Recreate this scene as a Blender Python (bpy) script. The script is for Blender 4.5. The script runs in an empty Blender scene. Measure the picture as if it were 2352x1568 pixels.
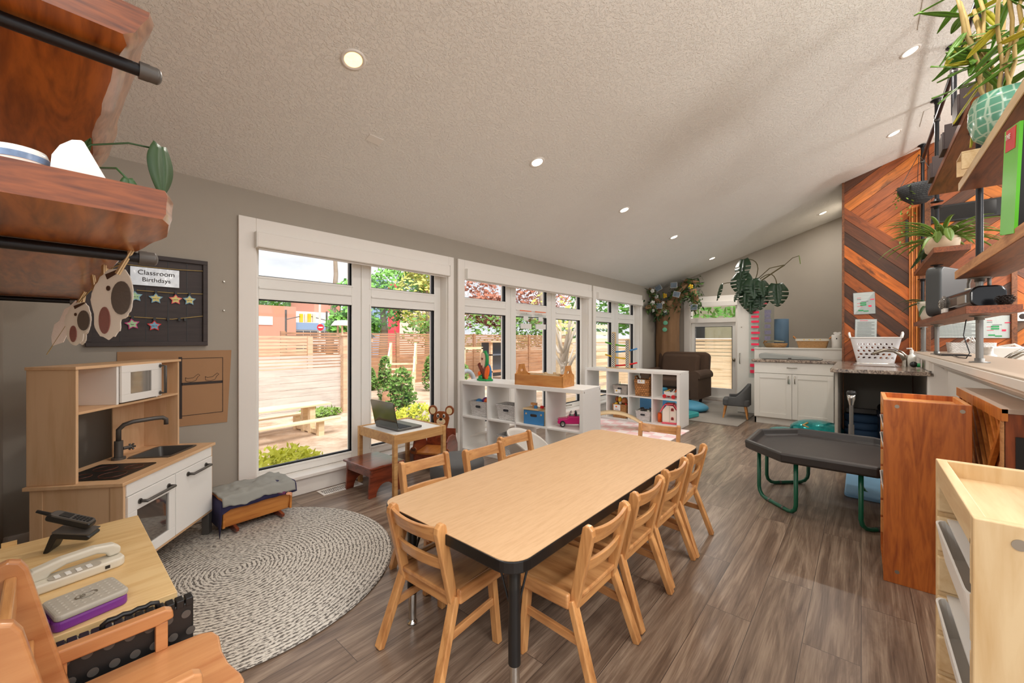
import bpy, math, random
from mathutils import Matrix, Vector, Euler, noise
random.seed(7)
sc = bpy.context.scene
COL = sc.collection
PI = math.pi
R = math.radians

# ---------------------------------------------------------------- camera, world, light, exposure
cd = bpy.data.cameras.new('camera'); cam = bpy.data.objects.new('camera', cd); COL.objects.link(cam)
cd.sensor_width = 36.0; cd.lens = 925.0 / 2352 * 36; cd.clip_start = 0.02; cd.clip_end = 300
cd.shift_y = -(5.0) / 2352
cam.location = (0, 0, 1.22)
cam.rotation_euler = (R(90), 0, R(40.926 - 90))
sc.camera = cam
sc.view_settings.view_transform = 'Standard'; sc.view_settings.look = 'None'
sc.view_settings.gamma = 1.0; sc.view_settings.use_curve_mapping = False
sc.view_settings.exposure = 0.38
sc.cycles.use_denoising = True
try: sc.cycles.denoiser = 'OPENIMAGEDENOISE'
except Exception: pass
sc.cycles.max_bounces = 7; sc.cycles.diffuse_bounces = 5; sc.cycles.glossy_bounces = 3
sc.cycles.transparent_max_bounces = 12; sc.cycles.caustics_reflective = False; sc.cycles.caustics_refractive = False
sc.cycles.sample_clamp_indirect = 6

w = bpy.data.worlds.new('overcast_sky'); sc.world = w; w.use_nodes = True
nt = w.node_tree; nt.nodes.clear()
wo = nt.nodes.new('ShaderNodeOutputWorld'); bg = nt.nodes.new('ShaderNodeBackground')
tc = nt.nodes.new('ShaderNodeTexCoord'); mp = nt.nodes.new('ShaderNodeMapping'); mp.inputs['Scale'].default_value = (1.5, 1.5, 4)
nz = nt.nodes.new('ShaderNodeTexNoise'); nz.inputs['Scale'].default_value = 2.6; nz.inputs['Detail'].default_value = 6
cr = nt.nodes.new('ShaderNodeValToRGB')
cr.color_ramp.elements[0].position = .33; cr.color_ramp.elements[0].color = (.60, .63, .67, 1)
cr.color_ramp.elements[1].position = .62; cr.color_ramp.elements[1].color = (.92, .93, .95, 1)
nt.links.new(tc.outputs['Generated'], mp.inputs[0]); nt.links.new(mp.outputs[0], nz.inputs['Vector'])
nt.links.new(nz.outputs['Fac'], cr.inputs[0]); nt.links.new(cr.outputs[0], bg.inputs[0])
bg.inputs[1].default_value = 1.05
nt.links.new(bg.outputs[0], wo.inputs[0])

POT_W = 8.0        # power of each recessed ceiling lamp
sun = bpy.data.lights.new('sun', 'SUN'); sun.energy = 4.8; sun.angle = R(50); sun.color = (1, .98, .95)
so = bpy.data.objects.new('sun', sun); COL.objects.link(so); so.rotation_euler = (R(36), 0, R(-12))

# ---------------------------------------------------------------- materials
def C(r, g, b):
    f = lambda v: ((v / 255 + .055) / 1.055) ** 2.4 if v / 255 > .04045 else v / 255 / 12.92
    return (f(r), f(g), f(b), 1)

def newmat(name):
    m = bpy.data.materials.new(name); m.use_nodes = True
    n = m.node_tree; return m, n, n.nodes['Principled BSDF']

def N(n, t, **kw):
    x = n.nodes.new(t)
    for k, v in kw.items():
        if k in x.inputs: x.inputs[k].default_value = v
        else: setattr(x, k, v)
    return x

def bump(n, p, src, strength=.2, dist=.01):
    b = N(n, 'ShaderNodeBump'); b.inputs['Strength'].default_value = strength; b.inputs['Distance'].default_value = dist
    n.links.new(src, b.inputs['Height']); n.links.new(b.outputs[0], p.inputs['Normal'])

def plain(name, c, rough=.5, metal=0.0, var=.06, vs=8.0, bmp=0.0, bs=60.0, spec=None):
    """one colour with a faint mottling and optional fine relief"""
    m, n, p = newmat(name)
    p.inputs['Roughness'].default_value = rough; p.inputs['Metallic'].default_value = metal
    if spec is not None: p.inputs['Specular IOR Level'].default_value = spec
    t = N(n, 'ShaderNodeTexCoord')
    z = N(n, 'ShaderNodeTexNoise', Scale=vs, Detail=3.0)
    n.links.new(t.outputs['Object'], z.inputs['Vector'])
    mx = N(n, 'ShaderNodeMix', data_type='RGBA')
    mx.inputs['A'].default_value = tuple(v * (1 - var) for v in c[:3]) + (1,)
    mx.inputs['B'].default_value = tuple(min(1, v * (1 + var)) for v in c[:3]) + (1,)
    n.links.new(z.outputs['Fac'], mx.inputs['Factor']); n.links.new(mx.outputs['Result'], p.inputs['Base Color'])
    if bmp:
        z2 = N(n, 'ShaderNodeTexNoise', Scale=bs, Detail=3.0)
        n.links.new(t.outputs['Object'], z2.inputs['Vector']); bump(n, p, z2.outputs['Fac'], bmp, .004)
    return m

def wood(name, c1, c2, axis='x', rough=.4, s=1.0, knots=0.0, rings=1.0, coat=0.0, kc=None):
    """grain running along an axis, with optional knots"""
    m, n, p = newmat(name); p.inputs['Roughness'].default_value = rough
    if coat: p.inputs['Coat Weight'].default_value = coat; p.inputs['Coat Roughness'].default_value = .15
    t = N(n, 'ShaderNodeTexCoord'); mp = N(n, 'ShaderNodeMapping')
    k = {'x': (1.0, 9, 9), 'y': (9, 1.0, 9), 'z': (9, 9, 1.0)}[axis]
    mp.inputs['Scale'].default_value = tuple(v * s for v in k)
    n.links.new(t.outputs['Object'], mp.inputs[0])
    z = N(n, 'ShaderNodeTexNoise', Scale=2.2, Detail=5.0, Distortion=1.2 * rings); n.links.new(mp.outputs[0], z.inputs['Vector'])
    z2 = N(n, 'ShaderNodeTexNoise', Scale=14.0, Detail=4.0, Distortion=.4); n.links.new(mp.outputs[0], z2.inputs['Vector'])
    ad = N(n, 'ShaderNodeMath', operation='MULTIPLY_ADD'); ad.inputs[1].default_value = .35
    n.links.new(z2.outputs['Fac'], ad.inputs[0]); n.links.new(z.outputs['Fac'], ad.inputs[2])
    r = N(n, 'ShaderNodeValToRGB'); e = r.color_ramp.elements
    e[0].position = .42; e[0].color = c2; e[1].position = .78; e[1].color = c1
    n.links.new(ad.outputs[0], r.inputs[0])
    out = r.outputs[0]
    if knots:
        v = N(n, 'ShaderNodeTexVoronoi', Scale=knots); mp2 = N(n, 'ShaderNodeMapping')
        kk = {'x': (.55, 1.2, 0), 'y': (1.2, .55, 0), 'z': (0, 1.2, .6)}[axis]; mp2.inputs['Scale'].default_value = kk
        n.links.new(t.outputs['Object'], mp2.inputs[0]); n.links.new(mp2.outputs[0], v.inputs['Vector'])
        r2 = N(n, 'ShaderNodeValToRGB'); r2.color_ramp.elements[0].position = .06; r2.color_ramp.elements[0].color = (1, 1, 1, 1)
        r2.color_ramp.elements[1].position = .13; r2.color_ramp.elements[1].color = (0, 0, 0, 1)
        n.links.new(v.outputs['Distance'], r2.inputs[0])
        mx = N(n, 'ShaderNodeMix', data_type='RGBA'); mx.inputs['B'].default_value = kc or tuple(x * .35 for x in c2[:3]) + (1,)
        n.links.new(r2.outputs[0], mx.inputs['Factor']); n.links.new(out, mx.inputs['A']); out = mx.outputs['Result']
    n.links.new(out, p.inputs['Base Color'])
    bump(n, p, ad.outputs[0], .08, .003)
    return m

def glass(name, tint=(1, 1, 1, 1), refl=.06):
    m = bpy.data.materials.new(name); m.use_nodes = True; n = m.node_tree; n.nodes.clear()
    o = N(n, 'ShaderNodeOutputMaterial'); tr = N(n, 'ShaderNodeBsdfTransparent'); tr.inputs[0].default_value = tint
    g = N(n, 'ShaderNodeBsdfGlossy'); g.inputs['Roughness'].default_value = .02
    lw = N(n, 'ShaderNodeLayerWeight', Blend=.5); pw_ = N(n, 'ShaderNodeMath', operation='POWER'); pw_.inputs[1].default_value = 5.0
    n.links.new(lw.outputs['Facing'], pw_.inputs[0]); f = N(n, 'ShaderNodeMath', operation='MULTIPLY_ADD'); f.inputs[1].default_value = .35; f.inputs[2].default_value = refl * .5
    n.links.new(pw_.outputs[0], f.inputs[0]); mx = N(n, 'ShaderNodeMixShader')
    n.links.new(f.outputs[0], mx.inputs[0]); n.links.new(tr.outputs[0], mx.inputs[1]); n.links.new(g.outputs[0], mx.inputs[2])
    n.links.new(mx.outputs[0], o.inputs[0]); return m

def emit(name, c, s):
    m, n, p = newmat(name); p.inputs['Base Color'].default_value = c
    p.inputs['Emission Color'].default_value = c; p.inputs['Emission Strength'].default_value = s; return m

def weave(name, c1, c2, sx=60.0, sz=60.0, rough=.8, bmp=.6, holes=False):
    """basket weave from brick rows, or a perforated plastic weave"""
    m, n, p = newmat(name); p.inputs['Roughness'].default_value = rough
    t = N(n, 'ShaderNodeTexCoord')
    sp = N(n, 'ShaderNodeSeparateXYZ'); n.links.new(t.outputs['Object'], sp.inputs[0])
    ad = N(n, 'ShaderNodeMath', operation='ADD'); n.links.new(sp.outputs[0], ad.inputs[0]); n.links.new(sp.outputs[1], ad.inputs[1])
    cb = N(n, 'ShaderNodeCombineXYZ'); n.links.new(ad.outputs[0], cb.inputs[0]); n.links.new(sp.outputs[2], cb.inputs[1])
    b = N(n, 'ShaderNodeTexBrick'); b.inputs['Scale'].default_value = 1.0
    b.inputs['Brick Width'].default_value = 1 / sx; b.inputs['Row Height'].default_value = 1 / sz
    b.inputs['Mortar Size'].default_value = .12 / sz if not holes else .22 / sz; b.inputs['Mortar Smooth'].default_value = .6
    b.inputs['Color1'].default_value = c1; b.inputs['Color2'].default_value = tuple((a + bb) / 2 for a, bb in zip(c1, c2)); b.inputs['Mortar'].default_value = c2
    n.links.new(cb.outputs[0], b.inputs['Vector']); n.links.new(b.outputs['Color'], p.inputs['Base Color'])
    iv = N(n, 'ShaderNodeMath', operation='SUBTRACT'); iv.inputs[0].default_value = 1.0; n.links.new(b.outputs['Fac'], iv.inputs[1])
    bump(n, p, iv.outputs[0], bmp, .004); return m

M = {}
M['wall'] = plain('wall_paint', C(168, 160, 148), .85, var=.02, bmp=.05, bs=200)
M['ceiling'] = plain('stippled_ceiling', C(238, 236, 231), .95, var=.02)
n = M['ceiling'].node_tree; p = n.nodes['Principled BSDF']; t = N(n, 'ShaderNodeTexCoord')
z = N(n, 'ShaderNodeTexNoise', Scale=55.0, Detail=4.0, Roughness=.65); n.links.new(t.outputs['Object'], z.inputs['Vector'])
rr = N(n, 'ShaderNodeValToRGB'); rr.color_ramp.elements[0].position = .47; rr.color_ramp.elements[1].position = .58
n.links.new(z.outputs['Fac'], rr.inputs[0]); bump(n, p, rr.outputs[0], .55, .006)
M['trim'] = plain('white_trim', C(235, 230, 223), .45, var=.015)
M['vinyl'] = plain('window_vinyl', C(238, 236, 231), .35, var=.01)
M['white'] = plain('white_laminate', C(236, 234, 230), .4, var=.01)
M['cab_white'] = plain('cabinet_paint', C(228, 225, 217), .4, var=.01)
M['black'] = plain('black_plastic', C(24, 23, 23), .4)
M['blackband'] = plain('black_edge_band', C(20, 18, 18), .3)
M['gasket'] = plain('dark_gasket', C(40, 42, 48), .6)
M['pipe'] = plain('black_iron_pipe', C(46, 46, 48), .38, .7, bmp=.1, bs=200)
M['steelpipe'] = plain('galvanised_pipe', C(136, 134, 130), .42, .8, bmp=.1, bs=200)
M['chrome'] = plain('chrome', C(205, 203, 198), .18, 1.0)
M['nickel'] = plain('brushed_nickel', C(165, 158, 146), .28, 1.0)
M['gunmetal'] = plain('gunmetal_plastic', C(92, 88, 84), .4, .3)
M['glass'] = glass('window_glass')
M['clear'] = glass('clear_plastic', (.9, .93, .93, 1))
M['chair'] = wood('maple_chair_wood', C(212, 156, 98), C(168, 110, 60), 'z', .36, 1.0, coat=.25)
M['chair_h'] = wood('maple_chair_rail', C(210, 154, 96), C(168, 110, 60), 'y', .36, 1.0, coat=.25)
M['chair_seat'] = wood('maple_chair_seat', C(206, 150, 96), C(166, 108, 60), 'x', .34, .8, coat=.25)
M['laminate'] = wood('maple_laminate', C(206, 168, 126), C(194, 154, 112), 'x', .42, 5.0, rings=.3)
M['birch'] = wood('birch_veneer', C(220, 184, 146), C(203, 162, 120), 'z', .45, .6, rings=.5)
M['birch_top'] = wood('birch_worktop', C(222, 184, 144), C(205, 163, 120), 'x', .45, .6, rings=.5)
M['pine_desk'] = wood('pale_pine_desk', C(228, 196, 142), C(208, 168, 110), 'x', .4, .8, rings=1.6)
M['pine'] = wood('amber_pine', C(190, 106, 42), C(140, 66, 22), 'z', .35, .9, knots=6.5, rings=2.2, kc=C(60, 22, 8), coat=.2)
M['pine_edge'] = wood('amber_pine_edge', C(222, 158, 92), C(196, 122, 60), 'z', .45, 1.0)
M['raw_pine'] = wood('raw_pine', C(216, 190, 148), C(196, 162, 114), 'z', .5, .8)
M['raw_pine_h'] = wood('raw_pine_rail', C(220, 194, 152), C(200, 166, 120), 'x', .5, .8)
M['slab'] = wood('oiled_live_edge_slab', C(200, 120, 54), C(116, 58, 24), 'y', .3, .8, knots=2.4, rings=2.2, coat=.5, kc=C(70, 28, 12))
M['slab_end'] = wood('slab_end_grain', C(146, 78, 36), C(84, 40, 18), 'x', .3, 1.5, rings=2, coat=.45)
M['slab_live'] = wood('slab_live_edge', C(184, 132, 98), C(116, 72, 48), 'y', .3, 1.2, rings=2.4, coat=.6)
M['barn'] = wood('barn_board', C(134, 82, 48), C(86, 50, 30), 'x', .5, 1.0, rings=1.4)
M['barn_edge'] = wood('sawn_board_edge', C(206, 150, 96), C(164, 108, 62), 'x', .6, 1.6)
M['barn_dark'] = wood('dark_board_edge', C(140, 80, 44), C(100, 54, 30), 'x', .5, 1.6)
M['mahog'] = wood('mahogany_stool_wood', C(134, 62, 38), C(82, 32, 20), 'x', .28, .9, coat=.5)
M['redwood'] = wood('red_brown_cabinet', C(156, 78, 36), C(92, 40, 18), 'z', .4, .9, rings=1.5)
M['orangewood'] = wood('orange_slat_wood', C(216, 134, 58), C(180, 96, 34), 'z', .4, 1.0)
M['toolwood'] = wood('honey_caddy_wood', C(204, 142, 76), C(176, 108, 50), 'x', .45, .6, rings=1.6)
M['cradle'] = wood('cradle_wood', C(206, 136, 66), C(172, 98, 40), 'x', .4, .8)
M['latte'] = wood('child_table_wood', C(206, 160, 104), C(172, 122, 70), 'x', .45, .9)
M['fabric_brown'] = plain('brown_upholstery', C(84, 64, 50), .95, bmp=.3, bs=220, var=.12)
M['fabric_grey'] = plain('charcoal_upholstery', C(88, 88, 88), .95, bmp=.3, bs=260)
M['paper'] = plain('white_paper', C(232, 230, 226), .7, var=.01)
M['kraft'] = plain('kraft_paper', C(168, 128, 92), .8, var=.05, bmp=.3, bs=12)
M['kraft2'] = plain('crumpled_kraft_paper', C(142, 108, 76), .85, var=.1, bmp=.8, bs=14)
M['ink'] = plain('dark_ink', C(52, 42, 38), .7)
M['red'] = plain('red_plastic', C(214, 26, 36), .35)
M['pinkred'] = plain('pink_card', C(246, 44, 86), .6)
M['pink'] = plain('hot_pink_plastic', C(214, 26, 118), .25)
M['rosepink'] = plain('rose_pink_plastic', C(238, 92, 112), .4)
M['blue'] = plain('toy_blue', C(62, 132, 190), .4)
M['navy'] = plain('navy_fabric', C(40, 36, 72), .85)
M['green'] = plain('toy_green', C(30, 150, 80), .35)
M['lime'] = plain('lime_green_plastic', C(96, 200, 34), .35)
M['yellow'] = plain('toy_yellow', C(232, 186, 46), .4)
M['orange'] = plain('toy_orange', C(244, 104, 28), .4)
M['purple'] = plain('purple_plastic', C(120, 52, 140), .4)
M['cream'] = plain('cream_plastic', C(214, 208, 192), .4)
M['greyplastic'] = plain('warm_grey_plastic', C(176, 170, 158), .4)
M['brownplastic'] = plain('brown_plastic', C(120, 52, 34), .35)
M['pad'] = plain('changing_pad_grey', C(150, 154, 150), .45)
M['leaf'] = plain('leaf_green', C(52, 84, 44), .45, var=.3, vs=10)
M['leaf_dark'] = plain('monstera_leaf', C(36, 62, 40), .4, var=.25, vs=8)
M['leaf_light'] = plain('pale_green_leaf', C(112, 140, 56), .5, var=.25, vs=12)
M['leaf_yel'] = plain('yellowing_leaf', C(196, 186, 60), .5, var=.2, vs=12)
M['stem'] = plain('plant_stem', C(92, 82, 48), .6)
M['cane'] = plain('bamboo_cane', C(176, 150, 92), .6, var=.2, vs=30)
M['wicker'] = weave('brown_wicker', C(196, 142, 84), C(112, 68, 34), 55, 110)
M['wicker_fine'] = weave('straw_wicker', C(206, 164, 112), C(140, 98, 58), 90, 150)
M['wicker_wide'] = weave('wide_split_wicker', C(200, 140, 82), C(96, 56, 28), 28, 36)
M['wicker_black'] = weave('black_wicker', C(58, 60, 62), C(20, 20, 22), 40, 50)
M['plasweave'] = weave('white_woven_plastic', C(238, 236, 234), C(170, 166, 162), 50, 90, .5, .5, True)
M['plasweave_g'] = weave('taupe_woven_plastic', C(206, 198, 188), C(140, 132, 126), 50, 90, .5, .5, True)
M['greenpipe'] = plain('green_powdercoat', C(16, 88, 62), .3)
M['traytop'] = plain('black_moulded_tray', C(52, 48, 46), .42, var=.35, vs=5, bmp=.1, bs=40)
M['concrete'] = plain('ledge_laminate', C(176, 160, 142), .45, var=.08, vs=6)
M['tubgrey'] = plain('tub_chair_shell', C(206, 200, 192), .45)

def granite():
    m, n, p = newmat('granite_laminate'); p.inputs['Roughness'].default_value = .16
    t = N(n, 'ShaderNodeTexCoord'); z = N(n, 'ShaderNodeTexNoise', Scale=26.0, Detail=6.0, Roughness=.7, Distortion=1.5)
    n.links.new(t.outputs['Object'], z.inputs['Vector']); r = N(n, 'ShaderNodeValToRGB'); e = r.color_ramp.elements
    e[0].position = .36; e[0].color = C(66, 60, 62); e[1].position = .7; e[1].color = C(206, 192, 176)
    a = e.new(.47); a.color = C(128, 112, 100); b = e.new(.56); b.color = C(168, 152, 136)
    n.links.new(z.outputs['Fac'], r.inputs[0]); n.links.new(r.outputs[0], p.inputs['Base Color']); return m
M['granite'] = granite()

def floor_mat():
    m, n, p = newmat('vinyl_plank_floor'); p.inputs['Roughness'].default_value = .3
    t = N(n, 'ShaderNodeTexCoord')
    b = N(n, 'ShaderNodeTexBrick', offset=.37, offset_frequency=2); b.inputs['Scale'].default_value = 1.0
    b.inputs['Brick Width'].default_value = 1.22; b.inputs['Row Height'].default_value = .18
    b.inputs['Mortar Size'].default_value = .0012; b.inputs['Mortar Smooth'].default_value = .3; b.inputs['Bias'].default_value = 0
    b.inputs['Color1'].default_value = (0, 0, 0, 1); b.inputs['Color2'].default_value = (1, 1, 1, 1); b.inputs['Mortar'].default_value = (.5, .5, .5, 1)
    n.links.new(t.outputs['Object'], b.inputs['Vector'])
    off = N(n, 'ShaderNodeVectorMath', operation='SCALE'); off.inputs['Scale'].default_value = 37.0
    n.links.new(b.outputs['Color'], off.inputs[0])
    ad = N(n, 'ShaderNodeVectorMath', operation='ADD'); n.links.new(t.outputs['Object'], ad.inputs[0]); n.links.new(off.outputs[0], ad.inputs[1])
    mp = N(n, 'ShaderNodeMapping'); mp.inputs['Scale'].default_value = (.8, 8, 1); n.links.new(ad.outputs[0], mp.inputs[0])
    z = N(n, 'ShaderNodeTexNoise', Scale=1.6, Detail=6.0, Distortion=1.6, Roughness=.6); n.links.new(mp.outputs[0], z.inputs['Vector'])
    mp2 = N(n, 'ShaderNodeMapping'); mp2.inputs['Scale'].default_value = (3, 110, 1); n.links.new(ad.outputs[0], mp2.inputs[0])
    z2 = N(n, 'ShaderNodeTexNoise', Scale=1.5, Detail=4.0, Distortion=.8); n.links.new(mp2.outputs[0], z2.inputs['Vector'])
    ma = N(n, 'ShaderNodeMath', operation='MULTIPLY_ADD'); ma.inputs[1].default_value = .45; n.links.new(z2.outputs['Fac'], ma.inputs[0]); n.links.new(z.outputs['Fac'], ma.inputs[2])
    r = N(n, 'ShaderNodeValToRGB'); e = r.color_ramp.elements
    e[0].position = .46; e[0].color = C(84, 66, 54); e[1].position = .98; e[1].color = C(168, 148, 128)
    a = e.new(.70); a.color = C(124, 104, 88)
    n.links.new(ma.outputs[0], r.inputs[0])
    hs = N(n, 'ShaderNodeHueSaturation'); n.links.new(r.outputs[0], hs.inputs['Color'])
    mr = N(n, 'ShaderNodeMapRange'); mr.inputs['To Min'].default_value = .82; mr.inputs['To Max'].default_value = 1.12
    n.links.new(b.outputs['Color'], mr.inputs['Value']); n.links.new(mr.outputs[0], hs.inputs['Value'])
    mx = N(n, 'ShaderNodeMix', data_type='RGBA'); mx.inputs['B'].default_value = C(60, 50, 44)
    n.links.new(b.outputs['Fac'], mx.inputs['Factor']); n.links.new(hs.outputs[0], mx.inputs['A']); n.links.new(mx.outputs['Result'], p.inputs['Base Color'])
    bump(n, p, ma.outputs[0], .08, .002); return m
M['floor'] = floor_mat()

def rug_mat():
    m, n, p = newmat('braided_wool_rug'); p.inputs['Roughness'].default_value = .95
    t = N(n, 'ShaderNodeTexCoord'); sp = N(n, 'ShaderNodeSeparateXYZ'); n.links.new(t.outputs['Object'], sp.inputs[0])
    ln = N(n, 'ShaderNodeVectorMath', operation='LENGTH'); n.links.new(t.outputs['Object'], ln.inputs[0])
    at = N(n, 'ShaderNodeMath', operation='ARCTAN2'); n.links.new(sp.outputs[1], at.inputs[0]); n.links.new(sp.outputs[0], at.inputs[1])
    rw = N(n, 'ShaderNodeMath', operation='MULTIPLY'); rw.inputs[1].default_value = 48.0; n.links.new(ln.outputs['Value'], rw.inputs[0])
    fl = N(n, 'ShaderNodeMath', operation='FLOOR'); n.links.new(rw.outputs[0], fl.inputs[0])
    fr = N(n, 'ShaderNodeMath', operation='FRACT'); n.links.new(rw.outputs[0], fr.inputs[0])
    am = N(n, 'ShaderNodeMath', operation='MULTIPLY'); n.links.new(at.outputs[0], am.inputs[0]); n.links.new(fl.outputs[0], am.inputs[1])
    cb = N(n, 'ShaderNodeCombineXYZ'); n.links.new(am.outputs[0], cb.inputs[0]); n.links.new(rw.outputs[0], cb.inputs[1])
    mp = N(n, 'ShaderNodeMapping'); mp.inputs['Scale'].default_value = (.9, 2.2, 1); n.links.new(cb.outputs[0], mp.inputs[0])
    z = N(n, 'ShaderNodeTexNoise', Scale=1.3, Detail=2.0); n.links.new(mp.outputs[0], z.inputs['Vector'])
    sg = N(n, 'ShaderNodeMath', operation='PINGPONG'); sg.inputs[1].default_value = .5; n.links.new(fr.outputs[0], sg.inputs[0])
    mg = N(n, 'ShaderNodeMath', operation='MULTIPLY_ADD'); mg.inputs[1].default_value = .45; n.links.new(sg.outputs[0], mg.inputs[0]); n.links.new(z.outputs['Fac'], mg.inputs[2])
    r = N(n, 'ShaderNodeValToRGB'); e = r.color_ramp.elements; e[0].position = .50; e[0].color = C(100, 94, 88); e[1].position = .64; e[1].color = C(212, 206, 196)
    n.links.new(mg.outputs[0], r.inputs[0]); n.links.new(r.outputs[0], p.inputs['Base Color'])
    s = N(n, 'ShaderNodeMath', operation='PINGPONG'); s.inputs[1].default_value = .5; n.links.new(fr.outputs[0], s.inputs[0])
    a2 = N(n, 'ShaderNodeMath', operation='ADD'); n.links.new(s.outputs[0], a2.inputs[0]); n.links.new(z.outputs['Fac'], a2.inputs[1])
    bump(n, p, a2.outputs[0], .9, .006); return m
M['rug'] = rug_mat()

# ---------------------------------------------------------------- mesh builder
class MB:
    def __init__(s): s.v = []; s.f = []; s.m = Matrix.Identity(4); s.sm = []
    def at(s, loc=(0, 0, 0), rot=(0, 0, 0), sc_=(1, 1, 1)):
        s.m = Matrix.LocRotScale(Vector(loc), Euler(rot), Vector(sc_)); return s
    def add(s, vs, fs, smooth=False):
        o = len(s.v); s.v += [tuple(s.m @ Vector(v)) for v in vs]
        s.f += [tuple(i + o for i in f) for f in fs]; s.sm += [smooth] * len(fs); return s
    def box(s, x0, x1, y0, y1, z0, z1):
        vs = [(x, y, z) for z in (z0, z1) for x, y in ((x0, y0), (x1, y0), (x1, y1), (x0, y1))]
        return s.add(vs, [(3, 2, 1, 0), (4, 5, 6, 7), (0, 1, 5, 4), (1, 2, 6, 5), (2, 3, 7, 6), (3, 0, 4, 7)])
    def cbox(s, c, d):
        return s.box(c[0] - d[0] / 2, c[0] + d[0] / 2, c[1] - d[1] / 2, c[1] + d[1] / 2, c[2] - d[2] / 2, c[2] + d[2] / 2)
    def bar(s, p, q, wx, wy, up=(0, 0, 1), r=0):
        """rectangular bar from p to q, wx across, wy along 'up' side"""
        p = Vector(p); q = Vector(q); d = (q - p).normalized(); u = Vector(up)
        a = d.cross(u)
        if a.length < 1e-4: a = d.cross(Vector((1, 0, 0)))
        a.normalize(); b = a.cross(d).normalized()
        vs = []
        for e in (p, q):
            for i, j in ((-1, -1), (1, -1), (1, 1), (-1, 1)): vs.append(e + a * i * wx / 2 + b * j * wy / 2)
        return s.add(vs, [(3, 2, 1, 0), (4, 5, 6, 7), (0, 1, 5, 4), (1, 2, 6, 5), (2, 3, 7, 6), (3, 0, 4, 7)])
    def cyl(s, p, q, r0, r1=None, n=16, caps=True):
        r1 = r0 if r1 is None else r1
        p = Vector(p); q = Vector(q); d = (q - p).normalized()
        a = d.orthogonal().normalized(); b = d.cross(a)
        vs = []; fs = []
        for e, r in ((p, r0), (q, r1)):
            for i in range(n):
                t = 2 * PI * i / n; vs.append(e + a * math.cos(t) * r + b * math.sin(t) * r)
        for i in range(n): fs.append((i, (i + 1) % n, n + (i + 1) % n, n + i))
        s.add(vs, fs, True)
        if caps: s.add(vs[:n], [tuple(range(n))[::-1]]); s.add(vs[n:], [tuple(range(n))])
        return s
    def tube(s, pts, r, n=10, closed=False):
        pts = [Vector(p) for p in pts]; K = len(pts); rs = r if isinstance(r, (list, tuple)) else [r] * K
        vs = []; fs = []; a = None
        for i, p in enumerate(pts):
            if closed: d = pts[(i + 1) % K] - pts[i - 1]
            else: d = pts[min(i + 1, K - 1)] - pts[max(i - 1, 0)]
            d.normalize()
            if a is None: a = d.orthogonal().normalized()
            else:
                a = a - d * a.dot(d); a.normalize()
            b = d.cross(a)
            for j in range(n):
                t = 2 * PI * j / n; vs.append(p + (a * math.cos(t) + b * math.sin(t)) * rs[i])
        for i in range(K if closed else K - 1):
            for j in range(n):
                A = i * n; B = ((i + 1) % K) * n
                fs.append((A + j, A + (j + 1) % n, B + (j + 1) % n, B + j))
        if not closed: fs += [tuple(range(n))[::-1], tuple((K - 1) * n + j for j in range(n))]
        return s.add(vs, fs, True)
    def lathe(s, prof, c=(0, 0, 0), n=24, sx=1.0, sy=1.0, smooth=True):
        vs = []; fs = []; K = len(prof)
        for r, z in prof:
            for j in range(n):
                t = 2 * PI * j / n; vs.append((c[0] + r * math.cos(t) * sx, c[1] + r * math.sin(t) * sy, c[2] + z))
        for i in range(K - 1):
            for j in range(n): fs.append((i * n + j, i * n + (j + 1) % n, (i + 1) * n + (j + 1) % n, (i + 1) * n + j))
        s.add(vs, fs, smooth)
        if prof[0][0] > 1e-5: s.add(vs[:n], [tuple(range(n))[::-1]])
        if prof[-1][0] > 1e-5: s.add(vs[-n:], [tuple(range(n))])
        return s
    def ball(s, c, r, n=16, k=8):
        if not isinstance(r, (tuple, list)): r = (r, r, r)
        vs = [(c[0], c[1], c[2] - r[2])]; fs = []
        for i in range(1, k):
            f = PI * i / k
            for j in range(n):
                t = 2 * PI * j / n; vs.append((c[0] + r[0] * math.sin(f) * math.cos(t), c[1] + r[1] * math.sin(f) * math.sin(t), c[2] - r[2] * math.cos(f)))
        vs.append((c[0], c[1], c[2] + r[2]))
        for j in range(n): fs.append((0, 1 + (j + 1) % n, 1 + j))
        for i in range(k - 2):
            for j in range(n):
                a = 1 + i * n; b = a + n; fs.append((a + j, a + (j + 1) % n, b + (j + 1) % n, b + j))
        a = 1 + (k - 2) * n
        for j in range(n): fs.append((a + j, a + (j + 1) % n, len(vs) - 1))
        return s.add(vs, fs, True)
    def prism(s, poly, h0, h1, plane='xy'):
        """extrude a 2D outline; plane names the two axes of the outline"""
        def P3(a, b, h): return {'xy': (a, b, h), 'xz': (a, h, b), 'yz': (h, a, b)}[plane]
        n = len(poly); vs = [P3(a, b, h0) for a, b in poly] + [P3(a, b, h1) for a, b in poly]
        fs = [tuple(range(n))[::-1], tuple(range(n, 2 * n))] + [(i, (i + 1) % n, n + (i + 1) % n, n + i) for i in range(n)]
        return s.add(vs, fs)
    def build(s, name, mat, parent=None, bevel=0.0, seg=2, kind=None, label=None, sub=0, solid=0.0, rnd=False):
        me = bpy.data.meshes.new(name); me.from_pydata(s.v, [], s.f); me.update()
        me.polygons.foreach_set('use_smooth', [True] * len(s.f) if rnd else s.sm)
        me.materials.append(M[mat] if isinstance(mat, str) else mat)
        o = bpy.data.objects.new(name, me); COL.objects.link(o)
        if parent: o.parent = parent
        if solid:
            d = o.modifiers.new('thick', 'SOLIDIFY'); d.thickness = solid; d.offset = 0
        if bevel:
            b = o.modifiers.new('bevel', 'BEVEL'); b.width = bevel; b.segments = seg; b.limit_method = 'ANGLE'; b.angle_limit = R(40)
            b.harden_normals = False
        if sub:
            d = o.modifiers.new('sub', 'SUBSURF'); d.levels = sub; d.render_levels = sub
        if kind: o['kind'] = kind
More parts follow.
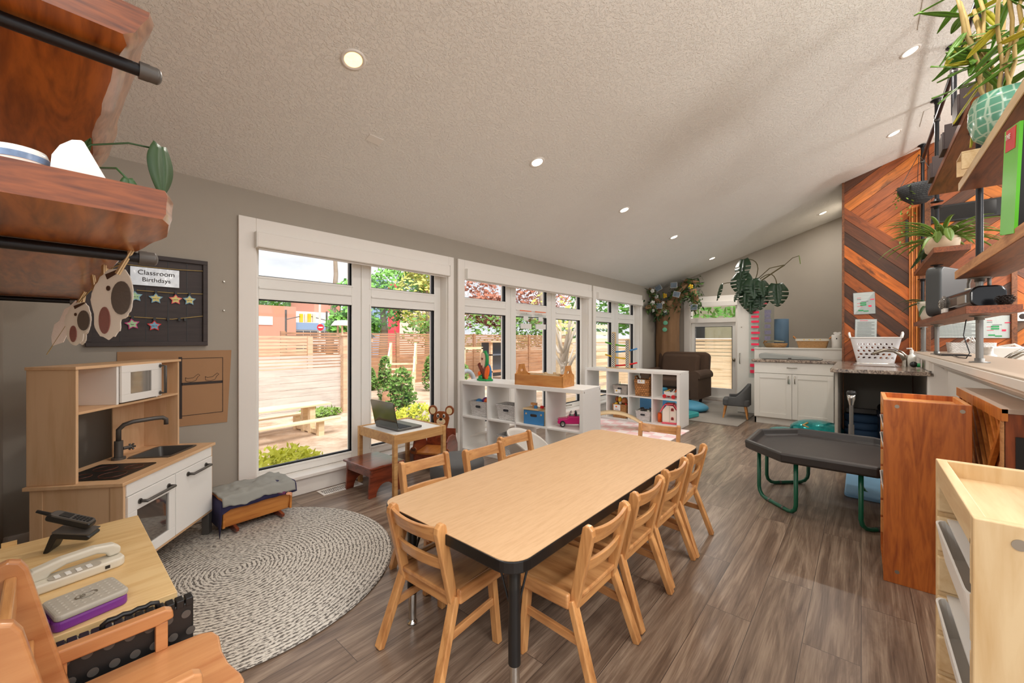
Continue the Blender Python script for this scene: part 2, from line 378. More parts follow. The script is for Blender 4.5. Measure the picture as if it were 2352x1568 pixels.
        if label: o['label'] = label
        return o

def rrect(x0, x1, y0, y1, r, n=5):
    pts = []
    for cx, cy, a in ((x1 - r, y1 - r, 0), (x0 + r, y1 - r, 90), (x0 + r, y0 + r, 180), (x1 - r, y0 + r, 270)):
        for i in range(n + 1):
            t = R(a + 90 * i / n); pts.append((cx + r * math.cos(t), cy + r * math.sin(t)))
    return pts

def thing(name, label, cat, loc=(0, 0, 0), rz=0.0, group=None, rot=None):
    o = bpy.data.objects.new(name, None); COL.objects.link(o); o.location = loc
    o.rotation_euler = rot if rot else (0, 0, rz); o['label'] = label; o['category'] = cat; o.empty_display_size = .05
    if group: o['group'] = group
    return o
def tag(o, label, cat, group=None):
    o['label'] = label; o['category'] = cat
    if group: o['group'] = group
    return o
def place(o, loc, rz=0.0, rot=None):
    o.location = loc; o.rotation_euler = rot if rot else (0, 0, rz); return o
def struct(name, mb, mat, parent=None, **k):
    return mb.build(name, mat, parent, kind='structure' if parent is None else None, **k)
def sroot(name):
    o = bpy.data.objects.new(name, None); COL.objects.link(o); o['kind'] = 'structure'; o.empty_display_size = .05; return o
def dup(o, loc, rz, label, group=None, parent=None):
    def cp(a, par):
        c = a.copy(); COL.objects.link(c); c.parent = par
        for ch in list(a.children): cp(ch, c)
        return c
    c = cp(o, None); c.location = loc; c.rotation_euler = (0, 0, rz); c['label'] = label
    if group: c['group'] = group
    return c
def text(name, body, size, mat, parent, loc, rot, ext=.0006, align='CENTER'):
    cu = bpy.data.curves.new(name, 'FONT'); cu.body = body; cu.size = size; cu.extrude = ext; cu.align_x = align; cu.align_y = 'CENTER'
    tmp = bpy.data.objects.new('tmp', cu); COL.objects.link(tmp); bpy.context.view_layer.update()
    me = bpy.data.meshes.new_from_object(tmp.evaluated_get(bpy.context.evaluated_depsgraph_get())); bpy.data.objects.remove(tmp)
    me.materials.clear(); me.materials.append(M[mat]); o = bpy.data.objects.new(name, me); COL.objects.link(o); o.parent = parent
    o.location = loc; o.rotation_euler = rot; return o

# ---------------------------------------------------------------- the room
WY = 3.34; SL = .3214
def cz(y): return 2.305 + SL * (3.32 - y)
CA = math.atan(SL)

struct('floor', MB().box(-3, 9.4, -5.5, WY + .02, -.08, 0), 'floor')
struct('ceiling', MB().prism([(3.6, cz(3.6)), (-3.2, cz(-3.2)), (-3.2, cz(-3.2) + .15), (3.6, cz(3.6) + .15)], -1.2, 9.0, 'yz'), 'ceiling')
g = MB()
for x0, x1 in ((-.2, .992), (2.796, 3.03), (5.72, 5.96), (7.74, 8.95)): g.box(x0, x1, WY, WY + .2, -.3, 2.45)
for x0, x1 in ((.992, 2.796), (3.03, 5.72), (5.96, 7.74)): g.box(x0, x1, WY, WY + .2, -.3, .15); g.box(x0, x1, WY, WY + .2, 2.0, 2.45)
struct('wall_front', g, 'wall')
struct('wall_left', MB().box(-.3, -.15, .9, WY + .2, 0, 3.15), 'wall')
g = MB()
for a, b, z0 in ((3.54, 2.70, 0), (1.84, -.1, 0)): g.prism([(a, z0), (b, z0), (b, cz(b) + .05), (a, cz(a) + .05)], 8.8, 8.95, 'yz')
g.prism([(2.70, 2.0), (1.84, 2.0), (1.84, cz(1.84) + .05), (2.70, cz(2.7) + .05)], 8.8, 8.95, 'yz')
struct('wall_back', g, 'wall')
struct('wall_side', MB().prism([(7.08, 0), (8.8, 0), (8.8, cz(.19) + .03), (7.08, cz(.19) + .03)], .08, .185, 'xz'), 'wall')

# baseboards
g = MB().box(-.15, .883, WY - .016, WY, 0, .2).box(2.872, 2.932, WY - .016, WY, 0, .2).box(7.82, 8.8, WY - .016, WY, 0, .2)
struct('baseboard_front', g, 'trim', bevel=.004)
struct('baseboard_left', MB().box(-.15, -.134, .9, WY - .02, 0, .2), 'trim', bevel=.004)
struct('baseboard_back', MB().box(8.784, 8.8, 2.82, WY - .02, 0, .2).box(8.784, 8.8, .2, 1.72, 0, .2), 'trim', bevel=.004)

def window(n, ox0, ox1, ix0, ix1, panes):
    """a mulled window: drywall trim, jambs, vinyl frame, two rows of sashes"""
    r = sroot('window_%d' % n)
    t = MB().box(ox0, ix0, WY - .022, WY, 0, 2.10).box(ix1, ox1, WY - .022, WY, 0, 2.10).box(ix0, ix1, WY - .022, WY, 2.0, 2.10)
    t.box(ix0 - .004, ix1 + .004, WY - .05, WY + .1, .13, .155)
    t.box(ix0, ix1, WY - .018, WY, 0, .13)
    t.build('window_casing', 'trim', r, bevel=.004)
    MB().box(ix0, ix0 + .012, WY, 3.54, .155, 2.0).box(ix1 - .012, ix1, WY, 3.54, .155, 2.0).box(ix0, ix1, WY, 3.54, 1.985, 2.0).build('jamb', 'trim', r)
    f = MB(); y0, y1 = 3.44, 3.52
    xs = [ix0 + .012] + [v for p in panes for v in p] + [ix1 - .012]
    for i in range(0, len(xs), 2): f.box(xs[i], xs[i + 1], y0, y1, .155, 1.985)
    for a, b in panes:
        for z0, z1 in ((.155, .225), (1.525, 1.70), (1.93, 1.985)): f.box(a, b, y0, y1, z0, z1)
        f.box(a, b, y0 - .01, y0, 1.605, 1.622)
    for i in range(2, len(xs) - 2, 2):
        m = (xs[i] + xs[i + 1]) / 2; f.box(m - .005, m + .005, y0 - .01, y0, .155, 1.985)
    f.build('window_frame', 'vinyl', r, bevel=.003)
    for a, b in panes:
        for z0, z1 in ((.225, 1.525), (1.70, 1.93)):
            s = MB()
            for k, (w_, yy) in enumerate(((.018, y0 - .004),)):
                s.box(a - w_, a, yy, yy + .03, z0 - w_, z1 + w_).box(b, b + w_, yy, yy + .03, z0 - w_, z1 + w_).box(a, b, yy, yy + .03, z0 - w_, z0).box(a, b, yy, yy + .03, z1, z1 + w_)
            sh = s.build('window_sash', 'vinyl', r, bevel=.003)
            q = MB(); w_ = .007
            q.box(a, a + w_, y0 + .02, y0 + .05, z0, z1).box(b - w_, b, y0 + .02, y0 + .05, z0, z1).box(a, b, y0 + .02, y0 + .05, z0, z0 + w_).box(a, b, y0 + .02, y0 + .05, z1 - w_, z1)
            q.build('gasket', 'gasket', sh)
            MB().box(a, b, y0 + .04, y0 + .044, z0, z1).build('window_pane', 'glass', sh)
    return r
window(1, .883, 2.872, .992, 2.796, [(1.045, 1.78), (1.97, 2.70)])
w2 = window(2, 2.932, 5.815, 3.03, 5.72, [(3.13, 3.84), (4.043, 4.733), (4.964, 5.645)])
MB().tube([(5.2, 3.43, .20), (5.27, 3.40, .205), (5.34, 3.40, .20)], .008).build('window_crank', 'nickel', w2)
window(3, 5.862, 7.82, 5.96, 7.74, [(6.06, 6.73), (7.012, 7.655)])

for i, (x0, x1, lb) in enumerate(((.985, 2.78, 'long white blind cassette above the window by the laptop'), (3.03, 5.735, 'long white blind cassette above the triple window behind the cube shelf'), (5.96, 7.74, 'short white blind cassette above the window beside the paper tree'))):
    b = thing('roller_blind', lb, 'blind', (x0, WY, 1.885), group='rolled-up window blinds')
    MB().box(0, x1 - x0, -.07, 0, 0, .11).build('cassette', 'trim', b, bevel=.008)
    for a_ in (-.004, x1 - x0): MB().box(a_, a_ + .004, -.072, -.002, -.003, .113).build('end_cap', 'vinyl', b)
    MB().cyl((.02, -.03, -.006), (x1 - x0 - .02, -.03, -.006), .008, n=8).build('bottom_bar', 'trim', b)

# glazed door in the far wall
d = sroot('door_1'); X = 8.8
g = MB().box(X - .022, X, 1.72, 1.84, 0, 2.09).box(X - .022, X, 2.70, 2.82, 0, 2.09).box(X - .022, X, 1.84, 2.70, 1.98, 2.09)
g.build('door_casing', 'trim', d, bevel=.004)
g = MB().box(X, X + .12, 1.84, 1.855, 0, 2).box(X, X + .12, 2.685, 2.70, 0, 2).box(X, X + .12, 1.855, 2.685, 1.88, 2).box(X, X + .12, 1.855, 2.685, 1.56, 1.65).box(X, X + .12, 1.855, 2.685, 0, .06)
g.build('door_jamb', 'trim', d)
g = MB().box(X + .05, X + .1, 1.855, 1.92, .06, 1.56).box(X + .05, X + .1, 2.62, 2.685, .06, 1.56).box(X + .05, X + .1, 1.92, 2.62, .06, .24).box(X + .05, X + .1, 1.92, 2.62, 1.48, 1.56)
g.build('door_leaf', 'vinyl', d, bevel=.003)
MB().box(X + .07, X + .074, 1.92, 2.62, .24, 1.48).box(X + .07, X + .074, 1.86, 2.68, 1.65, 1.88).build('door_glass', 'glass', d)
g = MB()
for a, b, z0, z1 in ((1.92, 2.62, .24, 1.48),): g.box(X + .045, X + .05, a, a + .01, z0, z1).box(X + .045, X + .05, b - .01, b, z0, z1).box(X + .045, X + .05, a, b, z1 - .01, z1)
g.build('gasket', 'gasket', d)
MB().lathe([(.0, 0), (.03, .01), (.036, .03), (.03, .05), (0, .06)], n=16).build('door_knob', 'nickel', d)
bpy.data.objects['door_knob'].location = (X + .05, 1.89, .82); bpy.data.objects['door_knob'].rotation_euler = (0, R(-90), 0)
b = thing('roller_blind', 'white blind cassette above the glazed door', 'blind', (X - .02, 1.80, 1.88)); MB().box(-.06, 0, 0, .93, 0, .1).build('cassette', 'trim', b, bevel=.006)

# recessed ceiling lamps
potw = emit('lamp_lens', (1, .93, .82, 1), 3.0); pota = emit('amber_lamp_lens', (1, .66, .30, 1), 1.6)
pots = [(1.07, 2.05, 'amber glow, above the first window'), (2.70, 2.06, 'above the laptop and cube shelf'), (4.35, 2.06, 'third along the window-side row'), (5.98, 2.06, 'fourth along the window-side row'), (8.0, 2.07, 'close above the far grey wall near the paper tree'),
        (4.41, -.29, 'nearest the black pipe rail'), (6.03, -.27, 'close above the slatted wood wall'), (8.06, .46, 'farthest, above the tissue canister ledge')]
for i, (x, y, lb) in enumerate(pots):
    l = thing('ceiling_lamp', 'round recessed ceiling lamp, ' + lb, 'ceiling lamp', (x, y, cz(y)), group='recessed ceiling lamps', rot=(-CA, 0, 0))
    MB().lathe([(.064, 0), (.064, -.004), (.052, -.007), (.046, .0), (.046, .0)], n=32).build('trim_ring', 'trim', l)
    MB().lathe([(0, -.002), (.046, -.002)], n=32).build('lens', pota if i == 0 else potw, l)
    ld = bpy.data.lights.new('lamp_light', 'AREA'); ld.shape = 'DISK'; ld.size = .12; ld.energy = POT_W; ld.color = (1, .94, .87)
    lo = bpy.data.objects.new('lamp_light', ld); COL.objects.link(lo); lo.parent = l; lo.location = (0, 0, -.02)
for x, y in ((-.6, 2.05), (-.6, -.4), (1.1, -.3), (2.76, -.29), (1.1, -2.2), (3.5, -2.2), (6, -2.2)):   # unseen copies of these lamps, added to brighten the room
    ld = bpy.data.lights.new('lamp_light', 'AREA'); ld.shape = 'DISK'; ld.size = .12; ld.energy = POT_W; ld.color = (1, .95, .89)
    lo = bpy.data.objects.new('lamp_light', ld); COL.objects.link(lo); lo.location = (x, y, cz(y) - .02); lo.rotation_euler = (-CA, 0, 0)

for x, y, z, e in ((-.9, .8, 2.0, 42), (2.4, -2.0, 2.3, 60), (6.0, -2.0, 2.3, 50)):      # unseen fill lights added behind the camera and kitchen side to brighten the ceiling
    ld = bpy.data.lights.new('ceiling_fill', 'POINT'); ld.shadow_soft_size = .18; ld.energy = e; ld.color = (1, .96, .90)
    lo = bpy.data.objects.new('ceiling_fill', ld); COL.objects.link(lo); lo.location = (x, y, z)

# small things on the ceiling
v = thing('ceiling_patch', 'small pale rectangular patch plate on the stippled ceiling', 'plate', (1.45, 2.49, cz(2.49)), rot=(-CA, 0, 0))
MB().box(-.05, .05, -.03, .03, -.004, 0).build('plate', 'trim', v)
for x, y, lb in ((6.0, -.62, 'white ceiling access panel beside the pipe flange'), (3.95, -.45, 'white ceiling access panel at the top edge by the cane plant')):
    v = thing('access_panel', lb, 'ceiling panel', (x, y, cz(y)), rot=(-CA, 0, 0))
    MB().box(-.2, .2, -.15, .15, -.006, 0).build('panel', 'ceiling', v, bevel=.003)

# reclaimed board wall at the far right: boards are clipped to zigzag fields
def clip(poly, a, b, c):
    """keep the side a*x+b*y+c >= 0"""
    out = []
    for i in range(len(poly)):
        p, q = poly[i], poly[(i + 1) % len(poly)]
        dp = a * p[0] + b * p[1] + c; dq = a * q[0] + b * q[1] + c
        if dp >= 0: out.append(p)
        if (dp >= 0) != (dq >= 0):
            t = dp / (dp - dq); out.append((p[0] + (q[0] - p[0]) * t, p[1] + (q[1] - p[1]) * t))
    return out
def board_field(V, F, UVs, CO, region, slope, width, phase):
    ang = math.atan(slope); du = (math.cos(ang), math.sin(ang)); dn = (-du[1], du[0])
    ks = [p[0] * dn[0] + p[1] * dn[1] for p in region]
    k = math.floor((min(ks) - phase) / width)
    pal = [C(196, 104, 34), C(176, 92, 36), C(150, 78, 36), C(108, 62, 36), C(98, 72, 52), C(164, 84, 34), C(206, 118, 44), C(84, 52, 34)]
    while k * width + phase < max(ks):
        lo = k * width + phase + .002; hi = (k + 1) * width + phase - .002; k += 1
        p = clip(region, dn[0], dn[1], -lo)
        if len(p) >= 3: p = clip(p, -dn[0], -dn[1], hi)
        if len(p) < 3: continue
        c = random.choice(pal); f = random.uniform(.8, 1.15); c = (c[0] * f, c[1] * f, c[2] * f, 1); off = random.uniform(0, 50)
        x = 6.98 - random.uniform(0, .004); o = len(V); n = len(p)
        V += [(x, -a, b) for a, b in p] + [(7.0, -a, b) for a, b in p]
        fs = [tuple(range(n)), ] + [(i, i + n, (i + 1) % n + n, (i + 1) % n) for i in range(n)]
        for q in fs:
            F.append(tuple(i + o for i in q))
            for i in q:
                a, b = p[i % n]; UVs.append((a * du[0] + b * du[1] + off, a * dn[0] + b * dn[1] + off * 3)); CO.append(c)
V, F, UVs, CO = [], [], [], []
zt = lambda u: cz(-u)
u0, u1 = -.17, .60
def reg(u0, u1, z0): return [(u0, z0), (u1, z0), (u1, zt(u1)), (u0, zt(u0))]
P = reg(u0, u1, .9); kA = (-.176, 2.99); sB = -1.03
A = clip(P, -sB, 1, sB * kA[0] - kA[1]); B = clip(clip(P, sB, -1, -(sB * kA[0] - kA[1])), 0, 1, -1.237); Cc = clip(P, 0, -1, 1.237)
board_field(V, F, UVs, CO, A, .72, .12, .03); board_field(V, F, UVs, CO, B, sB, .12, .05); board_field(V, F, UVs, CO, Cc, .95, .12, .0)
P = reg(.62, 1.25, .3); k2 = (.955, 2.97)
E1 = clip(P, 1, 1, -(k2[0] + k2[1])); board_field(V, F, UVs, CO, clip(E1, 1, 0, -k2[0]), -1, .12, .02)
board_field(V, F, UVs, CO, clip(E1, -1, 0, k2[0]), .8, .12, .02); board_field(V, F, UVs, CO, clip(P, -1, -1, k2[0] + k2[1]), .8, .12, .07)
P = reg(1.29, 2.4, .3); board_field(V, F, UVs, CO, clip(P, 0, 1, -1.5), -1, .12, .0); board_field(V, F, UVs, CO, clip(P, 0, -1, 1.5), 1, .12, .0)
me = bpy.data.meshes.new('wall_boards'); me.from_pydata(V, [], F); me.update()
me.uv_layers.new(name='UVMap'); me.color_attributes.new('board', 'FLOAT_COLOR', 'CORNER')
me.uv_layers['UVMap'].data.foreach_set('uv', [c for q in UVs for c in q]); me.color_attributes['board'].data.foreach_set('color', [c for q in CO for c in q])
m, n, p = newmat('reclaimed_boards'); p.inputs['Roughness'].default_value = .5
at = N(n, 'ShaderNodeAttribute'); at.attribute_name = 'board'; tu = N(n, 'ShaderNodeTexCoord'); mp = N(n, 'ShaderNodeMapping'); mp.inputs['Scale'].default_value = (3, 26, 1)
n.links.new(tu.outputs['UV'], mp.inputs[0]); z = N(n, 'ShaderNodeTexNoise', Scale=1.2, Detail=6.0, Distortion=1.0); n.links.new(mp.outputs[0], z.inputs['Vector'])
mp2 = N(n, 'ShaderNodeMapping'); mp2.inputs['Scale'].default_value = (2.2, 7, 1); n.links.new(tu.outputs['UV'], mp2.inputs[0])
z2 = N(n, 'ShaderNodeTexNoise', Scale=1.1, Detail=5.0, Roughness=.65); n.links.new(mp2.outputs[0], z2.inputs['Vector'])
r1 = N(n, 'ShaderNodeMapRange'); r1.inputs['From Min'].default_value = .3; r1.inputs['From Max'].default_value = .7; r1.inputs['To Min'].default_value = .62; r1.inputs['To Max'].default_value = 1.2
n.links.new(z.outputs['Fac'], r1.inputs[0])
vm = N(n, 'ShaderNodeVectorMath', operation='SCALE'); n.links.new(at.outputs['Color'], vm.inputs[0]); n.links.new(r1.outputs[0], vm.inputs['Scale'])
r2 = N(n, 'ShaderNodeValToRGB'); r2.color_ramp.elements[0].position = .56; r2.color_ramp.elements[0].color = (0, 0, 0, 1); r2.color_ramp.elements[1].position = .68; r2.color_ramp.elements[1].color = (.75, .75, .75, 1)
n.links.new(z2.outputs['Fac'], r2.inputs[0])
mx = N(n, 'ShaderNodeMix', data_type='RGBA'); mx.inputs['B'].default_value = C(50, 32, 22); n.links.new(r2.outputs[0], mx.inputs['Factor']); n.links.new(vm.outputs[0], mx.inputs['A'])
n.links.new(mx.outputs['Result'], p.inputs['Base Color']); bump(n, p, z.outputs['Fac'], .25, .004)
me.materials.append(m); o = bpy.data.objects.new('wall_board_cladding', me); COL.objects.link(o); o['kind'] = 'structure'
struct('wall_right', MB().prism([(.185, 0), (-2.6, 0), (-2.6, cz(-2.6) + .03), (.185, cz(.185) + .03)], 7.0, 7.08, 'yz'), 'barn')
struct('trim_1', MB().box(6.965, 7.08, .17, .195, 0, cz(.19)), 'barn', bevel=.002)
struct('trim_2', MB().box(6.94, 6.98, -1.29, -1.25, .3, cz(-1.29)), 'barn')
g = MB()
for a, b, dx in ((-.446, -.462, .03), (-.466, -.482, .045), (-.486, -.50, .03), (-.504, -.518, .05), (-.522, -.534, .03)): g.box(6.98 - dx, 6.98, b, a, 1.07, 2.84)
struct('trim_3', g, 'orangewood', bevel=.002)
struct('trim_4', MB().box(6.92, 6.98, -.63, -.534, 1.07, 2.93), 'barn', bevel=.003)

# half wall with its wide ledge, and the crown moulding below
struct('wall_half', MB().box(1.2, 7.0, -.78, -.57, 0, 1.035).box(5.13, 7.0, -.57, -.485, 0, 1.035), 'trim')
struct('trim_5', MB().box(1.2, 7.0, -.86, -.455, 1.04, 1.075), 'concrete', bevel=.004)
g = MB().box(1.2, 7.0, -.485, -.448, 1.028, 1.066)
g.prism([(-.57, .955), (-.55, .955), (-.545, .975), (-.515, .985), (-.50, 1.0), (-.475, 1.005), (-.468, 1.02), (-.448, 1.028), (-.57, 1.028)], 1.2, 5.28, 'yz')
g.box(5.28, 7.0, -.485, -.465, .93, 1.028)
struct('trim_6', g, 'trim', bevel=.002)

# ---------------------------------------------------------------- big table and its chairs
TZ = .53
t = thing('activity_table', 'long maple laminate table with black edge band in the middle of the room', 'table', (1.85, 1.172, 0))
L2, W2 = .925, .380
MB().prism(rrect(-L2, L2, -W2, W2, .08, 8), TZ - .042, TZ - .002).build('edge_band', 'blackband', t, bevel=.004)
MB().prism(rrect(-L2 + .003, L2 - .003, -W2 + .003, W2 - .003, .078, 8), TZ - .004, TZ).build('tabletop', 'laminate', t)
for sx in (-1, 1):
    for sy in (-1, 1):
        x, y = sx * .82, sy * .29
        l = MB().cyl((x, y, .13), (x, y, TZ - .042), .021, n=20).build('leg', 'black', t)
        MB().cyl((x, y, .02), (x, y, .135), .0175, n=20).build('leg_insert', 'chrome', l)
        MB().lathe([(.0, 0), (.022, 0), (.022, .006), (.01, .012), (.008, .024)], (x, y, 0), 16).build('foot', 'chrome', l)
        MB().cyl((x, y, .385), (x, y, .43), .0225, n=20).build('tape', 'clear', l)
        MB().cyl((x - sx * .015, y, .30), (x - sx * .10, y, TZ - .042), .004, n=8).cyl((x, y - sy * .015, .30), (x, y - sy * .09, TZ - .042), .004, n=8).build('brace', 'black', l)

def make_chair(name, label, group):
    c = thing(name, label, 'chair', group=group)
    s = MB().prism(rrect(-.125, .15, -.15, .15, .012, 3), .283, .303); s.build('seat', 'chair_seat', c, bevel=.005)
    for sy in (-1, 1):
        MB().box(-.10, .155, sy * .167 - .012, sy * .167 + .012, .258, .312).build('seat_rail', 'chair_seat', c, bevel=.008, seg=3)
        # rear post rises with a backward rake and a rounded top
        pts = [(-.082, .245), (-.118, .245), (-.187, .535), (-.184, .555), (-.172, .567), (-.156, .569), (-.144, .558), (-.140, .54)]
        MB().prism(pts, sy * .142 - .0125, sy * .142 + .0125, 'xz').build('back_post', 'chair', c, bevel=.005)
        MB().bar((-.10, sy * .150, .285), (-.205, sy * .172, 0), .026, .036, (0, 1, 0)).build('leg', 'chair', c, bevel=.004)
        MB().bar((.10, sy * .150, .285), (.115, sy * .168, 0), .026, .034, (0, 1, 0)).build('leg', 'chair', c, bevel=.004)
        MB().bar((-.145, sy * .158, .155), (.108, sy * .158, .17), .016, .03, (0, 0, 1)).build('stretcher', 'chair_seat', c, bevel=.003)
    for z0, z1, xx in ((.495, .555, -.158), (.385, .43, -.130)):
        vs = []; K = 8                                   # gently bowed slats
        for i in range(K + 1):
            y = -.132 + .264 * i / K; bow = -.016 * (1 - (y / .132) ** 2)
            dip = -.008 * (1 - (y / .132) ** 2) if z0 > .45 else 0
            for zz, sh in ((z0, 0), (z1 + dip, -(z1 - z0) * .24)):
                vs += [(xx + bow + sh - .008, y, zz), (xx + bow + sh + .008, y, zz)]
        fs = []
        for i in range(K):
            a = i * 4; b = a + 4
            fs += [(a, b, b + 2, a + 2), (a + 1, a + 3, b + 3, b + 1), (a + 2, b + 2, b + 3, a + 3), (a, a + 1, b + 1, b)]
        fs += [(0, 2, 3, 1), (K * 4, K * 4 + 1, K * 4 + 3, K * 4 + 2)]
        MB().add(vs, fs).build('backrest_slat', 'chair_h', c, bevel=.003)
    MB().box(-.11, -.092, -.15, .15, .24, .283).build('apron', 'chair_h', c, bevel=.002); MB().box(.118, .134, -.15, .15, .25, .283).build('apron', 'chair_h', c, bevel=.002)
    return c
GC = 'maple chairs around the long table'
ch = make_chair('dining_chair', 'maple chair at the near short end of the table by the rug', GC); place(ch, (1.070, 1.275, 0), R(2))
for x, y, a, lb in ((1.385, .885, 90, 'maple chair on the floor-aisle side, first from the near table corner'), (1.79, .895, 90, 'maple chair on the floor-aisle side, second from the near table corner'),
                    (2.175, .905, 90, 'maple chair on the floor-aisle side, third from the near table corner'), (2.545, .905, 92, 'maple chair on the floor-aisle side, last before the far table end'),
                    (1.365, 1.675, -94, 'maple chair on the window side, beside the child table leg'), (1.755, 1.60, -92, 'maple chair on the window side, in front of the grey pouf'),
                    (2.12, 1.655, -93, 'maple chair on the window side, nearest the white tub chair'), (2.95, 1.165, 187, 'maple chair alone at the far short end of the table')):
    dup(ch, (x, y, 0), R(a), lb, GC)

# ---------------------------------------------------------------- floor rugs
tag(MB().lathe([(0, .001), (.79, .001), (.797, .006), (.79, .012), (0, .012)], n=96).build('braided_rug', 'rug', rnd=False), 'round grey and cream braided rug in front of the toy kitchen', 'rug').location = (.64, 2.49, 0)
M['carpet'] = plain('grey_carpet', C(150, 143, 134), .98, bmp=.5, bs=300, var=.08)
tag(MB().box(6.3, 8.6, 1.3, 3.2, .001, .012).build('area_rug', 'carpet'), 'flat grey rug under the brown armchair', 'rug')
def quilt():
    m, n, p = newmat('pastel_patch_mat'); p.inputs['Roughness'].default_value = .8
    t = N(n, 'ShaderNodeTexCoord'); v = N(n, 'ShaderNodeTexChecker', Scale=7.0); v.inputs['Color1'].default_value = C(244, 206, 206); v.inputs['Color2'].default_value = C(250, 240, 238)
    n.links.new(t.outputs['Object'], v.inputs['Vector']); n.links.new(v.outputs[0], p.inputs['Base Color']); return m
tag(MB().box(4.7, 5.58, 1.72, 3.25, .001, .014).build('play_mat', quilt(), bevel=.003), 'pink and white patterned play mat between the two cube shelves', 'mat')

# ---------------------------------------------------------------- toy kitchen (front runs diagonally towards the window wall)
k = thing('toy_kitchen', 'birch and white toy kitchen standing in the corner on the braided rug', 'toy kitchen', (.225, 2.54, .013), R(50))
W_, D_ = .705, .40
ZT = .557
MB().box(.0, .016, .0, .36, .0, ZT - .016).build('side_panel', 'birch', k, bevel=.002)
MB().box(-.004, .0, -.004, .05, .0, ZT - .016).box(-.004, .0, .31, .36, 0, ZT - .016).build('corner_post', 'birch', k, bevel=.002)
MB().box(W_ - .016, W_, .0, .36, .13, ZT - .016).build('side_panel', 'birch', k, bevel=.002)
MB().box(W_ - .04, W_, .0, .04, 0, .13).build('leg', 'gunmetal', k, bevel=.003); MB().box(W_ - .04, W_, .32, .36, 0, .13).build('leg', 'gunmetal', k, bevel=.003)
MB().box(.016, W_ - .016, 0, .36, .13, .146).build('bottom_board', 'birch_top', k, bevel=.002)
MB().box(.016, W_ - .016, .35, .36, .146, ZT - .016).build('back_panel', 'birch', k)
wt = MB().box(-.018, .412, -.012, .375, ZT - .016, ZT).box(.648, W_ + .014, -.012, .375, ZT - .016, ZT).box(.412, .648, -.012, .062, ZT - .016, ZT).box(.412, .648, .258, .375, ZT - .016, ZT).build('worktop', 'birch_top', k, bevel=.002)
MB().prism(rrect(.04, .30, .05, .31, .012), ZT, ZT + .004).build('hob', 'black', wt)
for x, y, r_ in ((.11, .12, .05), (.22, .23, .045), (.23, .11, .035), (.10, .24, .035)):
    MB().tube([(x + r_ * math.cos(i * PI / 12), y + r_ * math.sin(i * PI / 12), ZT + .0045) for i in range(24)], .0010, 6, True).build('hob_ring', 'mahog', wt)
s = MB(); ro = rrect(.40, .66, .05, .27, .03); ri = rrect(.415, .645, .065, .255, .02); rb = rrect(.425, .635, .075, .245, .02)
for a, b, z0, z1 in ((ro, ri, .004, .004), (ri, rb, .004, -.05)):
    q = [(x, y, ZT + z0) for x, y in a] + [(x, y, ZT + z1) for x, y in b]; n_ = len(a); s.add(q, [(i, (i + 1) % n_, n_ + (i + 1) % n_, n_ + i) for i in range(n_)])
s.add([(x, y, ZT - .05) for x, y in rb], [tuple(range(len(rb)))]); s.box(.40, .404, .06, .26, ZT, ZT + .004)
s.build('sink', 'gunmetal', wt)
tp = MB().cyl((.40, .30, ZT), (.40, .30, ZT + .012), .03).cyl((.40, .30, ZT + .012), (.40, .30, ZT + .10), .019).tube([(.40, .30, ZT + .10), (.40, .30, ZT + .16), (.408, .28, ZT + .185), (.43, .25, ZT + .197), (.50, .19, ZT + .20), (.53, .17, ZT + .198), (.545, .16, ZT + .185), (.545, .16, ZT + .155)], .0115, 12)
tp.cyl((.415, .29, ZT + .055), (.45, .275, ZT + .055), .009); tp.build('tap', 'gunmetal', wt)
s = MB()
for i in range(6): a = i * PI / 3; s.cyl((.452, .274, ZT + .055), (.452 + .008 * math.cos(a), .274 - .016 * math.cos(a), ZT + .055 + .019 * math.sin(a)), .005, n=8)
s.build('tap_knob', 'gunmetal', wt)
MB().box(.016, W_ - .016, -.004, .008, ZT - .075, ZT - .016).build('front_rail', 'white', k, bevel=.002)
def handle(par, x0, x1, z, y=-.012, vert=False, r_=.0075, mat='gunmetal', so_=.028):
    if vert: pts = [(x0, y, x1), (x0, y - so_, x1), (x0, y - so_, z), (x0, y, z)]
    else: pts = [(x0, y, z), (x0, y - so_, z), (x1, y - so_, z), (x1, y, z)]
    MB().tube(pts, r_, 10).cyl(pts[0], (pts[0][0], y + .004, pts[0][2]), r_ * 1.7).cyl(pts[-1], (pts[-1][0], y + .004, pts[-1][2]), r_ * 1.7).build('handle', mat, par)
od = MB().box(.018, .345, -.008, .006, .40, ZT - .078).box(.018, .345, -.008, .006, .148, .20).box(.018, .075, -.008, .006, .20, .40).box(.295, .345, -.008, .006, .20, .40).build('oven_door', 'white', k, bevel=.002)
M['mirrorish'] = plain('smoked_oven_pane', C(150, 146, 142), .05, .85)
MB().box(.075, .295, .0, .004, .20, .40).build('oven_window', 'mirrorish', od); handle(od, .09, .29, .435)
rd = MB().box(.35, W_ - .018, -.008, .006, .148, ZT - .078).build('cupboard_door', 'white', k, bevel=.002); handle(rd, .45, .62, .445)
ub, ue = .185, .375                                    # upper cabinet depth range
MB().box(.0, .014, ub, ue, ZT, 1.070).build('side_panel', 'birch', k, bevel=.002)
MB().box(W_ - .014, W_, ub, ue, ZT, 1.070).build('side_panel', 'birch', k, bevel=.002)
MB().box(-.008, W_ + .008, ub - .006, ue, 1.070, 1.084).build('top_board', 'birch_top', k, bevel=.002)
MB().box(.014, W_ - .014, ub, ue, .865, .877).build('shelf', 'birch_top', k, bevel=.002)
MB().box(.014, W_ - .014, ue - .005, ue, .877, 1.070).box(.46, W_ - .014, ue - .005, ue, ZT, .877).build('back_panel', 'birch', k)
mw = MB().box(.225, .24, ub, ue - .01, .877, 1.070).build('microwave_side', 'white', k, bevel=.002)
MB().box(.505, .515, ub, ue - .01, .877, 1.070).build('microwave_side', 'white', k)
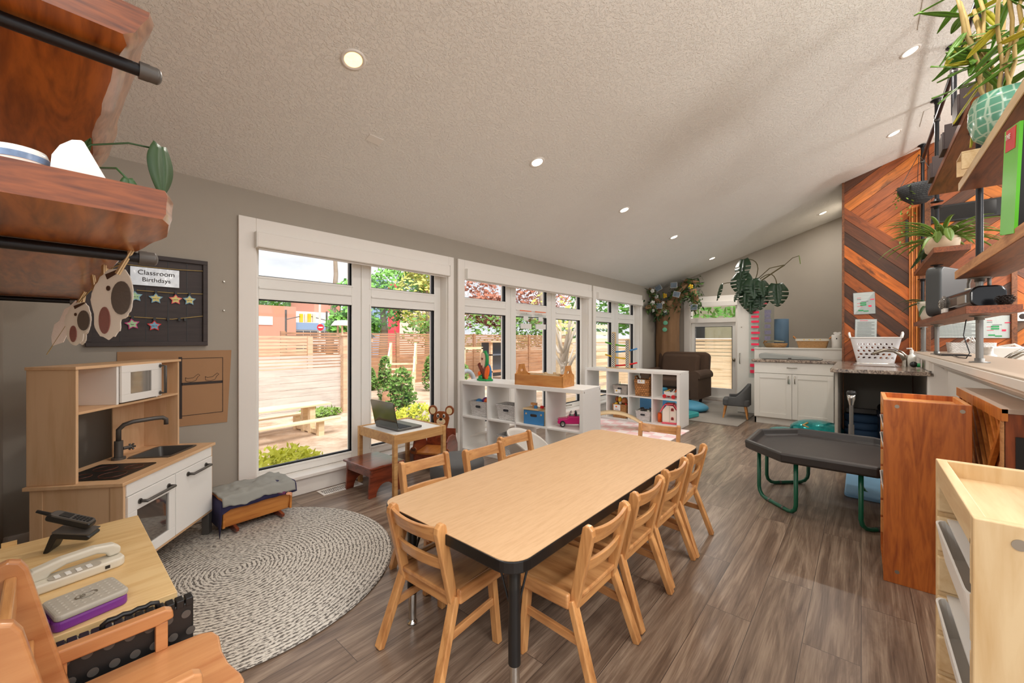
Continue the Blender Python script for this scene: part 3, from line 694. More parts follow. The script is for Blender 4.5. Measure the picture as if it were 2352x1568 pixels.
md = MB().box(.24, .53, ub - .012, ub, 1.035, 1.072).box(.24, .53, ub - .012, ub, .884, .922).box(.24, .30, ub - .012, ub, .922, 1.035).box(.45, .53, ub - .012, ub, .922, 1.035).build('microwave_door', 'white', k, bevel=.002)
MB().box(.30, .45, ub - .006, ub - .002, .922, 1.035).build('microwave_window', 'mirrorish', md); handle(md, .515, 1.055, .90, ub - .012, True)

# ---------------------------------------------------------------- doll cradle with blankets
c = thing('doll_cradle', 'small wooden doll cradle on rockers beside the toy kitchen', 'doll cradle', (.90, 3.09, .014), R(3))
MB().add([(-.215, -.105, .045), (.215, -.105, .045), (.235, -.125, .19), (-.235, -.125, .19), (-.215, -.09, .045), (.215, -.09, .045), (.235, -.11, .19), (-.235, -.11, .19)], [(0, 1, 2, 3), (7, 6, 5, 4), (0, 4, 5, 1), (3, 2, 6, 7), (1, 5, 6, 2), (0, 3, 7, 4)]).build('side_board', 'cradle', c, bevel=.003)
MB().box(-.22, .22, .10, .115, .045, .19).build('side_board', 'cradle', c, bevel=.003)
MB().box(-.215, .215, -.10, .11, .04, .052).build('base_board', 'cradle', c)
for sx in (-1, 1):
    MB().prism([(-.12, .04), (.12, .04), (.14, .20), (.09, .225), (-.09, .225), (-.135, .20)], sx * .228 - .008, sx * .228 + .008, 'yz').build('end_board', 'cradle', c, bevel=.003)
    MB().prism([(-.16, .03), (-.15, .008), (-.08, 0), (.08, 0), (.13, .01), (.13, .03), (.08, .042), (-.08, .042)], sx * .155 - .011, sx * .155 + .011, 'yz').build('rocker', 'mahog', c, bevel=.004)
c.scale = (.86, 1, 1)
def cloth(x0, x1, y0, y1, fz, nx=24, ny=18, amp=.006, seed=0, edge=0):
    g = MB(); vs = []
    for j in range(ny + 1):
        for i in range(nx + 1):
            x = x0 + (x1 - x0) * i / nx; y = y0 + (y1 - y0) * j / ny
            nn = noise.noise(Vector((x * 9 + seed, y * 9, seed))) * amp + noise.noise(Vector((x * 26 + seed, y * 22, seed))) * amp * .4
            X_, Y_, Z_ = fz(x, y); vs.append((X_, Y_, Z_ + nn))
    g.add(vs, [(j * (nx + 1) + i, j * (nx + 1) + i + 1, (j + 1) * (nx + 1) + i + 1, (j + 1) * (nx + 1) + i) for j in range(ny) for i in range(nx)], True); return g
def drape1(x, y):
    yy = max(y, -.14); zz = .236 - .25 * max(0, abs(x) - .20) ** 1.2
    if y < -.125: zz -= (-.125 - y) * .9; yy = -.125 + (y + .125) * .25 - .01
    return (x, yy, zz)
o = cloth(-.245, .25, -.19, .12, drape1, 40, 30, .022, 3).build('blanket', plain('grey_cotton_blanket', C(150, 150, 144), .95, var=.1), solid=.006); o.location = c.location; o.rotation_euler = c.rotation_euler; o.scale = c.scale
tag(o, 'crumpled grey blanket lying over the doll cradle', 'blanket')
def drape2(x, y):
    yy = max(y, -.13); zz = .222
    if x < -.21: zz -= (-.21 - x) * 3.2; x = -.21 + (x + .21) * .35 - .035
    if y < -.12: zz -= (-.12 - y) * 1.0; yy = -.12 + (y + .12) * .2 - .012
    return (x, yy, zz)
o = cloth(-.26, .262, -.185, .115, drape2, amp=.006, seed=8).build('blanket', 'navy', solid=.005); o.location = c.location; o.rotation_euler = c.rotation_euler; o.scale = c.scale
tag(o, 'navy blanket hanging under the grey one on the doll cradle', 'blanket')
dl = thing('doll', 'doll arm in a purple sleeve poking over the cradle side', 'doll', c.location, c.rotation_euler.z)
MB().tube([(.03, -.03, .17), (.09, -.10, .185), (.12, -.132, .178), (.15, -.148, .165)], [.022, .024, .02, .012], 12).build('sleeve', plain('plum_sleeve', C(110, 52, 92), .8), dl)
s = MB().ball((.163, -.155, .158), (.013, .010, .010))
for i in range(4): s.tube([(.168, -.158 + i * .001, .165 - i * .005), (.178, -.162, .163 - i * .0055), (.184, -.160, .158 - i * .0055)], .0032, 6)
s.tube([(.158, -.160, .165), (.165, -.168, .170)], .003, 6)
s.build('hand', plain('doll_skin', C(240, 176, 140), .5), dl)

# ---------------------------------------------------------------- window corner: stool, child table, laptop, bear chair, pouf
s = thing('step_stool', 'dark mahogany step stool with arched legs below the window', 'stool', (1.745, 3.01, 0), R(2))
MB().box(-.155, .155, -.20, .20, .222, .24).build('top_board', 'mahog', s, bevel=.004)
for a_ in (-.135, .12): MB().box(a_, a_ + .015, -.185, .185, .16, .222).build('apron', 'mahog', s, bevel=.003)
for sy in (-1, 1):
    arch = [(-.15, .0), (-.085, .0)] + [(-.085 + .085 * (1 - math.cos(a * PI / 10)), .085 * math.sin(a * PI / 10) * 1.1) for a in range(1, 10)] + [(.085, 0), (.15, 0), (.135, .222), (-.135, .222)]
    MB().prism(arch, sy * .165 - .01, sy * .165 + .01, 'xz').build('leg_panel', 'mahog', s, bevel=.003)
t = thing('child_table', 'square child table in honey wood with white top holding the laptop', 'table', (1.745, 2.71, 0))
TW, TD, TH = .51, .56, .478
for x, y in ((0, 0), (TW - .032, 0), (0, TD - .032), (TW - .032, TD - .032)):
    l = MB().box(x, x + .032, y, y + .032, 0, TH).build('leg', 'latte', t, bevel=.002)
for q in ((.032, TW - .032, .004, .018), (.032, TW - .032, TD - .018, TD - .004), (.004, .018, .032, TD - .032), (TW - .018, TW - .004, .032, TD - .032)): MB().box(*q, TH - .075, TH).build('apron', 'latte', t, bevel=.002)
MB().box(.018, TW - .018, .018, TD - .018, TH - .02, TH - .008).build('top_panel', 'white', t)
lp = thing('laptop', 'open grey laptop standing on the white child table', 'laptop', (1.975, 3.0, TH - .008), R(91))
MB().prism(rrect(-.17, .17, -.12, .12, .012), .004, .018).build('base', 'gunmetal', lp, bevel=.003)
MB().box(-.145, .145, -.03, .09, .018, .0195).build('keyboard', 'black', lp)
s = MB()
for i in range(13):
    for j in range(5): s.box(-.142 + i * .022, -.124 + i * .022, -.027 + j * .0232, -.008 + j * .0232, .0195, .0215)
s.build('keys', 'gasket', lp)
M['lid'] = plain('laptop_lid_metal', C(96, 98, 94), .12, .85)
ld_ = MB().at((0, .118, .02), (R(-12), 0, 0)).prism(rrect(-.17, .17, 0, .225, .012), -.002, .004, 'xz').build('screen', 'lid', lp, bevel=.002)
MB().at((0, .118, .02), (R(-12), 0, 0)).box(-.158, .158, -.003, -.002, .015, .215).build('display', 'black', ld_)
lg = MB().at((.135, .1235, .045), (R(-12), 0, 0)).cyl((0, 0, 0), (0, .0025, 0), .011, n=24).build('logo_disc', 'chrome', ld_)
text('logo', 'hp', .013, 'gasket', ld_, (.135, .1265, .045), (R(78), 0, R(180)))

b = thing('bear_chair', 'brown wooden child chair with a cut-out bear head back', 'chair', (2.45, 3.09, 0), R(-150))
M['bear'] = wood('bear_brown_wood', C(152, 84, 42), C(120, 60, 28), 'z', .35, .8, coat=.3)
M['bearcream'] = plain('bear_cream_paint', C(232, 212, 172), .5)
for sy in (-1, 1):
    pr_ = [(-.16, 0), (.14, 0), (.15, .16), (.17, .20), (.14, .27), (.07, .31), (-.02, .31), (-.09, .28), (-.14, .20)]
    MB().prism(pr_, sy * .16 - .009, sy * .16 + .009, 'xz').build('side_panel', 'mahog', b, bevel=.004)
MB().box(-.13, .15, -.15, .15, .15, .168).build('seat', 'cradle', b, bevel=.003)
MB().box(-.145, -.13, -.15, .15, .05, .34).build('back_panel', 'mahog', b, bevel=.003)
MB().box(.14, .155, -.15, .15, .09, .15).build('front_apron', 'mahog', b)
for sy in (-1, 1):
    pw = MB().prism([(sy * .16 + .034 * math.cos(a * PI / 8), .185 + .034 * math.sin(a * PI / 8)) for a in range(16)], .150, .166, 'yz').build('paw', 'bear', b, bevel=.003)
    s = MB()
    for q in (-.014, 0, .014): s.box(.166, .168, sy * .16 + q - .003, sy * .16 + q + .003, .18, .205)
    s.build('claw', 'ink', pw)
def disc(cx, cz_, rx, rz, x0, x1, n=28): return MB().prism([(cx + rx * math.cos(2 * PI * i / n), cz_ + rz * math.sin(2 * PI * i / n)) for i in range(n)], x0, x1, 'yz')
hd = MB().prism([(-.055, .33), (.055, .33), (.075, .39), (.085, .44), (.07, .485), (.03, .505), (-.03, .505), (-.07, .485), (-.085, .44), (-.075, .39)], -.145, -.127, 'yz').build('bear_head', 'bear', b, bevel=.005)
for sy in (-1, 1):
    e = disc(sy * .088, .515, .046, .048, -.145, -.127).build('ear', 'bear', hd, bevel=.004)
    disc(sy * .086, .511, .030, .034, -.127, -.1255).build('ear_inner', 'bearcream', hd)
    disc(sy * .032, .462, .013, .02, -.127, -.1250).build('eye_white', 'paper', hd); disc(sy * .030, .458, .008, .013, -.1250, -.1235).build('pupil', 'black', hd)
disc(0, .405, .046, .034, -.127, -.125).build('muzzle', 'bearcream', hd); disc(0, .428, .016, .012, -.125, -.121).build('nose', 'black', hd)
MB().tube([(-.1245, -.022, .395), (-.1245, -.01, .388), (-.1245, 0, .392), (-.1245, .01, .388), (-.1245, .022, .395)], .0018, 6).build('mouth', 'red', hd)

p_ = thing('pouf_stool', 'round charcoal padded stool on short wooden legs behind the table', 'stool', (1.965, 2.235, 0))
MB().lathe([(0, .20), (.17, .20), (.19, .215), (.197, .25), (.197, .33), (.19, .345), (.17, .357), (.1, .362), (0, .363)], n=48).build('cushion', 'fabric_grey', p_)
for i in range(4):
    a = PI / 4 + i * PI / 2; MB().cyl((.11 * math.cos(a), .11 * math.sin(a), .20), (.14 * math.cos(a), .14 * math.sin(a), 0), .016, .010).build('leg', 'latte', p_)

tb = thing('tub_chair', 'pale grey moulded child tub chair between table and cube shelf', 'chair', (2.50, 1.95, 0), R(-70))
vs = []; K = 28; H = 9
for j in range(H + 1):
    f = j / H
    for i in range(K + 1):
        a = R(-128 + 256 * i / K) + PI
        top = .50 - .20 * (abs(i / K - .5) * 2) ** 2.2
        z = .27 + (top - .27) * f; r_ = .155 + .045 * f ** .7
        vs.append((r_ * math.cos(a), r_ * math.sin(a), z))
g = MB().add(vs, [(j * (K + 1) + i, j * (K + 1) + i + 1, (j + 1) * (K + 1) + i + 1, (j + 1) * (K + 1) + i) for j in range(H) for i in range(K)], True)
g.build('shell', 'tubgrey', tb, solid=.012)
MB().lathe([(0, .25), (.12, .255), (.155, .275), (.12, .272), (0, .268)], n=32).build('seat', 'tubgrey', tb)
for i in range(4):
    a = PI / 4 + i * PI / 2; MB().cyl((.09 * math.cos(a), .09 * math.sin(a), .255), (.15 * math.cos(a), .15 * math.sin(a), 0), .014, .010).build('leg', 'latte', tb)

vt = thing('floor_vent', 'white slotted floor vent by the window wall', 'vent', (1.575, 3.23, 0))
s = MB().box(-.165, .165, -.065, -.05, 0, .005).box(-.165, .165, .05, .065, 0, .005).box(-.165, -.15, -.05, .05, 0, .005).box(.15, .165, -.05, .05, 0, .005).box(-.15, .15, -.004, .004, 0, .005)
for i in range(21): s.box(-.148 + i * .0145, -.142 + i * .0145, -.05, .05, 0, .005)
s.build('grille', 'trim', vt); MB().box(-.15, .15, -.05, .05, .0005, .001).build('duct', 'black', vt)

# ---------------------------------------------------------------- cube shelves and their contents
def cube_shelf(label, loc, rz):
    r = thing('cube_shelf', label, 'shelf', loc, rz)
    W, Dp, T, I, O = 1.464, .39, .038, .016, .335
    MB().box(0, W, 0, Dp, .732, .77).build('top_board', 'white', r, bevel=.002)
    MB().box(0, W, 0, Dp, 0, .038).build('bottom_board', 'white', r, bevel=.002)
    MB().box(0, T, 0, Dp, .038, .732).build('side_board', 'white', r, bevel=.002)
    s = MB().box(W - T, W, 0, Dp, .038, .732).build('side_board', 'white', r, bevel=.002)
    for y in (.02, .37):
        MB().cyl((W - .001, y, .745), (W + .001, y, .745), .009).build('cap', 'greyplastic', s)
    for x in (.012, W - .015): MB().cyl((x, -.001, .75), (x, .001, .75), .009).build('cap', 'trim', s)
    for i in range(3): x = T + O * (i + 1) + I * i; MB().box(x, x + I, 0.001, Dp, .038, .732).build('divider', 'white', r, bevel=.001)
    for i in range(4): x = T + (O + I) * i; MB().box(x, x + O, .001, Dp, .377, .393).build('shelf_board', 'white', r, bevel=.001)
    return r
K1, A1 = (2.955, 3.315), R(-84); K2, A2 = (5.60, 3.32), R(-90)
cube_shelf('white cube shelf nearer the table with the wooden tool caddy on top', (K1[0], K1[1], 0), A1)
cube_shelf('white cube shelf by the brown armchair with the car ramp toy on top', (K2[0], K2[1], 0), A2)
def kp(K, A, x, y, z): return (K[0] + x * math.cos(A) - y * math.sin(A), K[1] + x * math.sin(A) + y * math.cos(A), z)
def cub(i): return .038 + .351 * i + .1675
def tray(g, w, d, h, taper=.82, t=.004, z0=0):
    """tapered open bin centred on the origin"""
    def ring(s_, z, k=0): return [(a * (s_) - 0, b * (s_), z) for a, b in rrect(-w / 2 + k, w / 2 - k, -d / 2 + k, d / 2 - k, min(w, d) * .12)]
    rs = [ring(taper, z0), ring(1, z0 + h), ring(1, z0 + h, t), ring(taper, z0 + t, t)]; n_ = len(rs[0])
    vs = [v for q in rs for v in q]; fs = []
    for k in range(3): fs += [(k * n_ + i, k * n_ + (i + 1) % n_, (k + 1) * n_ + (i + 1) % n_, (k + 1) * n_ + i) for i in range(n_)]
    fs += [tuple(range(n_))[::-1], tuple(3 * n_ + i for i in range(n_))]
    return g.add(vs, fs)
def bin_(name, label, cat, loc, rz, w, d, h, mat, group=None, hole=True, rimc=None, taper=.82):
    b = thing(name, label, cat, loc, rz, group)
    tray(MB(), w, d, h, taper).build('basket_body', mat, b)
    MB().tube([(x, y, h) for x, y in rrect(-w / 2, w / 2, -d / 2, d / 2, min(w, d) * .12)], .005, 6, True).build('rim', rimc or mat, b)
    if hole:
        k = h * .66; f = -(d / 2) * (taper + (1 - taper) * .66) - .0015
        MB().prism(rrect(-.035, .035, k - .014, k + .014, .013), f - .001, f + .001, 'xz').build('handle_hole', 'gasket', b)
        MB().tube([(x, f - .001, z) for x, z in rrect(-.037, .037, k - .016, k + .016, .014)], .003, 6, True).build('handle_ring', rimc or mat, b)
    return b
zf = .395
B1 = kp(K1, A1, cub(0) + .01, .13, zf)
bin_('storage_basket', 'white woven plastic basket holding coloured balls', 'basket', B1, A1, .25, .17, .155, 'plasweave')
for i, (dx, dy, dz, m_, nm) in enumerate(((-.04, .0, .135, 'blue', 'blue ball in the woven basket'), (.07, .01, .15, 'orange', 'orange ball in the woven basket'), (.02, .045, .15, 'purple', 'violet ball behind the blue one in the woven basket'), (.105, .05, .185, plain('magenta_ball', C(186, 70, 120), .4), 'magenta ball on top of the woven basket'))):
    q = kp(K1, A1, cub(0) + dx, .13 + dy, zf + dz)
    tag(MB().ball((0, 0, 0), .042, 20, 12).build('ball', m_), nm, 'ball', 'balls in the woven basket').location = q
bin_('storage_basket', 'empty white woven plastic basket between the ball basket and blue toolbox', 'basket', kp(K1, A1, cub(1) + .03, .14, zf), A1, .27, .2, .15, 'plasweave')
tbx = thing('toy_toolbox', 'blue wooden toy toolbox with a pale wood top in the cube shelf', 'toy', kp(K1, A1, cub(2) + .02, .10, zf), A1)
MB().box(-.115, .115, -.07, -.06, 0, .135).box(-.115, .115, .06, .07, 0, .135).build('blue_panel', 'blue', tbx, bevel=.003)
MB().box(-.12, .12, -.06, .06, 0, .14).build('wood_case', 'raw_pine', tbx); MB().box(-.12, .06, -.078, .07, .137, .152).build('lid', 'raw_pine_h', tbx, bevel=.002)
MB().prism(rrect(-.038, .038, .075, .1, .012), -.0715, -.0705, 'xz').build('handle_slot', 'ink', tbx)
for x in (-.085, .085): MB().cyl((x, -.073, .1), (x, -.07, .1), .009).build('peg', 'raw_pine', tbx)
MB().cyl((-.03, 0, .152), (-.03, 0, .175), .024).cbox((-.05, .02, .185), (.06, .03, .022)).build('wood_parts', 'chair', tbx); MB().cyl((.0, -.03, .152), (.0, -.03, .178), .018).build('blue_peg', 'blue', tbx); MB().cbox((.055, .0, .165), (.03, .03, .025)).build('red_block', 'red', tbx, bevel=.004)

def toy_car(loc, rz):
    c = thing('toy_car', 'hot pink convertible doll car in the cube shelf', 'toy car', loc, rz)
    prof = [(-.16, .025), (-.165, .06), (-.15, .075), (-.06, .085), (-.03, .108), (.08, .108), (.15, .10), (.165, .085), (.165, .03)]
    MB().prism(prof, -.062, .062, 'xz').build('body', 'pink', c, bevel=.014, seg=4)
    MB().box(-.03, .09, -.05, .05, .095, .1085).build('cabin', 'black', c)
    for y in (-.03, .03):
        MB().prism(rrect(.03, .055, .06, .15, .012), y - .02, y + .02, 'xz').build('seat', 'black', c, bevel=.004); MB().ball((.035, y, .105), (.016, .018, .018)).build('seat_pad', 'pink', c)
    MB().tube([(-.03, -.05, .108), (-.008, -.048, .145), (-.008, .048, .145), (-.03, .05, .108)], .003, 6).build('windscreen_frame', 'black', c)
    MB().prism(rrect(-.028, .028, .052, .066, .006), -.172, -.166, 'yz').build('grille', 'chrome', c)
    for y in (-.046, .046): MB().ball((-.16, y, .062), (.006, .012, .007)).build('headlamp', 'chrome', c)
    for x in (-.105, .105):
        for y in (-.062, .062):
            w_ = MB().cyl((x, y - .008, .03), (x, y + .008, .03), .03, n=24).build('wheel', 'black', c, bevel=.003)
            s = MB().cyl((x, y - .0095, .03), (x, y + .0095, .03), .019, n=20)
            s.build('hubcap', 'chrome', w_)
toy_car(kp(K1, A1, cub(3) + .0, .19, zf), A1 + R(28)); bpy.data.objects['toy_car'].scale = (.84, .9, .95)
bin_('storage_basket', 'white woven basket in the lower row below the toolbox', 'basket', kp(K1, A1, cub(1) + .035, .13, .04), A1, .25, .19, .19, 'plasweave')
rt = thing('toy_phone', 'red plastic toy in the lower row of the cube shelf', 'toy', kp(K1, A1, cub(2) + .01, .09, .04), A1)
MB().prism(rrect(-.06, .06, 0, .09, .03), -.04, .04, 'xz').build('body', 'red', rt, bevel=.01); MB().cyl((0, -.045, .05), (0, -.038, .05), .022).build('dial', 'white', rt)

# rain-forest marble toy on the near cube shelf
t = thing('butterfly_toy', 'colourful plastic insect toy with orange wings on a green base', 'toy', kp(K1, A1, .235, .14, .77), A1)
t.scale = (1.1, 1.1, 1.5)
s = MB(); blob = [(.085 + .014 * math.sin(i * 2.3)) for i in range(20)]
MB().prism([(blob[i] * math.cos(i * PI / 10), blob[i] * .6 * math.sin(i * PI / 10)) for i in range(20)], 0, .014).build('green_base', 'green', t, bevel=.004)
MB().ball((-.05, 0, .014), (.03, .025, .03)).ball((.04, .01, .014), (.035, .03, .028)).build('green_leaf', 'green', t)
MB().tube([(-.01, 0, .01), (-.015, 0, .07), (-.03, 0, .11)], .015, 12).tube([(.0, 0, .01), (.0, 0, .1)], .012, 10).tube([(-.02, 0, .05), (-.075, 0, .12)], .018, 12).build('trunk', 'brownplastic', t)
MB().at((.035, -.01, .06), (0, R(20), 0)).ball((0, 0, 0), (.028, .015, .055)).ball((.02, 0, -.05), (.02, .012, .03)).build('orange_wing', 'orange', t)
MB().at((.05, .015, .065), (0, R(-10), 0)).ball((0, 0, 0), (.025, .012, .055)).build('blue_wing', 'blue', t)
MB().ball((-.06, -.01, .05), (.02, .012, .018)).build('orange_flower', 'orange', t)
MB().prism([(-.045, .12), (-.02, .06), (.0, .12), (.006, .16), (0, .19), (-.01, .205), (-.018, .192), (-.03, .21), (-.042, .19), (-.05, .16)], -.012, .006, 'xz').build('face_plate', plain('peach_plastic', C(240, 200, 176), .4), t, bevel=.003)
MB().tube([(-.03, .012, .20), (.0, .012, .205), (.018, .012, .18), (.022, .012, .15), (.012, .012, .11), (.0, .012, .09)], [.012, .016, .015, .016, .015, .008], 10).build('caterpillar', 'green', t)
MB().prism([(-.036, .165), (-.012, .165), (-.018, .15), (-.03, .15)], -.014, -.011, 'xz').build('mouth', 'brownplastic', t)

t = thing('tool_caddy', 'honey wood caddy with cut-out end handles on the near cube shelf', 'caddy', kp(K1, A1, .98, .14, .77), A1)
cl, cw = .27, .115
MB().box(-cl, cl, -cw, -cw + .012, 0, .105).box(-cl, cl, cw - .012, cw, 0, .105).build('side_board', 'toolwood', t, bevel=.003)
MB().box(-cl + .01, cl - .01, -cw + .01, cw - .01, 0, .012).build('base_board', 'toolwood', t)
def endb(x0, x1):
    pts = [(-cw, 0), (cw, 0), (cw, .105), (.075, .125), (.055, .16), (.045, .20), (-.045, .20), (-.055, .16), (-.075, .125), (-cw, .105)]
    g = MB(); hole = rrect(-.032, .032, .125, .15, .011, 4)
    # outline bridged to the hole on both faces
    n0 = len(hole); k = 24
    def onb(a):
        d = (math.cos(a), math.sin(a)); best = None
        for i in range(len(pts)):
            p, q = pts[i], pts[(i + 1) % len(pts)]; ex, ey = q[0] - p[0], q[1] - p[1]; px, py = p[0], p[1] - .1375
            den = d[0] * ey - d[1] * ex
            if abs(den) < 1e-9: continue
            t_ = (px * ey - py * ex) / den; u_ = (px * d[1] - py * d[0]) / den
            if t_ > 0 and -1e-6 <= u_ <= 1 + 1e-6 and (best is None or t_ < best): best = t_
        return (best * d[0], .1375 + best * d[1])
    angs = sorted([2 * PI * i / k for i in range(k)] + [math.atan2(p[1] - .1375, p[0]) % (2 * PI) for p in pts]); O = [onb(a) for a in angs]; Hh = []
    for a in angs:
        c_, s_ = math.cos(a), math.sin(a); r_ = 1 / max(abs(c_) / .032, abs(s_) / .0125); Hh.append((r_ * c_ * .97, .1375 + r_ * s_ * .97))
    m_ = len(angs); vs = []
    for x in (x0, x1): vs += [(x, a, b) for a, b in O] + [(x, a, b) for a, b in Hh]
    fs = []
    for i in range(m_):
        j = (i + 1) % m_; fs += [(i, m_ + i, m_ + j, j), (2 * m_ + i, 2 * m_ + j, 3 * m_ + j, 3 * m_ + i), (i, j, 2 * m_ + j, 2 * m_ + i), (m_ + i, 3 * m_ + i, 3 * m_ + j, m_ + j)]
    return g.add(vs, fs)
for x0, x1 in ((-cl, -cl + .014), (cl - .014, cl)): endb(x0, x1).build('end_board', 'toolwood', t)
for i, (x, y, z, a) in enumerate(((-.06, .0, .098, .3), (.04, .03, .102, -.2), (.10, -.03, .096, .1))):
    o = MB().prism(rrect(-.09, .09, -.014, .014, .012), 0, .01).cyl((.07, 0, .005), (.07, 0, .03), .015).build('wooden_tool', 'raw_pine_h')
    tag(o, ('long pale wooden play tool lying in the caddy', 'pale wooden mallet shape across the middle of the caddy', 'short pale wooden tool near the caddy end')[i], 'toy tool'); o.location = kp(K1, A1, .98 + x, .14 + y, .77 + z); o.rotation_euler = (0, R(2), A1 + a)
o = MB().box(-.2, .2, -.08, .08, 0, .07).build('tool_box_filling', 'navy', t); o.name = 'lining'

# contents of the far cube shelf
o = thing('baking_rack', 'grey metal grid tray in the far cube shelf, top row', 'rack', kp(K2, A2, cub(0), .15, zf), A2)
s = MB()
for i in range(12): s.cyl((-.12 + i * .022, -.09, .01), (-.12 + i * .022, .09, .01), .002, n=6)
s.cyl((-.125, -.09, .01), (.125, -.09, .01), .003, n=6).cyl((-.125, .09, .01), (.125, .09, .01), .003, n=6); s.build('grid', 'gunmetal', o); MB().box(-.13, .13, -.1, .1, 0, .004).build('tray_base', 'gasket', o)
b = bin_('storage_basket', 'taupe basket with a picture card on its front, top row', 'basket', kp(K2, A2, cub(1) + .02, .13, zf), A2, .25, .2, .13, 'plasweave_g')
q = MB().box(-.075, .02, -.108, -.106, .01, .075).build('label_card', 'paper', b); text('card_text', 'blocks', .014, 'ink', q, (0, -.109, .02), (R(90), 0, 0)); MB().ball((-.045, -.108, .052), (.014, .002, .012)).build('card_picture', 'yellow', q)
o = tag(MB().cyl((0, 0, 0), (-.01, 0, .12), .004).build('marker_pen', 'green'), 'green pen standing in the taupe basket', 'pen'); o.location = kp(K2, A2, cub(1) - .02, .14, zf + .06)
b = bin_('wicker_basket', 'tall wide-split wicker basket with two ear handles, top row', 'basket', kp(K2, A2, cub(2) + .0, .14, zf), A2, .235, .19, .235, 'wicker_wide', hole=False, taper=.86)
for sx in (-1, 1): MB().tube([(sx * .10, -.05, .235), (sx * .112, -.045, .275), (sx * .112, .03, .28), (sx * .10, .05, .235)], .012, 10).build('ear_handle', 'wicker_wide', b)
q = MB().prism(rrect(-.055, .055, .185, .24, .008), -.101, -.099, 'xz').build('label_card', 'paper', b); MB().ball((-.025, -.101, .218), (.012, .002, .006)).build('card_picture', 'purple', q); MB().ball((.008, -.101, .222), (.009, .002, .009)).build('card_picture', 'yellow', q)
t = thing('toy_wagon', 'small white toy wagon with red wheels and yellow handle', 'toy', kp(K2, A2, cub(3) + .04, .14, zf), A2 - R(8))
tray(MB(), .17, .11, .055, .9, .004, .035).build('wagon_body', 'white', t)
for x in (-.065, .065):
    for y in (-.058, .058): MB().cyl((x, y - .008, .026), (x, y + .008, .026), .026, n=20).build('wheel', 'red', t, bevel=.002)
MB().tube([(-.08, 0, .07), (-.09, -.01, .085), (0, -.01, .12)], .006, 8).build('handle', 'yellow', t)
for i, m_ in enumerate(('gunmetal', 'trim', 'orange')): MB().cyl((.0 + i * .02, -.03 + i * .02, .06), (.02 + i * .03, -.01 + i * .02, .125), .009).build('wagon_load', m_, t)
b = bin_('wicker_basket', 'brown wicker basket heaped with play food, bottom row', 'basket', kp(K2, A2, cub(1) + .01, .13, .04), A2, .235, .2, .20, 'wicker', hole=False, taper=.9)
q = MB().box(-.085, .025, -.106, -.104, .11, .195).build('label_card', 'paper', b); text('card_text', 'play food', .014, 'ink', q, (-.03, -.107, .125), (R(90), 0, 0)); MB().ball((-.04, -.105, .165), (.016, .002, .014)).build('card_picture', 'orange', q)
M['foodbrown'] = plain('bread_brown', C(164, 96, 50), .6)
for i, (x, y, z, r_, m_, lb) in enumerate(((.06, -.03, .25, (.052, .045, .05), 'foodbrown', 'round brown play loaf heaped in the wicker basket'), (-.02, -.02, .265, (.032, .03, .042), 'yellow', 'yellow play pepper upright in the wicker basket'), (-.075, .0, .26, (.035, .03, .045), 'foodbrown', 'brown play potato at the edge of the wicker basket'),
                                          (-.06, -.06, .205, (.045, .02, .018), 'yellow', 'yellow play banana lying on the wicker basket rim'), (.02, .05, .28, (.05, .03, .015), 'green', 'green play leaf behind the play food'), (.095, -.06, .205, (.018, .015, .015), 'red', 'small red play tomato on the wicker basket'), (.0, -.05, .215, (.025, .02, .025), 'cream', 'pale play dumpling in the middle of the wicker basket'))):
    tag(MB().ball((0, 0, 0), r_, 16, 10).build('play_food', m_), lb, 'toy food', 'play food in the wicker basket').location = kp(K2, A2, cub(1) + .01 + x, .13 + y, .04 + z)
    bpy.context.view_layer
b = bin_('storage_basket', 'white woven basket full of small metal toys, bottom row', 'basket', kp(K2, A2, cub(2) + .03, .12, .04), A2, .235, .2, .14, 'plasweave')
for i in range(12):
    o = MB().cbox((0, 0, 0), (.05, .03, .02)).build('toy_vehicle', ('cream', 'gunmetal', 'ink')[i % 3], bevel=.005); o.location = kp(K2, A2, cub(2) + .03 - .07 + .045 * (i % 4), .07 + .05 * (i // 4), .04 + .138 + .012 * (i % 3)); o.rotation_euler = (.5 * (i % 3 - 1), .6 * (i % 2), i * 1.1)
    tag(o, 'small grey and cream toy vehicle heaped in the white woven basket', 'toy', 'toy vehicles in the woven basket')
h = thing('doll_house', 'white doll house with pink roof in the far cube shelf', 'doll house', kp(K2, A2, cub(3) + .03, .15, .04), A2 + R(12))
MB().prism([(-.095, .02), (.085, .02), (.085, .19), (.045, .25), (-.04, .255), (-.095, .19)], -.07, .07, 'xz').build('house_wall', plain('doll_house_cream', C(240, 232, 218), .4), h, bevel=.003)
MB().box(-.105, .1, -.085, .085, 0, .02).build('base_plate', 'rosepink', h, bevel=.003)
s = MB()
for a, b_ in (((-.12, .155), (-.06, .26)), ((-.06, .26), (.05, .268)), ((.05, .268), (.105, .185))):
    dx, dz = b_[0] - a[0], b_[1] - a[1]; l = math.hypot(dx, dz); nx, nz_ = -dz / l * .014, dx / l * .014
    s.prism([a, b_, (b_[0] + nx, b_[1] + nz_), (a[0] + nx, a[1] + nz_)], -.085, .085, 'xz')
s.build('roof', 'rosepink', h); MB().box(-.03, .01, -.03, .03, .27, .285).build('roof_catch', 'orange', h)
MB().box(-.006, .004, -.074, -.07, .02, .245).build('seam', 'cream', h)
for x, z in ((.035, .20), (.035, .075)):
    pts = [(x - .017, z - .018), (x + .017, z - .018), (x + .017, z + .008)] + [(x + .017 * math.cos(a * PI / 8), z + .008 + .014 * math.sin(a * PI / 8)) for a in range(1, 8)] + [(x - .017, z + .008)]
    wn = MB().prism(pts, -.073, -.0705, 'xz').build('window', 'brownplastic', h); MB().tube([(a_, -.073, b_) for a_, b_ in pts], .002, 6, True).build('frame', 'rosepink', wn)
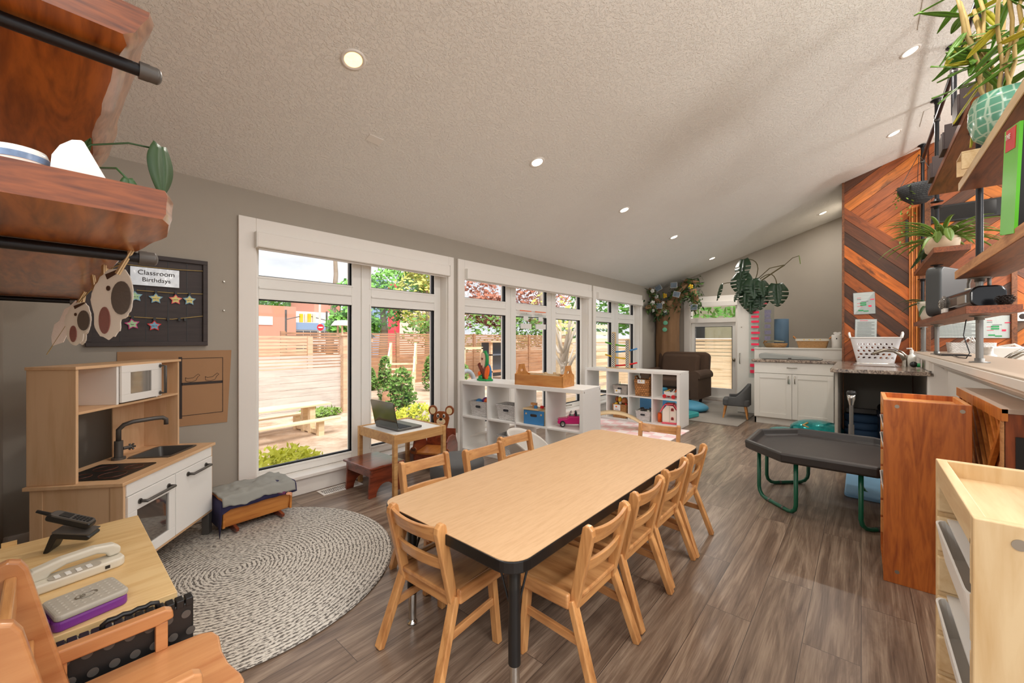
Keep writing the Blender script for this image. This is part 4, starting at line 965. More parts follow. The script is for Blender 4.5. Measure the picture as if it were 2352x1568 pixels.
o = thing('orange_cup', 'orange plastic toy standing behind the doll house', 'toy', kp(K2, A2, cub(3) - .12, .15, .04), A2); MB().lathe([(.0, 0), (.028, 0), (.03, .1), (.024, .13), (0, .13)]).build('body', 'orange', o)

# car ramp toy
t = thing('car_ramp_toy', 'checkered post car ramp toy with four coloured tracks', 'toy', kp(K2, A2, .53, .17, .77), A2)
MB().prism(rrect(-.24, .24, -.06, .06, .05), 0, .012).build('base', 'raw_pine_h', t, bevel=.003)
def checker():
    m, n, p = newmat('checker_decal'); t_ = N(n, 'ShaderNodeTexCoord'); v = N(n, 'ShaderNodeTexChecker', Scale=60.0); v.inputs['Color1'].default_value = C(240, 236, 228); v.inputs['Color2'].default_value = C(20, 20, 20)
    n.links.new(t_.outputs['Object'], v.inputs['Vector']); n.links.new(v.outputs[0], p.inputs['Base Color']); return m
ck = checker()
for x, hh in ((-.115, .565), (.115, .455)):
    q = MB().prism(rrect(x - .030, x + .030, .01, hh, .02), -.02, .02, 'xz').build('post', 'raw_pine', t, bevel=.002)
    MB().box(x - .025, x + .025, -.0215, -.0205, .02, hh - .02).build('checker_strip', ck, q)
for i, (m_, z0, left) in enumerate((('lime', .41, True), ('blue', .315, False), ('yellow', .215, True), ('red', .105, False))):
    pts = []
    for j in range(11):
        f = j / 10; x = (-.26 + .38 * f) if left else (.26 - .38 * f); pts.append((x, 0, z0 - .06 + .055 * (1 - f) ** 2 if True else 0))
    MB().tube(pts, .0125, 10).build('track', {'lime': plain('track_green', C(96, 176, 48), .4), 'blue': 'blue', 'yellow': 'yellow', 'red': 'red'}[m_], t)

# round hoop board leaning behind the table, seen above the play mat
q = thing('balance_arch', 'curved bent-wood rocker board lying on the play mat', 'rocker board', (5.02, 2.55, .016), R(-62))
vs = [];
for i in range(21):
    a = R(-50 + 100 * i / 20); x = .62 * math.sin(a); z = .62 * math.cos(a) - .62 * math.cos(R(50))
    for y in (-.13, .13): vs += [(x, y, z), (x * .975, y, z - .012)]
fs = []
for i in range(20): a = i * 4; b_ = a + 4; fs += [(a, a + 2, b_ + 2, b_), (a + 1, b_ + 1, b_ + 3, a + 3), (a, b_, b_ + 1, a + 1), (a + 2, a + 3, b_ + 3, b_ + 2)]
MB().add(vs, fs, True).build('bent_board', 'raw_pine_h', q)

# ---------------------------------------------------------------- black tray table
t = thing('tray_table', 'black octagonal play tray on a green tube stand', 'table', (3.80, .17, 0))
h1, cf = .515, .27
def octo(k, z): return [(x, y, z) for x, y in ((-h1 + k, -h1 + cf), (-h1 + cf, -h1 + k), (h1 - cf, -h1 + k), (h1 - k, -h1 + cf), (h1 - k, h1 - cf), (h1 - cf, h1 - k), (-h1 + cf, h1 - k), (-h1 + k, h1 - cf))]
rs = [octo(.03, .372), octo(.005, .385), octo(0, .43), octo(.006, .442), octo(.03, .446), octo(.042, .44), octo(.055, .40), octo(.075, .392)]
vs = [v for r_ in rs for v in r_]; fs = [(k_ * 8 + i, k_ * 8 + (i + 1) % 8, (k_ + 1) * 8 + (i + 1) % 8, (k_ + 1) * 8 + i) for k_ in range(7) for i in range(8)] + [tuple(range(8))[::-1], tuple(56 + i for i in range(8))]
MB().add(vs, fs).build('tray', 'traytop', t, bevel=.006, seg=3)
for cx_, cy_, a in ((-.30, .30, R(45)), (.30, .30, R(-45)), (-.30, -.30, R(-45)), (.30, -.30, R(45))):
    d_ = Vector((math.cos(a), math.sin(a))); w_ = .185; pts = []
    def P(u, z): return (cx_ + d_.x * u, cy_ + d_.y * u, z)
    pts = [P(-w_, .385), P(-w_, .08)] + [P(-w_ + .07 * (1 - math.cos(b_)), .08 - .066 * math.sin(b_)) for b_ in (R(30), R(60), R(90))] + [P(w_ - .07 * (1 - math.cos(b_)), .08 - .066 * math.sin(b_)) for b_ in (R(90), R(60), R(30))] + [P(w_, .08), P(w_, .385)]
    l = MB().tube(pts, .0135, 14).build('leg', 'greenpipe', t)
    s = MB()
    for u in (-.07, .07): s.cyl(P(u - .008, .0145), P(u + .008, .0145), .0145)
    s.build('joint_ring', 'gunmetal', l)
o = tag(MB().prism(rrect(4.05, 4.75, -.44, .10, .04), .001, .03).build('foam_mat', plain('pale_blue_foam', C(120, 164, 196), .6), bevel=.008), 'pale blue foam sheet on the floor under the black tray table', 'mat')

# ---------------------------------------------------------------- pine bin frames at right
def bin_frame(label, loc, w, h, dz, mats, rails, bins, rz=0, d=.30):
    """frame w along x, d along -y, open towards +y; shallow tray top"""
    r = thing('bin_shelf', label, 'storage unit', loc, rz)
    pan, edge, top = mats
    MB().box(0, .018, -d, 0, 0, h).build('side_panel', pan, r, bevel=.002); MB().box(w - .018, w, -d, 0, 0, h).build('side_panel', pan, r, bevel=.002)
    MB().box(.018, w - .018, -.018, 0, h - dz, h).build('front_rail', top, r, bevel=.002); MB().box(.018, w - .018, -d, -d + .018, h - dz, h).build('rear_rail', top, r, bevel=.002)
    MB().box(.018, w - .018, -d + .018, -.018, h - dz + .006, h - dz + .018).build('top_panel', top, r)
    MB().box(.018, w - .018, -d, -d + .008, .03, h - dz).build('back_panel', pan, r); MB().box(.018, w - .018, -d, 0, .02, .04).build('bottom_panel', pan, r)
    for i in range(rails):
        z = .11 + i * .098
        for a_ in (.018, w - .03): MB().box(a_, a_ + .012, -d + .01, -.0, z, z + .085).build('runner', top, r, bevel=.004)
    for (x, y, z) in ((-.001, -.05, h - .03), (-.001, -d + .03, h - .03), (-.001, -.05, .06), (-.001, -d + .03, .06)):
        MB().cyl((x, y, z), (x + .003, y, z), .009, n=20).build('bolt', 'nickel', r)
    for z, bh in bins:
        b_ = MB(); tray(b_, w - .04, d - .02, bh, .9, .004); o_ = b_.build('bin', 'white', r); o_.location = (w / 2, -d / 2 + .015, z)
        rm = MB().prism(rrect(-(w - .036) / 2, (w - .036) / 2, -.155, .165, .02), bh - .004, bh + .002)
        n1 = rrect(-(w - .05) / 2, (w - .05) / 2, -.14, .13, .02); rm = MB(); o1 = rrect(-(w - .038) / 2, (w - .038) / 2, -.15, .165, .02); m_ = len(n1)
        o1 = [(a, min(b2, .118)) for a, b2 in o1]; n1 = [(a, min(b2, .095)) for a, b2 in n1]; rm.add([(a, b2, z_) for z_ in (bh, bh + .006) for a, b2 in o1] + [(a, b2, z_) for z_ in (bh, bh + .006) for a, b2 in n1], [q for i in range(m_) for q in ((i, (i + 1) % m_, m_ + (i + 1) % m_, m_ + i), (m_ + i, m_ + (i + 1) % m_, 3 * m_ + (i + 1) % m_, 3 * m_ + i), (2 * m_ + i, 2 * m_ + (i + 1) % m_, 3 * m_ + (i + 1) % m_, 3 * m_ + i)[::-1], (i, 2 * m_ + i, 2 * m_ + (i + 1) % m_, (i + 1) % m_))])
        rm.build('bin_rim', 'white', o_)
    return r
bin_frame('tall amber pine bin frame beside the slatted cabinet, standing on the plank floor', (2.775, -.085, 0), .40, .915, .045, ('pine', 'pine_edge', 'pine_edge'), 8, ((.62, .07), (.72, .07), (.40, .07)))
bin_frame('pale raw pine bin frame with white bins, nearest the camera at right', (1.02, -.142, 0), .45, .92, .055, ('raw_pine', 'raw_pine', 'raw_pine_h'), 8, ((.69, .085), (.50, .085)))

# slatted red-brown cabinet against the half wall
r = thing('slatted_cabinet', 'red-brown cabinet with orange chevron slats under the white ledge', 'cabinet', (2.535, -.435, 0))
x1 = .975; CH = .94
MB().box(0, x1, -.13, -.02, .02, CH - .02).build('inner_panel', 'redwood', r)
for a_ in (-.004, x1 - .02): MB().box(a_, a_ + .022, -.13, .0, 0, CH - .02).build('end_panel', 'redwood', r, bevel=.002)
MB().box(-.012, .50, -.13, .008, CH - .02, CH).build('top_panel', plain('worn_top', C(186, 166, 150), .5, var=.15), r, bevel=.002); MB().box(.503, x1 + .01, -.13, .008, CH - .02, CH - .002).build('top_panel', bpy.data.materials['worn_top'], r, bevel=.002)
MB().box(-.012, .50, -.01, .010, CH - .05, CH - .001).build('top_rail', 'orangewood', r); MB().box(.503, x1 + .01, -.01, .010, CH - .05, CH - .003).build('top_rail', 'orangewood', r)
MB().box(-.004, .02, -.004, .006, 0, CH - .05).build('front_post', 'barn_edge', r)
for i in range(7):
    xt = .14 + .125 * i; zt_ = CH - .05; n_ = (xt - .015) / 1.985      # meets the strut that falls away from the near top corner
    xm = .015 + n_ * .98 if False else xt - (xt - .015) * .49; zm = zt_ - (xt - .015) * .49
    MB().bar((xt, -.008, zt_), (xm, -.008, zm), .014, .022, (1, 0, 0)).build('slat', 'orangewood', r, bevel=.002)
MB().bar((.012, -.006, CH - .05), (.80, -.006, .10), .018, .026, (1, 0, 0)).build('strut', 'orangewood', r, bevel=.002)
MB().bar((.012, -.006, .74), (.60, -.006, .12), .016, .022, (1, 0, 0)).build('strut', 'barn_edge', r, bevel=.002)
MB().box(-.010, -.004, -.125, -.03, .69, .83).build('metal_plate', 'black', r)

# ---------------------------------------------------------------- counters in the far right corner
CT = .93
c = thing('base_cabinet', 'white shaker base cabinet with two doors and a drawer by the far wall', 'cabinet', (6.80, .27, 0))
cw = .92                                   # runs towards +y
MB().box(.02, .60, 0, cw, .09, CT - .035).build('carcass', 'cab_white', c); MB().box(.05, .07, 0, cw, 0, .09).box(.05, .6, cw - .02, cw, 0, .09).build('toe_kick', 'cab_white', c)
MB().box(0, .02, .004, cw - .004, .735, CT - .04).build('drawer', 'cab_white', c, bevel=.003)
def shaker(y0, y1, z0, z1, hy):
    f = .065; dr = MB().box(0, .02, y0, y0 + f, z0, z1).box(0, .02, y1 - f, y1, z0, z1).box(0, .02, y0 + f, y1 - f, z0, z0 + f).box(0, .02, y0 + f, y1 - f, z1 - f, z1).box(.008, .02, y0 + f, y1 - f, z0 + f, z1 - f).build('door', 'cab_white', c, bevel=.002)
    MB().tube([(0, hy, z1 - .03), (-.028, hy, z1 - .035), (-.03, hy, z1 - .075), (-.028, hy, z1 - .12), (0, hy, z1 - .125)], .006, 8).build('handle', 'nickel', dr)
shaker(.004, cw / 2 - .002, .10, .728, cw / 2 - .035); shaker(cw / 2 + .002, cw - .004, .10, .728, cw / 2 + .04)
MB().tube([(0, cw / 2 - .055, .82), (-.026, cw / 2 - .05, .822), (-.03, cw / 2, .818), (-.026, cw / 2 + .05, .822), (0, cw / 2 + .055, .82)], .006, 8).build('drawer_handle', 'nickel', c)
MB().box(-.008, -.004, cw / 2 + .02, cw / 2 + .05, .59, .66).build('price_tag', 'clear', c)
w_ = MB().prism([(5.10, -.465), (6.99, -.465), (6.99, .205), (7.40, .205), (7.40, 1.22), (6.775, 1.22), (6.775, .27), (6.70, .235), (5.13, .235), (5.10, .20)], CT - .038, CT).build('worktop', 'granite', bevel=.006, seg=3)
tag(w_, 'L-shaped speckled granite-look worktop carrying the sink', 'worktop')
u = thing('counter_panel', 'white end panel with wood edge holding up the sink worktop', 'panel', (5.20, .20, 0))
MB().box(0, 1.55, -.02, 0, 0, CT - .04).build('panel', 'cab_white', u); MB().box(-.012, 0, -.022, .002, 0, CT - .04).build('edge', 'greyplastic', u)
struct('trim_7', MB().box(5.13, 5.2, -.485, -.445, 0, CT - .04), 'trim')
struct('wall_niche', MB().box(6.72, 6.74, -.46, .17, 0, CT - .04), 'wall')
l = thing('ledge_cabinet', 'low white boxed ledge behind the base cabinet', 'ledge', (7.40, .19, 0))
MB().box(0, .5, 0, 1.10, 0, 1.07).build('box', 'cab_white', l); MB().box(-.02, .5, 0, 1.10, 1.07, 1.09).build('top', 'cab_white', l, bevel=.003)
c = thing('tall_cabinet', 'tall narrow white cabinet beside the glazed door with a pot on top', 'cabinet', (7.50, 1.255, 0))
MB().box(.02, .6, 0, .30, 0, 1.89).build('carcass', 'cab_white', c); MB().box(0, .02, .0, .30, .02, 1.89).build('door', 'cab_white', c, bevel=.003)
MB().tube([(0, .26, .82), (-.03, .26, .83), (-.03, .26, .98), (0, .26, .99)], .006, 8).build('handle', 'nickel', c)
MB().cyl((0, .235, 1.42), (-.025, .235, 1.42), .006).build('hook', 'nickel', c)
s = thing('schedule_strip', 'clear hanging schedule strip with pink cards and small photos', 'schedule', (7.47, 1.20, 0))
MB().box(-.006, -.003, .0, .18, .60, 1.80).box(-.006, -.003, -.17, .0, 1.10, 1.80).build('pocket_strip', 'clear', s)
text('title', 'Daily Schedule', .04, 'pinkred', s, (-.008, .04, 1.79), (R(90), 0, R(-90)))
for i, z in enumerate((1.655, 1.585, 1.505, 1.42, 1.325, 1.235, 1.14, 1.05, .80, .70)):
    hh = .034 if i < 8 else .05
    MB().box(-.010, -.007, .035 - .01 * (i == 4), .145 if i < 8 else .16, z - hh / 2, z + hh / 2).build('pink_card', 'pinkred', s)
M['photo'] = plain('small_photo_print', C(120, 116, 140), .5, var=.6, vs=60)
for i, z in enumerate((1.655, 1.59, 1.52, 1.425, 1.33, 1.24)): MB().box(-.010, -.007, -.13 + .01 * (i % 2), -.04, z - .03, z + .03).build('photo_card', 'photo', s)
# things on counter and ledge
o = thing('changing_pad', 'grey contoured changing pad lying on the granite worktop', 'changing pad', (7.10, .78, CT))
MB().prism([(-.37, .005), (-.37, .012), (-.30, .028), (-.05, .05), (.30, .082), (.345, .085), (.368, .07), (.372, .035), (.35, .006)], -.17, .17, 'yz').build('pad', 'pad', o, bevel=.012, seg=3)
MB().box(-.172, -.169, -.03, .01, .012, .024).build('label', 'ink', o); MB().box(-.171, .171, -.30, .30, .085, .086)
o = thing('wicker_tray', 'small round wicker tray with a cloth on the ledge', 'basket', (7.60, 1.03, 1.09)); MB().lathe([(0, 0), (.11, 0), (.135, .035), (.14, .07), (.13, .07), (.12, .035), (.1, .012), (0, .012)], n=32, sy=1.15).build('basket', 'wicker_fine', o)
MB().tube([(0, .13, .05), (.01, .165, .075), (0, .15, .10), (-.02, .12, .09)], .012, 8).build('handle', 'toolwood', o)
o = tag(cloth(-.09, .09, -.11, .11, lambda x, y: (x, y, .07 + .03 * math.cos(x * 12) * math.cos(y * 9)), 10, 10, .01).build('cloth', plain('sage_cloth', C(150, 146, 120), .9), solid=.005), 'folded sage cloth in the small wicker tray', 'cloth'); o.location = (7.60, 1.02, 1.10)
o = thing('lined_basket', 'long straw basket with cream lining and corner handles on the ledge', 'basket', (7.62, .56, 1.09))
g = MB(); tray(g, .22, .40, .13, .84); g.build('basket', 'wicker_fine', o)
n1 = rrect(-.113, .113, -.203, .203, .027); MB().add([(a, b, z) for z in (.105, .14) for a, b in n1], [(i, (i + 1) % len(n1), len(n1) + (i + 1) % len(n1), len(n1) + i) for i in range(len(n1))]).build('lining', 'cream', o, solid=.004)
for i in range(4): MB().ball((-.118, -.1 + i * .065, .125), (.003, .008, .006)).build('bead', 'yellow', o)
for y in (-1, 1): MB().tube([(0, y * .19, .12), (-.02, y * .215, .15), (-.01, y * .235, .175), (.0, y * .23, .15)], .010, 8).build('handle', 'toolwood', o)
o = thing('tissue_canister', 'white round tissue canister with a tissue standing out on the ledge', 'canister', (7.58, .27, 1.09)); MB().lathe([(0, 0), (.062, 0), (.062, .185), (.058, .195), (0, .196)], n=32).build('canister', 'white', o)
MB().prism([(-.02, .19), (.02, .19), (.045, .225), (.02, .24), (-.01, .23), (-.04, .24), (-.05, .22)], -.004, .004, 'yz').build('tissue', 'paper', o); MB().box(-.0635, -.0615, -.006, .006, .13, .15).build('window', 'ink', o)
o = thing('floor_cushion', 'rolled dusty blue mat standing upright against the grey wall', 'mat', (7.82, .98, 1.09)); MB().lathe([(0, 0), (.095, 0), (.1, .005), (.1, .455), (.095, .46), (0, .46)], n=32).build('roll', plain('dusty_blue_vinyl', C(96, 126, 152), .6), o)

# monstera in a white pot on the tall cabinet
def leafshape(L, W, notches=0, heart=True, fold=.12, n=14):
    if notches: n = 22
    """leaf blade in the local xy plane along +x with split edges and a midrib fold"""
    g = MB()
    for side in (1, -1):
        vs = []; fs = []
        for i in range(n + 1):
            f = i / n; x = L * f
            wd = W * .5 * (math.sin(PI * min(1, f * .93 + .07)) ** .62) * (1.12 - .45 * f)
            if heart and f < .12: x -= L * .06 * (1 - f / .12)
            if f == 1: wd = 0
            mz = -.06 * L * f * f; ez = fold * wd - .10 * L * f * f - .25 * wd
            for k in (0, .4, 1): vs.append((L * f * (1 - k) + x * k, side * wd * k, mz + (ez - mz) * k))
        for i in range(n):
            a = i * 3; b = a + 3
            q = [(a, a + 1, b + 1, b)]
            if not (notches and i % 4 == 3 and 3 < i < n - 2): q.append((a + 1, a + 2, b + 2, b + 1))
            fs += q if side > 0 else [t_[::-1] for t_ in q]
        g.add(vs, fs, True)
    return g
def add_leaf(target, base, yaw, pitch, roll, L, W, notches=0, **k):
    g = leafshape(L, W, notches, **k); target.m = Matrix.LocRotScale(Vector(base), Euler((roll, pitch, yaw), 'XYZ'), Vector((1, 1, 1))); target.add(g.v, g.f, True); target.m = Matrix.Identity(4)
o = thing('monstera_plant', 'monstera with big split leaves in a white pot on the tall cabinet', 'plant', (7.62, 1.36, 1.89))
MB().lathe([(0, 0), (.075, 0), (.105, .21), (.112, .215), (.112, .225), (.1, .225), (.095, .2), (0, .2)], n=32).build('pot', 'white', o)
lv = MB(); sm_ = MB()
C0 = Vector((0, 0, .2))
def mons(tip, yaw, pitch, roll, L, W, via=None):
    pts = [C0, Vector(via) if via else (C0 + Vector(tip)) / 2 + Vector((-.03, 0, .06)), Vector(tip)]
    q = [pts[0] * (1 - t_) ** 2 + pts[1] * 2 * t_ * (1 - t_) + pts[2] * t_ * t_ for t_ in [i / 8 for i in range(9)]]
    sm_.tube(q, .007, 6); add_leaf(lv, tip, yaw, pitch, roll, L * 1.08, W * 1.3, 1)
# pitch>0 tilts the blade downwards; the camera side is -x, window side +y
for (tip, yaw, pitch, roll, L, W, via) in (
    ((-.14, .10, .64), R(150), R(75), R(0), .34, .25, (-.05, -.22, .66)), ((-.16, .12, .42), R(170), R(70), 0, .34, .28, None), ((-.12, .44, .26), R(120), R(72), 0, .26, .20, (0, .3, .34)),
    ((-.2, -.05, .30), R(200), R(72), 0, .32, .26, None), ((-.20, .04, .14), R(160), R(78), 0, .30, .22, None), ((-.15, -.14, .12), R(190), R(80), 0, .30, .22, None),
    ((-.12, -.36, .20), R(200), R(76), 0, .34, .26, (0, -.3, .55)), ((-.18, -.16, .26), R(215), R(70), 0, .26, .2, None), ((-.14, .16, .14), R(140), R(60), 0, .2, .12, None), ((-.18, -.02, .02), R(170), R(84), 0, .26, .2, None)):
    mons(tip, yaw, pitch, roll, L, W, via)
sm_.tube([(0, 0, .2), (0, -.15, .30), (-.02, -.33, .42), (-.02, -.45, .50)], .010, 8).tube([(-.02, -.45, .50), (0, -.55, .60), (-.02, -.64, .62)], .005, 6).tube([(0, -.08, .32), (-.03, -.25, .47), (-.02, -.44, .5)], .007, 6)
lv.build('foliage', 'leaf_dark', o, solid=.002); sm_.build('stem', 'stem', o)
g = MB(); add_leaf(g, (-.02, -.64, .62), R(-90), R(80), 0, .13, .1); g.build('new_leaf', 'leaf_light', o, solid=.002)

# sink, tap, laundry basket, pump bottle
s = thing('kitchen_sink', 'stainless drop-in sink rim in the granite worktop', 'sink', (6.15, -.13, CT))
o1 = rrect(-.38, .38, -.20, .22, .05); i1 = rrect(-.34, .34, -.16, .18, .05); g = MB(); m_ = len(o1)
g.add([(a, b, .001) for a, b in o1] + [(a, b, .006) for a, b in rrect(-.365, .365, -.185, .205, .05)] + [(a, b, .003) for a, b in i1] + [(a * .95, b * .95, -.03) for a, b in i1], [(k_ * m_ + i, k_ * m_ + (i + 1) % m_, (k_ + 1) * m_ + (i + 1) % m_, (k_ + 1) * m_ + i) for k_ in range(3) for i in range(m_)] + [tuple(3 * m_ + i for i in range(m_))])
g.build('basin', 'chrome', s)
def faucet(loc, rz, label, mat='nickel'):
    f = thing('kitchen_faucet', label, 'faucet', loc, rz); MB().cyl((0, 0, 0), (0, 0, .07), .028, .024).build('body', mat, f)
    MB().tube([(0, 0, .05), (0, .03, .12), (0, .09, .165), (0, .17, .172), (0, .23, .15), (0, .26, .125)], [.02, .019, .018, .018, .017, .016], 12).build('spout', mat, f)
    MB().tube([(0, 0, .07), (0, -.015, .11), (0, .03, .16), (0, .10, .205)], [.02, .012, .007, .008], 10).build('lever', mat, f)
faucet((5.98, -.355, CT), R(8), 'brushed nickel faucet reaching over the sink in front of the laundry basket')
b = thing('laundry_basket', 'white plastic laundry basket with round holes on the sink counter', 'basket', (6.72, -.13, CT))
def perf_side(g, x0, x1, y, z0, z1, nrow, ncol, flip):
    pass
bw0, bw1, bd0, bd1, bh = .17, .235, .12, .155, .31
sh_ = []
def ringb(w2, d2, z, r_=.05): return [(a, b2, z) for a, b2 in rrect(-d2, d2, -w2, w2, r_, 6)]
def wallring(z): f = z / bh; return ringb(bw0 + (bw1 - bw0) * f, bd0 + (bd1 - bd0) * f, z)
rs = [wallring(0), wallring(bh)]; m_ = len(rs[0]); g = MB().add(rs[0] + rs[1], [(i, (i + 1) % m_, m_ + (i + 1) % m_, m_ + i) for i in range(m_)]); g.add(rs[0], [tuple(range(m_))])
mb_, n_b, p_b = newmat('perforated_white_plastic'); p_b.inputs['Base Color'].default_value = C(236, 236, 238); p_b.inputs['Roughness'].default_value = .4
t_ = N(n_b, 'ShaderNodeTexCoord'); sp = N(n_b, 'ShaderNodeSeparateXYZ'); n_b.links.new(t_.outputs['Object'], sp.inputs[0])
def mth(op, a, b=None):
    x = N(n_b, 'ShaderNodeMath', operation=op)
    for i, q in enumerate((a, b)):
        if q is None: continue
        if isinstance(q, (int, float)): x.inputs[i].default_value = q
        else: n_b.links.new(q, x.inputs[i])
    return x.outputs[0]
row = mth('FLOOR', mth('DIVIDE', sp.outputs[2], .042)); vz = mth('SUBTRACT', mth('FRACT', mth('DIVIDE', sp.outputs[2], .042)), .5)
hy = mth('ADD', mth('DIVIDE', mth('ADD', sp.outputs[1], mth('MULTIPLY', sp.outputs[0], .8)), .052), mth('MULTIPLY', mth('MODULO', row, 2.0), .5)); vy = mth('SUBTRACT', mth('FRACT', mth('ADD', hy, 20.0)), .5)
rad = mth('ADD', mth('POWER', mth('MULTIPLY', mth('ABSOLUTE', vy), 1.0), 2.0), mth('MULTIPLY', mth('POWER', mth('ABSOLUTE', vz), 2.0), .9))
inh = mth('LESS_THAN', rad, .105); zr = mth('MULTIPLY', mth('GREATER_THAN', sp.outputs[2], .042), mth('LESS_THAN', sp.outputs[2], .252)); cr_ = mth('GREATER_THAN', mth('ABSOLUTE', mth('SUBTRACT', mth('ABSOLUTE', sp.outputs[1]), .21)), .045)
hole = mth('MULTIPLY', inh, mth('MULTIPLY', zr, cr_)); tr_ = N(n_b, 'ShaderNodeBsdfTransparent'); ms = N(n_b, 'ShaderNodeMixShader'); n_b.links.new(hole, ms.inputs[0]); n_b.links.new(p_b.outputs[0], ms.inputs[1]); n_b.links.new(tr_.outputs[0], ms.inputs[2]); n_b.links.new(ms.outputs[0], n_b.nodes['Material Output'].inputs[0])
g.build('basket_body', mb_, b); MB().tube(wallring(bh), .008, 8, True).build('rim', 'white', b)
for sy in (-1, 1):
    MB().tube([(-.08, sy * .235, bh), (-.05, sy * .245, bh + .045), (0, sy * .245, bh + .062), (.05, sy * .245, bh + .045), (.08, sy * .235, bh)], .012, 8).build('handle', 'white', b)
o = thing('pump_bottle', 'clear soap pump bottle beside the sink faucet', 'bottle', (5.92, -.40, CT)); MB().lathe([(0, 0), (.032, 0), (.034, .09), (.03, .12), (.012, .135), (.012, .15), (0, .15)], n=20).build('bottle', plain('milky_bottle', C(222, 222, 214), .15), o); MB().cyl((0, 0, .15), (0, 0, .18), .014).tube([(0, 0, .18), (0, 0, .195), (0, .04, .192)], .007, 8).build('pump_head', 'white', o)
o = thing('dish_brush', 'black round dish brush with green bristles by the faucet', 'brush', (5.72, -.40, CT + .03)); MB().ball((0, 0, 0.006), (.03, .03, .03)).build('head', 'black', o); MB().cyl((0, -.022, 0), (0, -.045, 0), .02).build('bristle', 'green', o)
o = thing('switch_plate', 'small slotted vent plate on the ledge front above the sink', 'plate', (5.62, -.462, .975)); MB().box(-.09, .09, 0, .004, -.04, .04).build('plate', 'nickel', o)

# under the sink
o = thing('storage_stack', 'stack of blue foam floor cushions under the sink counter', 'cushion stack', (6.35, .02, 0))
bpy.data.objects.remove(o)
for i in range(4):
    tag(MB().lathe([(0, 0), (.16, 0), (.175, .012), (.175, .07), (.16, .083), (0, .083)], n=32).build('floor_cushion', plain('denim_blue', C(70, 104, 142), .7)), ('bottom', 'second from the floor', 'third from the floor', 'top')[i] + ' blue round cushion of the stack under the sink counter', 'cushion', 'blue cushions under the sink counter').location = (6.3, -.02, .001 + i * .086)
o = tag(MB().prism(rrect(-.15, .15, -.14, .14, .03), 0, .055).build('folded_bag', plain('grey_canvas', C(120, 116, 112), .9), bevel=.015), 'folded grey canvas bag on the blue cushion stack', 'bag'); o.location = (6.32, 0, .346); o.rotation_euler = (0, R(6), 0)
o = thing('storage_bin', 'dark navy plastic bin under the sink counter', 'bin', (5.95, -.28, 0)); MB().prism(rrect(-.2, .2, -.14, .14, .03), 0, .40).build('bin', plain('navy_bin', C(44, 56, 78), .5), o, bevel=.01); MB().prism(rrect(-.21, .21, -.15, .15, .03), .40, .425).build('lid', plain('navy_lid', C(50, 62, 86), .45), o, bevel=.005)
o = thing('plush_panda', 'black and white plush toy lying on the navy bin', 'plush toy', (5.95, -.28, .43)); MB().ball((0, 0, .09), (.10, .09, .085)).build('head', plain('cream_plush', C(210, 202, 186), .95), o); MB().ball((-.04, .10, .05), (.06, .05, .05)).ball((-.02, -.09, .12), (.04, .035, .04)).build('black_patch', 'black', o)
o = thing('steel_post', 'chrome topped telescopic post standing under the counter edge', 'post', (4.95, .07, 0))
MB().cyl((0, 0, 0), (0, 0, .42), .022).build('lower_tube', 'steelpipe', o); MB().cyl((0, 0, .42), (0, 0, .60), .016).build('upper_tube', 'steelpipe', o); MB().lathe([(.016, .60), (.022, .63), (.030, .66), (.034, .70), (0, .70)], n=24).build('chrome_cup', 'chrome', o); MB().lathe([(.035, .70), (.037, .72), (.03, .735), (0, .74)], n=24).build('black_cap', 'black', o); MB().lathe([(0, 0), (.12, 0), (.12, .012), (.03, .02), (0, .02)], n=32).build('base', 'black', o)
M['foil'] = plain('teal_foil', C(20, 140, 140), .15, .5, var=.7, vs=14, bmp=.9, bs=22)
o = thing('ocean_cushion', 'crinkled teal ocean print bean cushion on the floor before the base cabinet', 'cushion', (6.30, .42, 0)); MB().ball((0, 0, .09), (.27, .28, .12), 32, 12).ball((-.08, .28, .04), (.2, .22, .05), 24, 8).build('cushion', 'foil', o); MB().tube([(-.22, .06, .14), (-.2, .12, .165), (-.14, .08, .19)], .012, 8).build('trim_rope', 'cane', o)

# papers on the board wall
def sheet(name, label, y, z, w2, h2, kind, tilt=0.0):
    s = thing(name, label, 'paper', (6.968, y, z), rot=(tilt, 0, 0)); MB().box(-.002, 0, -w2 / 2, w2 / 2, -h2 / 2, h2 / 2).build('sheet', 'paper', s)
    MB().box(-.003, -.002, -w2 / 2 - .006, w2 / 2 + .006, -h2 / 2 - .006, h2 / 2 + .006).build('sleeve', 'clear', s)
    if kind == 'plan':
        for i, (a, b_, c_, d_, m_) in enumerate(((.0, .06, -.005, .012, 'green'), (.0, .06, -.03, -.013, 'green'), (-.02, .05, .02, .024, 'ink'), (.03, .08, -.1, -.085, 'green'), (-.02, .03, -.11, -.097, 'green'), (-.08, -.04, .04, .05, 'pinkred'), (.05, .09, .07, .074, 'pinkred'), (.05, .09, .05, .054, 'ink'), (.05, .09, .0, .004, 'pinkred'), (.04, .09, -.04, -.036, 'pinkred'), (-.05, -.02, -.05, -.03, 'pinkred'))):
            MB().box(-.0045, -.0035, a - .02, b_ - .02, c_, d_).build('mark', m_, s)
    else:
        MB().box(-.0045, -.0035, -.02, .06, h2 / 2 - .02, h2 / 2 - .015).build('heading', 'pinkred', s)
        g = MB()
        for i in range(13):
            z_ = h2 / 2 - .04 - i * .0155
            if z_ > -h2 / 2 + .015: g.box(-.0045, -.0035, -w2 / 2 + .02 + .03 * (i % 3 == 1), w2 / 2 - .02, z_, z_ + .003)
        g.build('printed_line', 'ink', s)
sheet('floor_plan', 'laminated paper with green and pink marks on the slatted wood wall, upper one', -.03, 1.69, .21, .28, 'plan', R(-1.5)); sheet('notice', 'laminated printed notice on the wood wall, below the marked plan', -.045, 1.35, .21, .26, 'text', R(1))
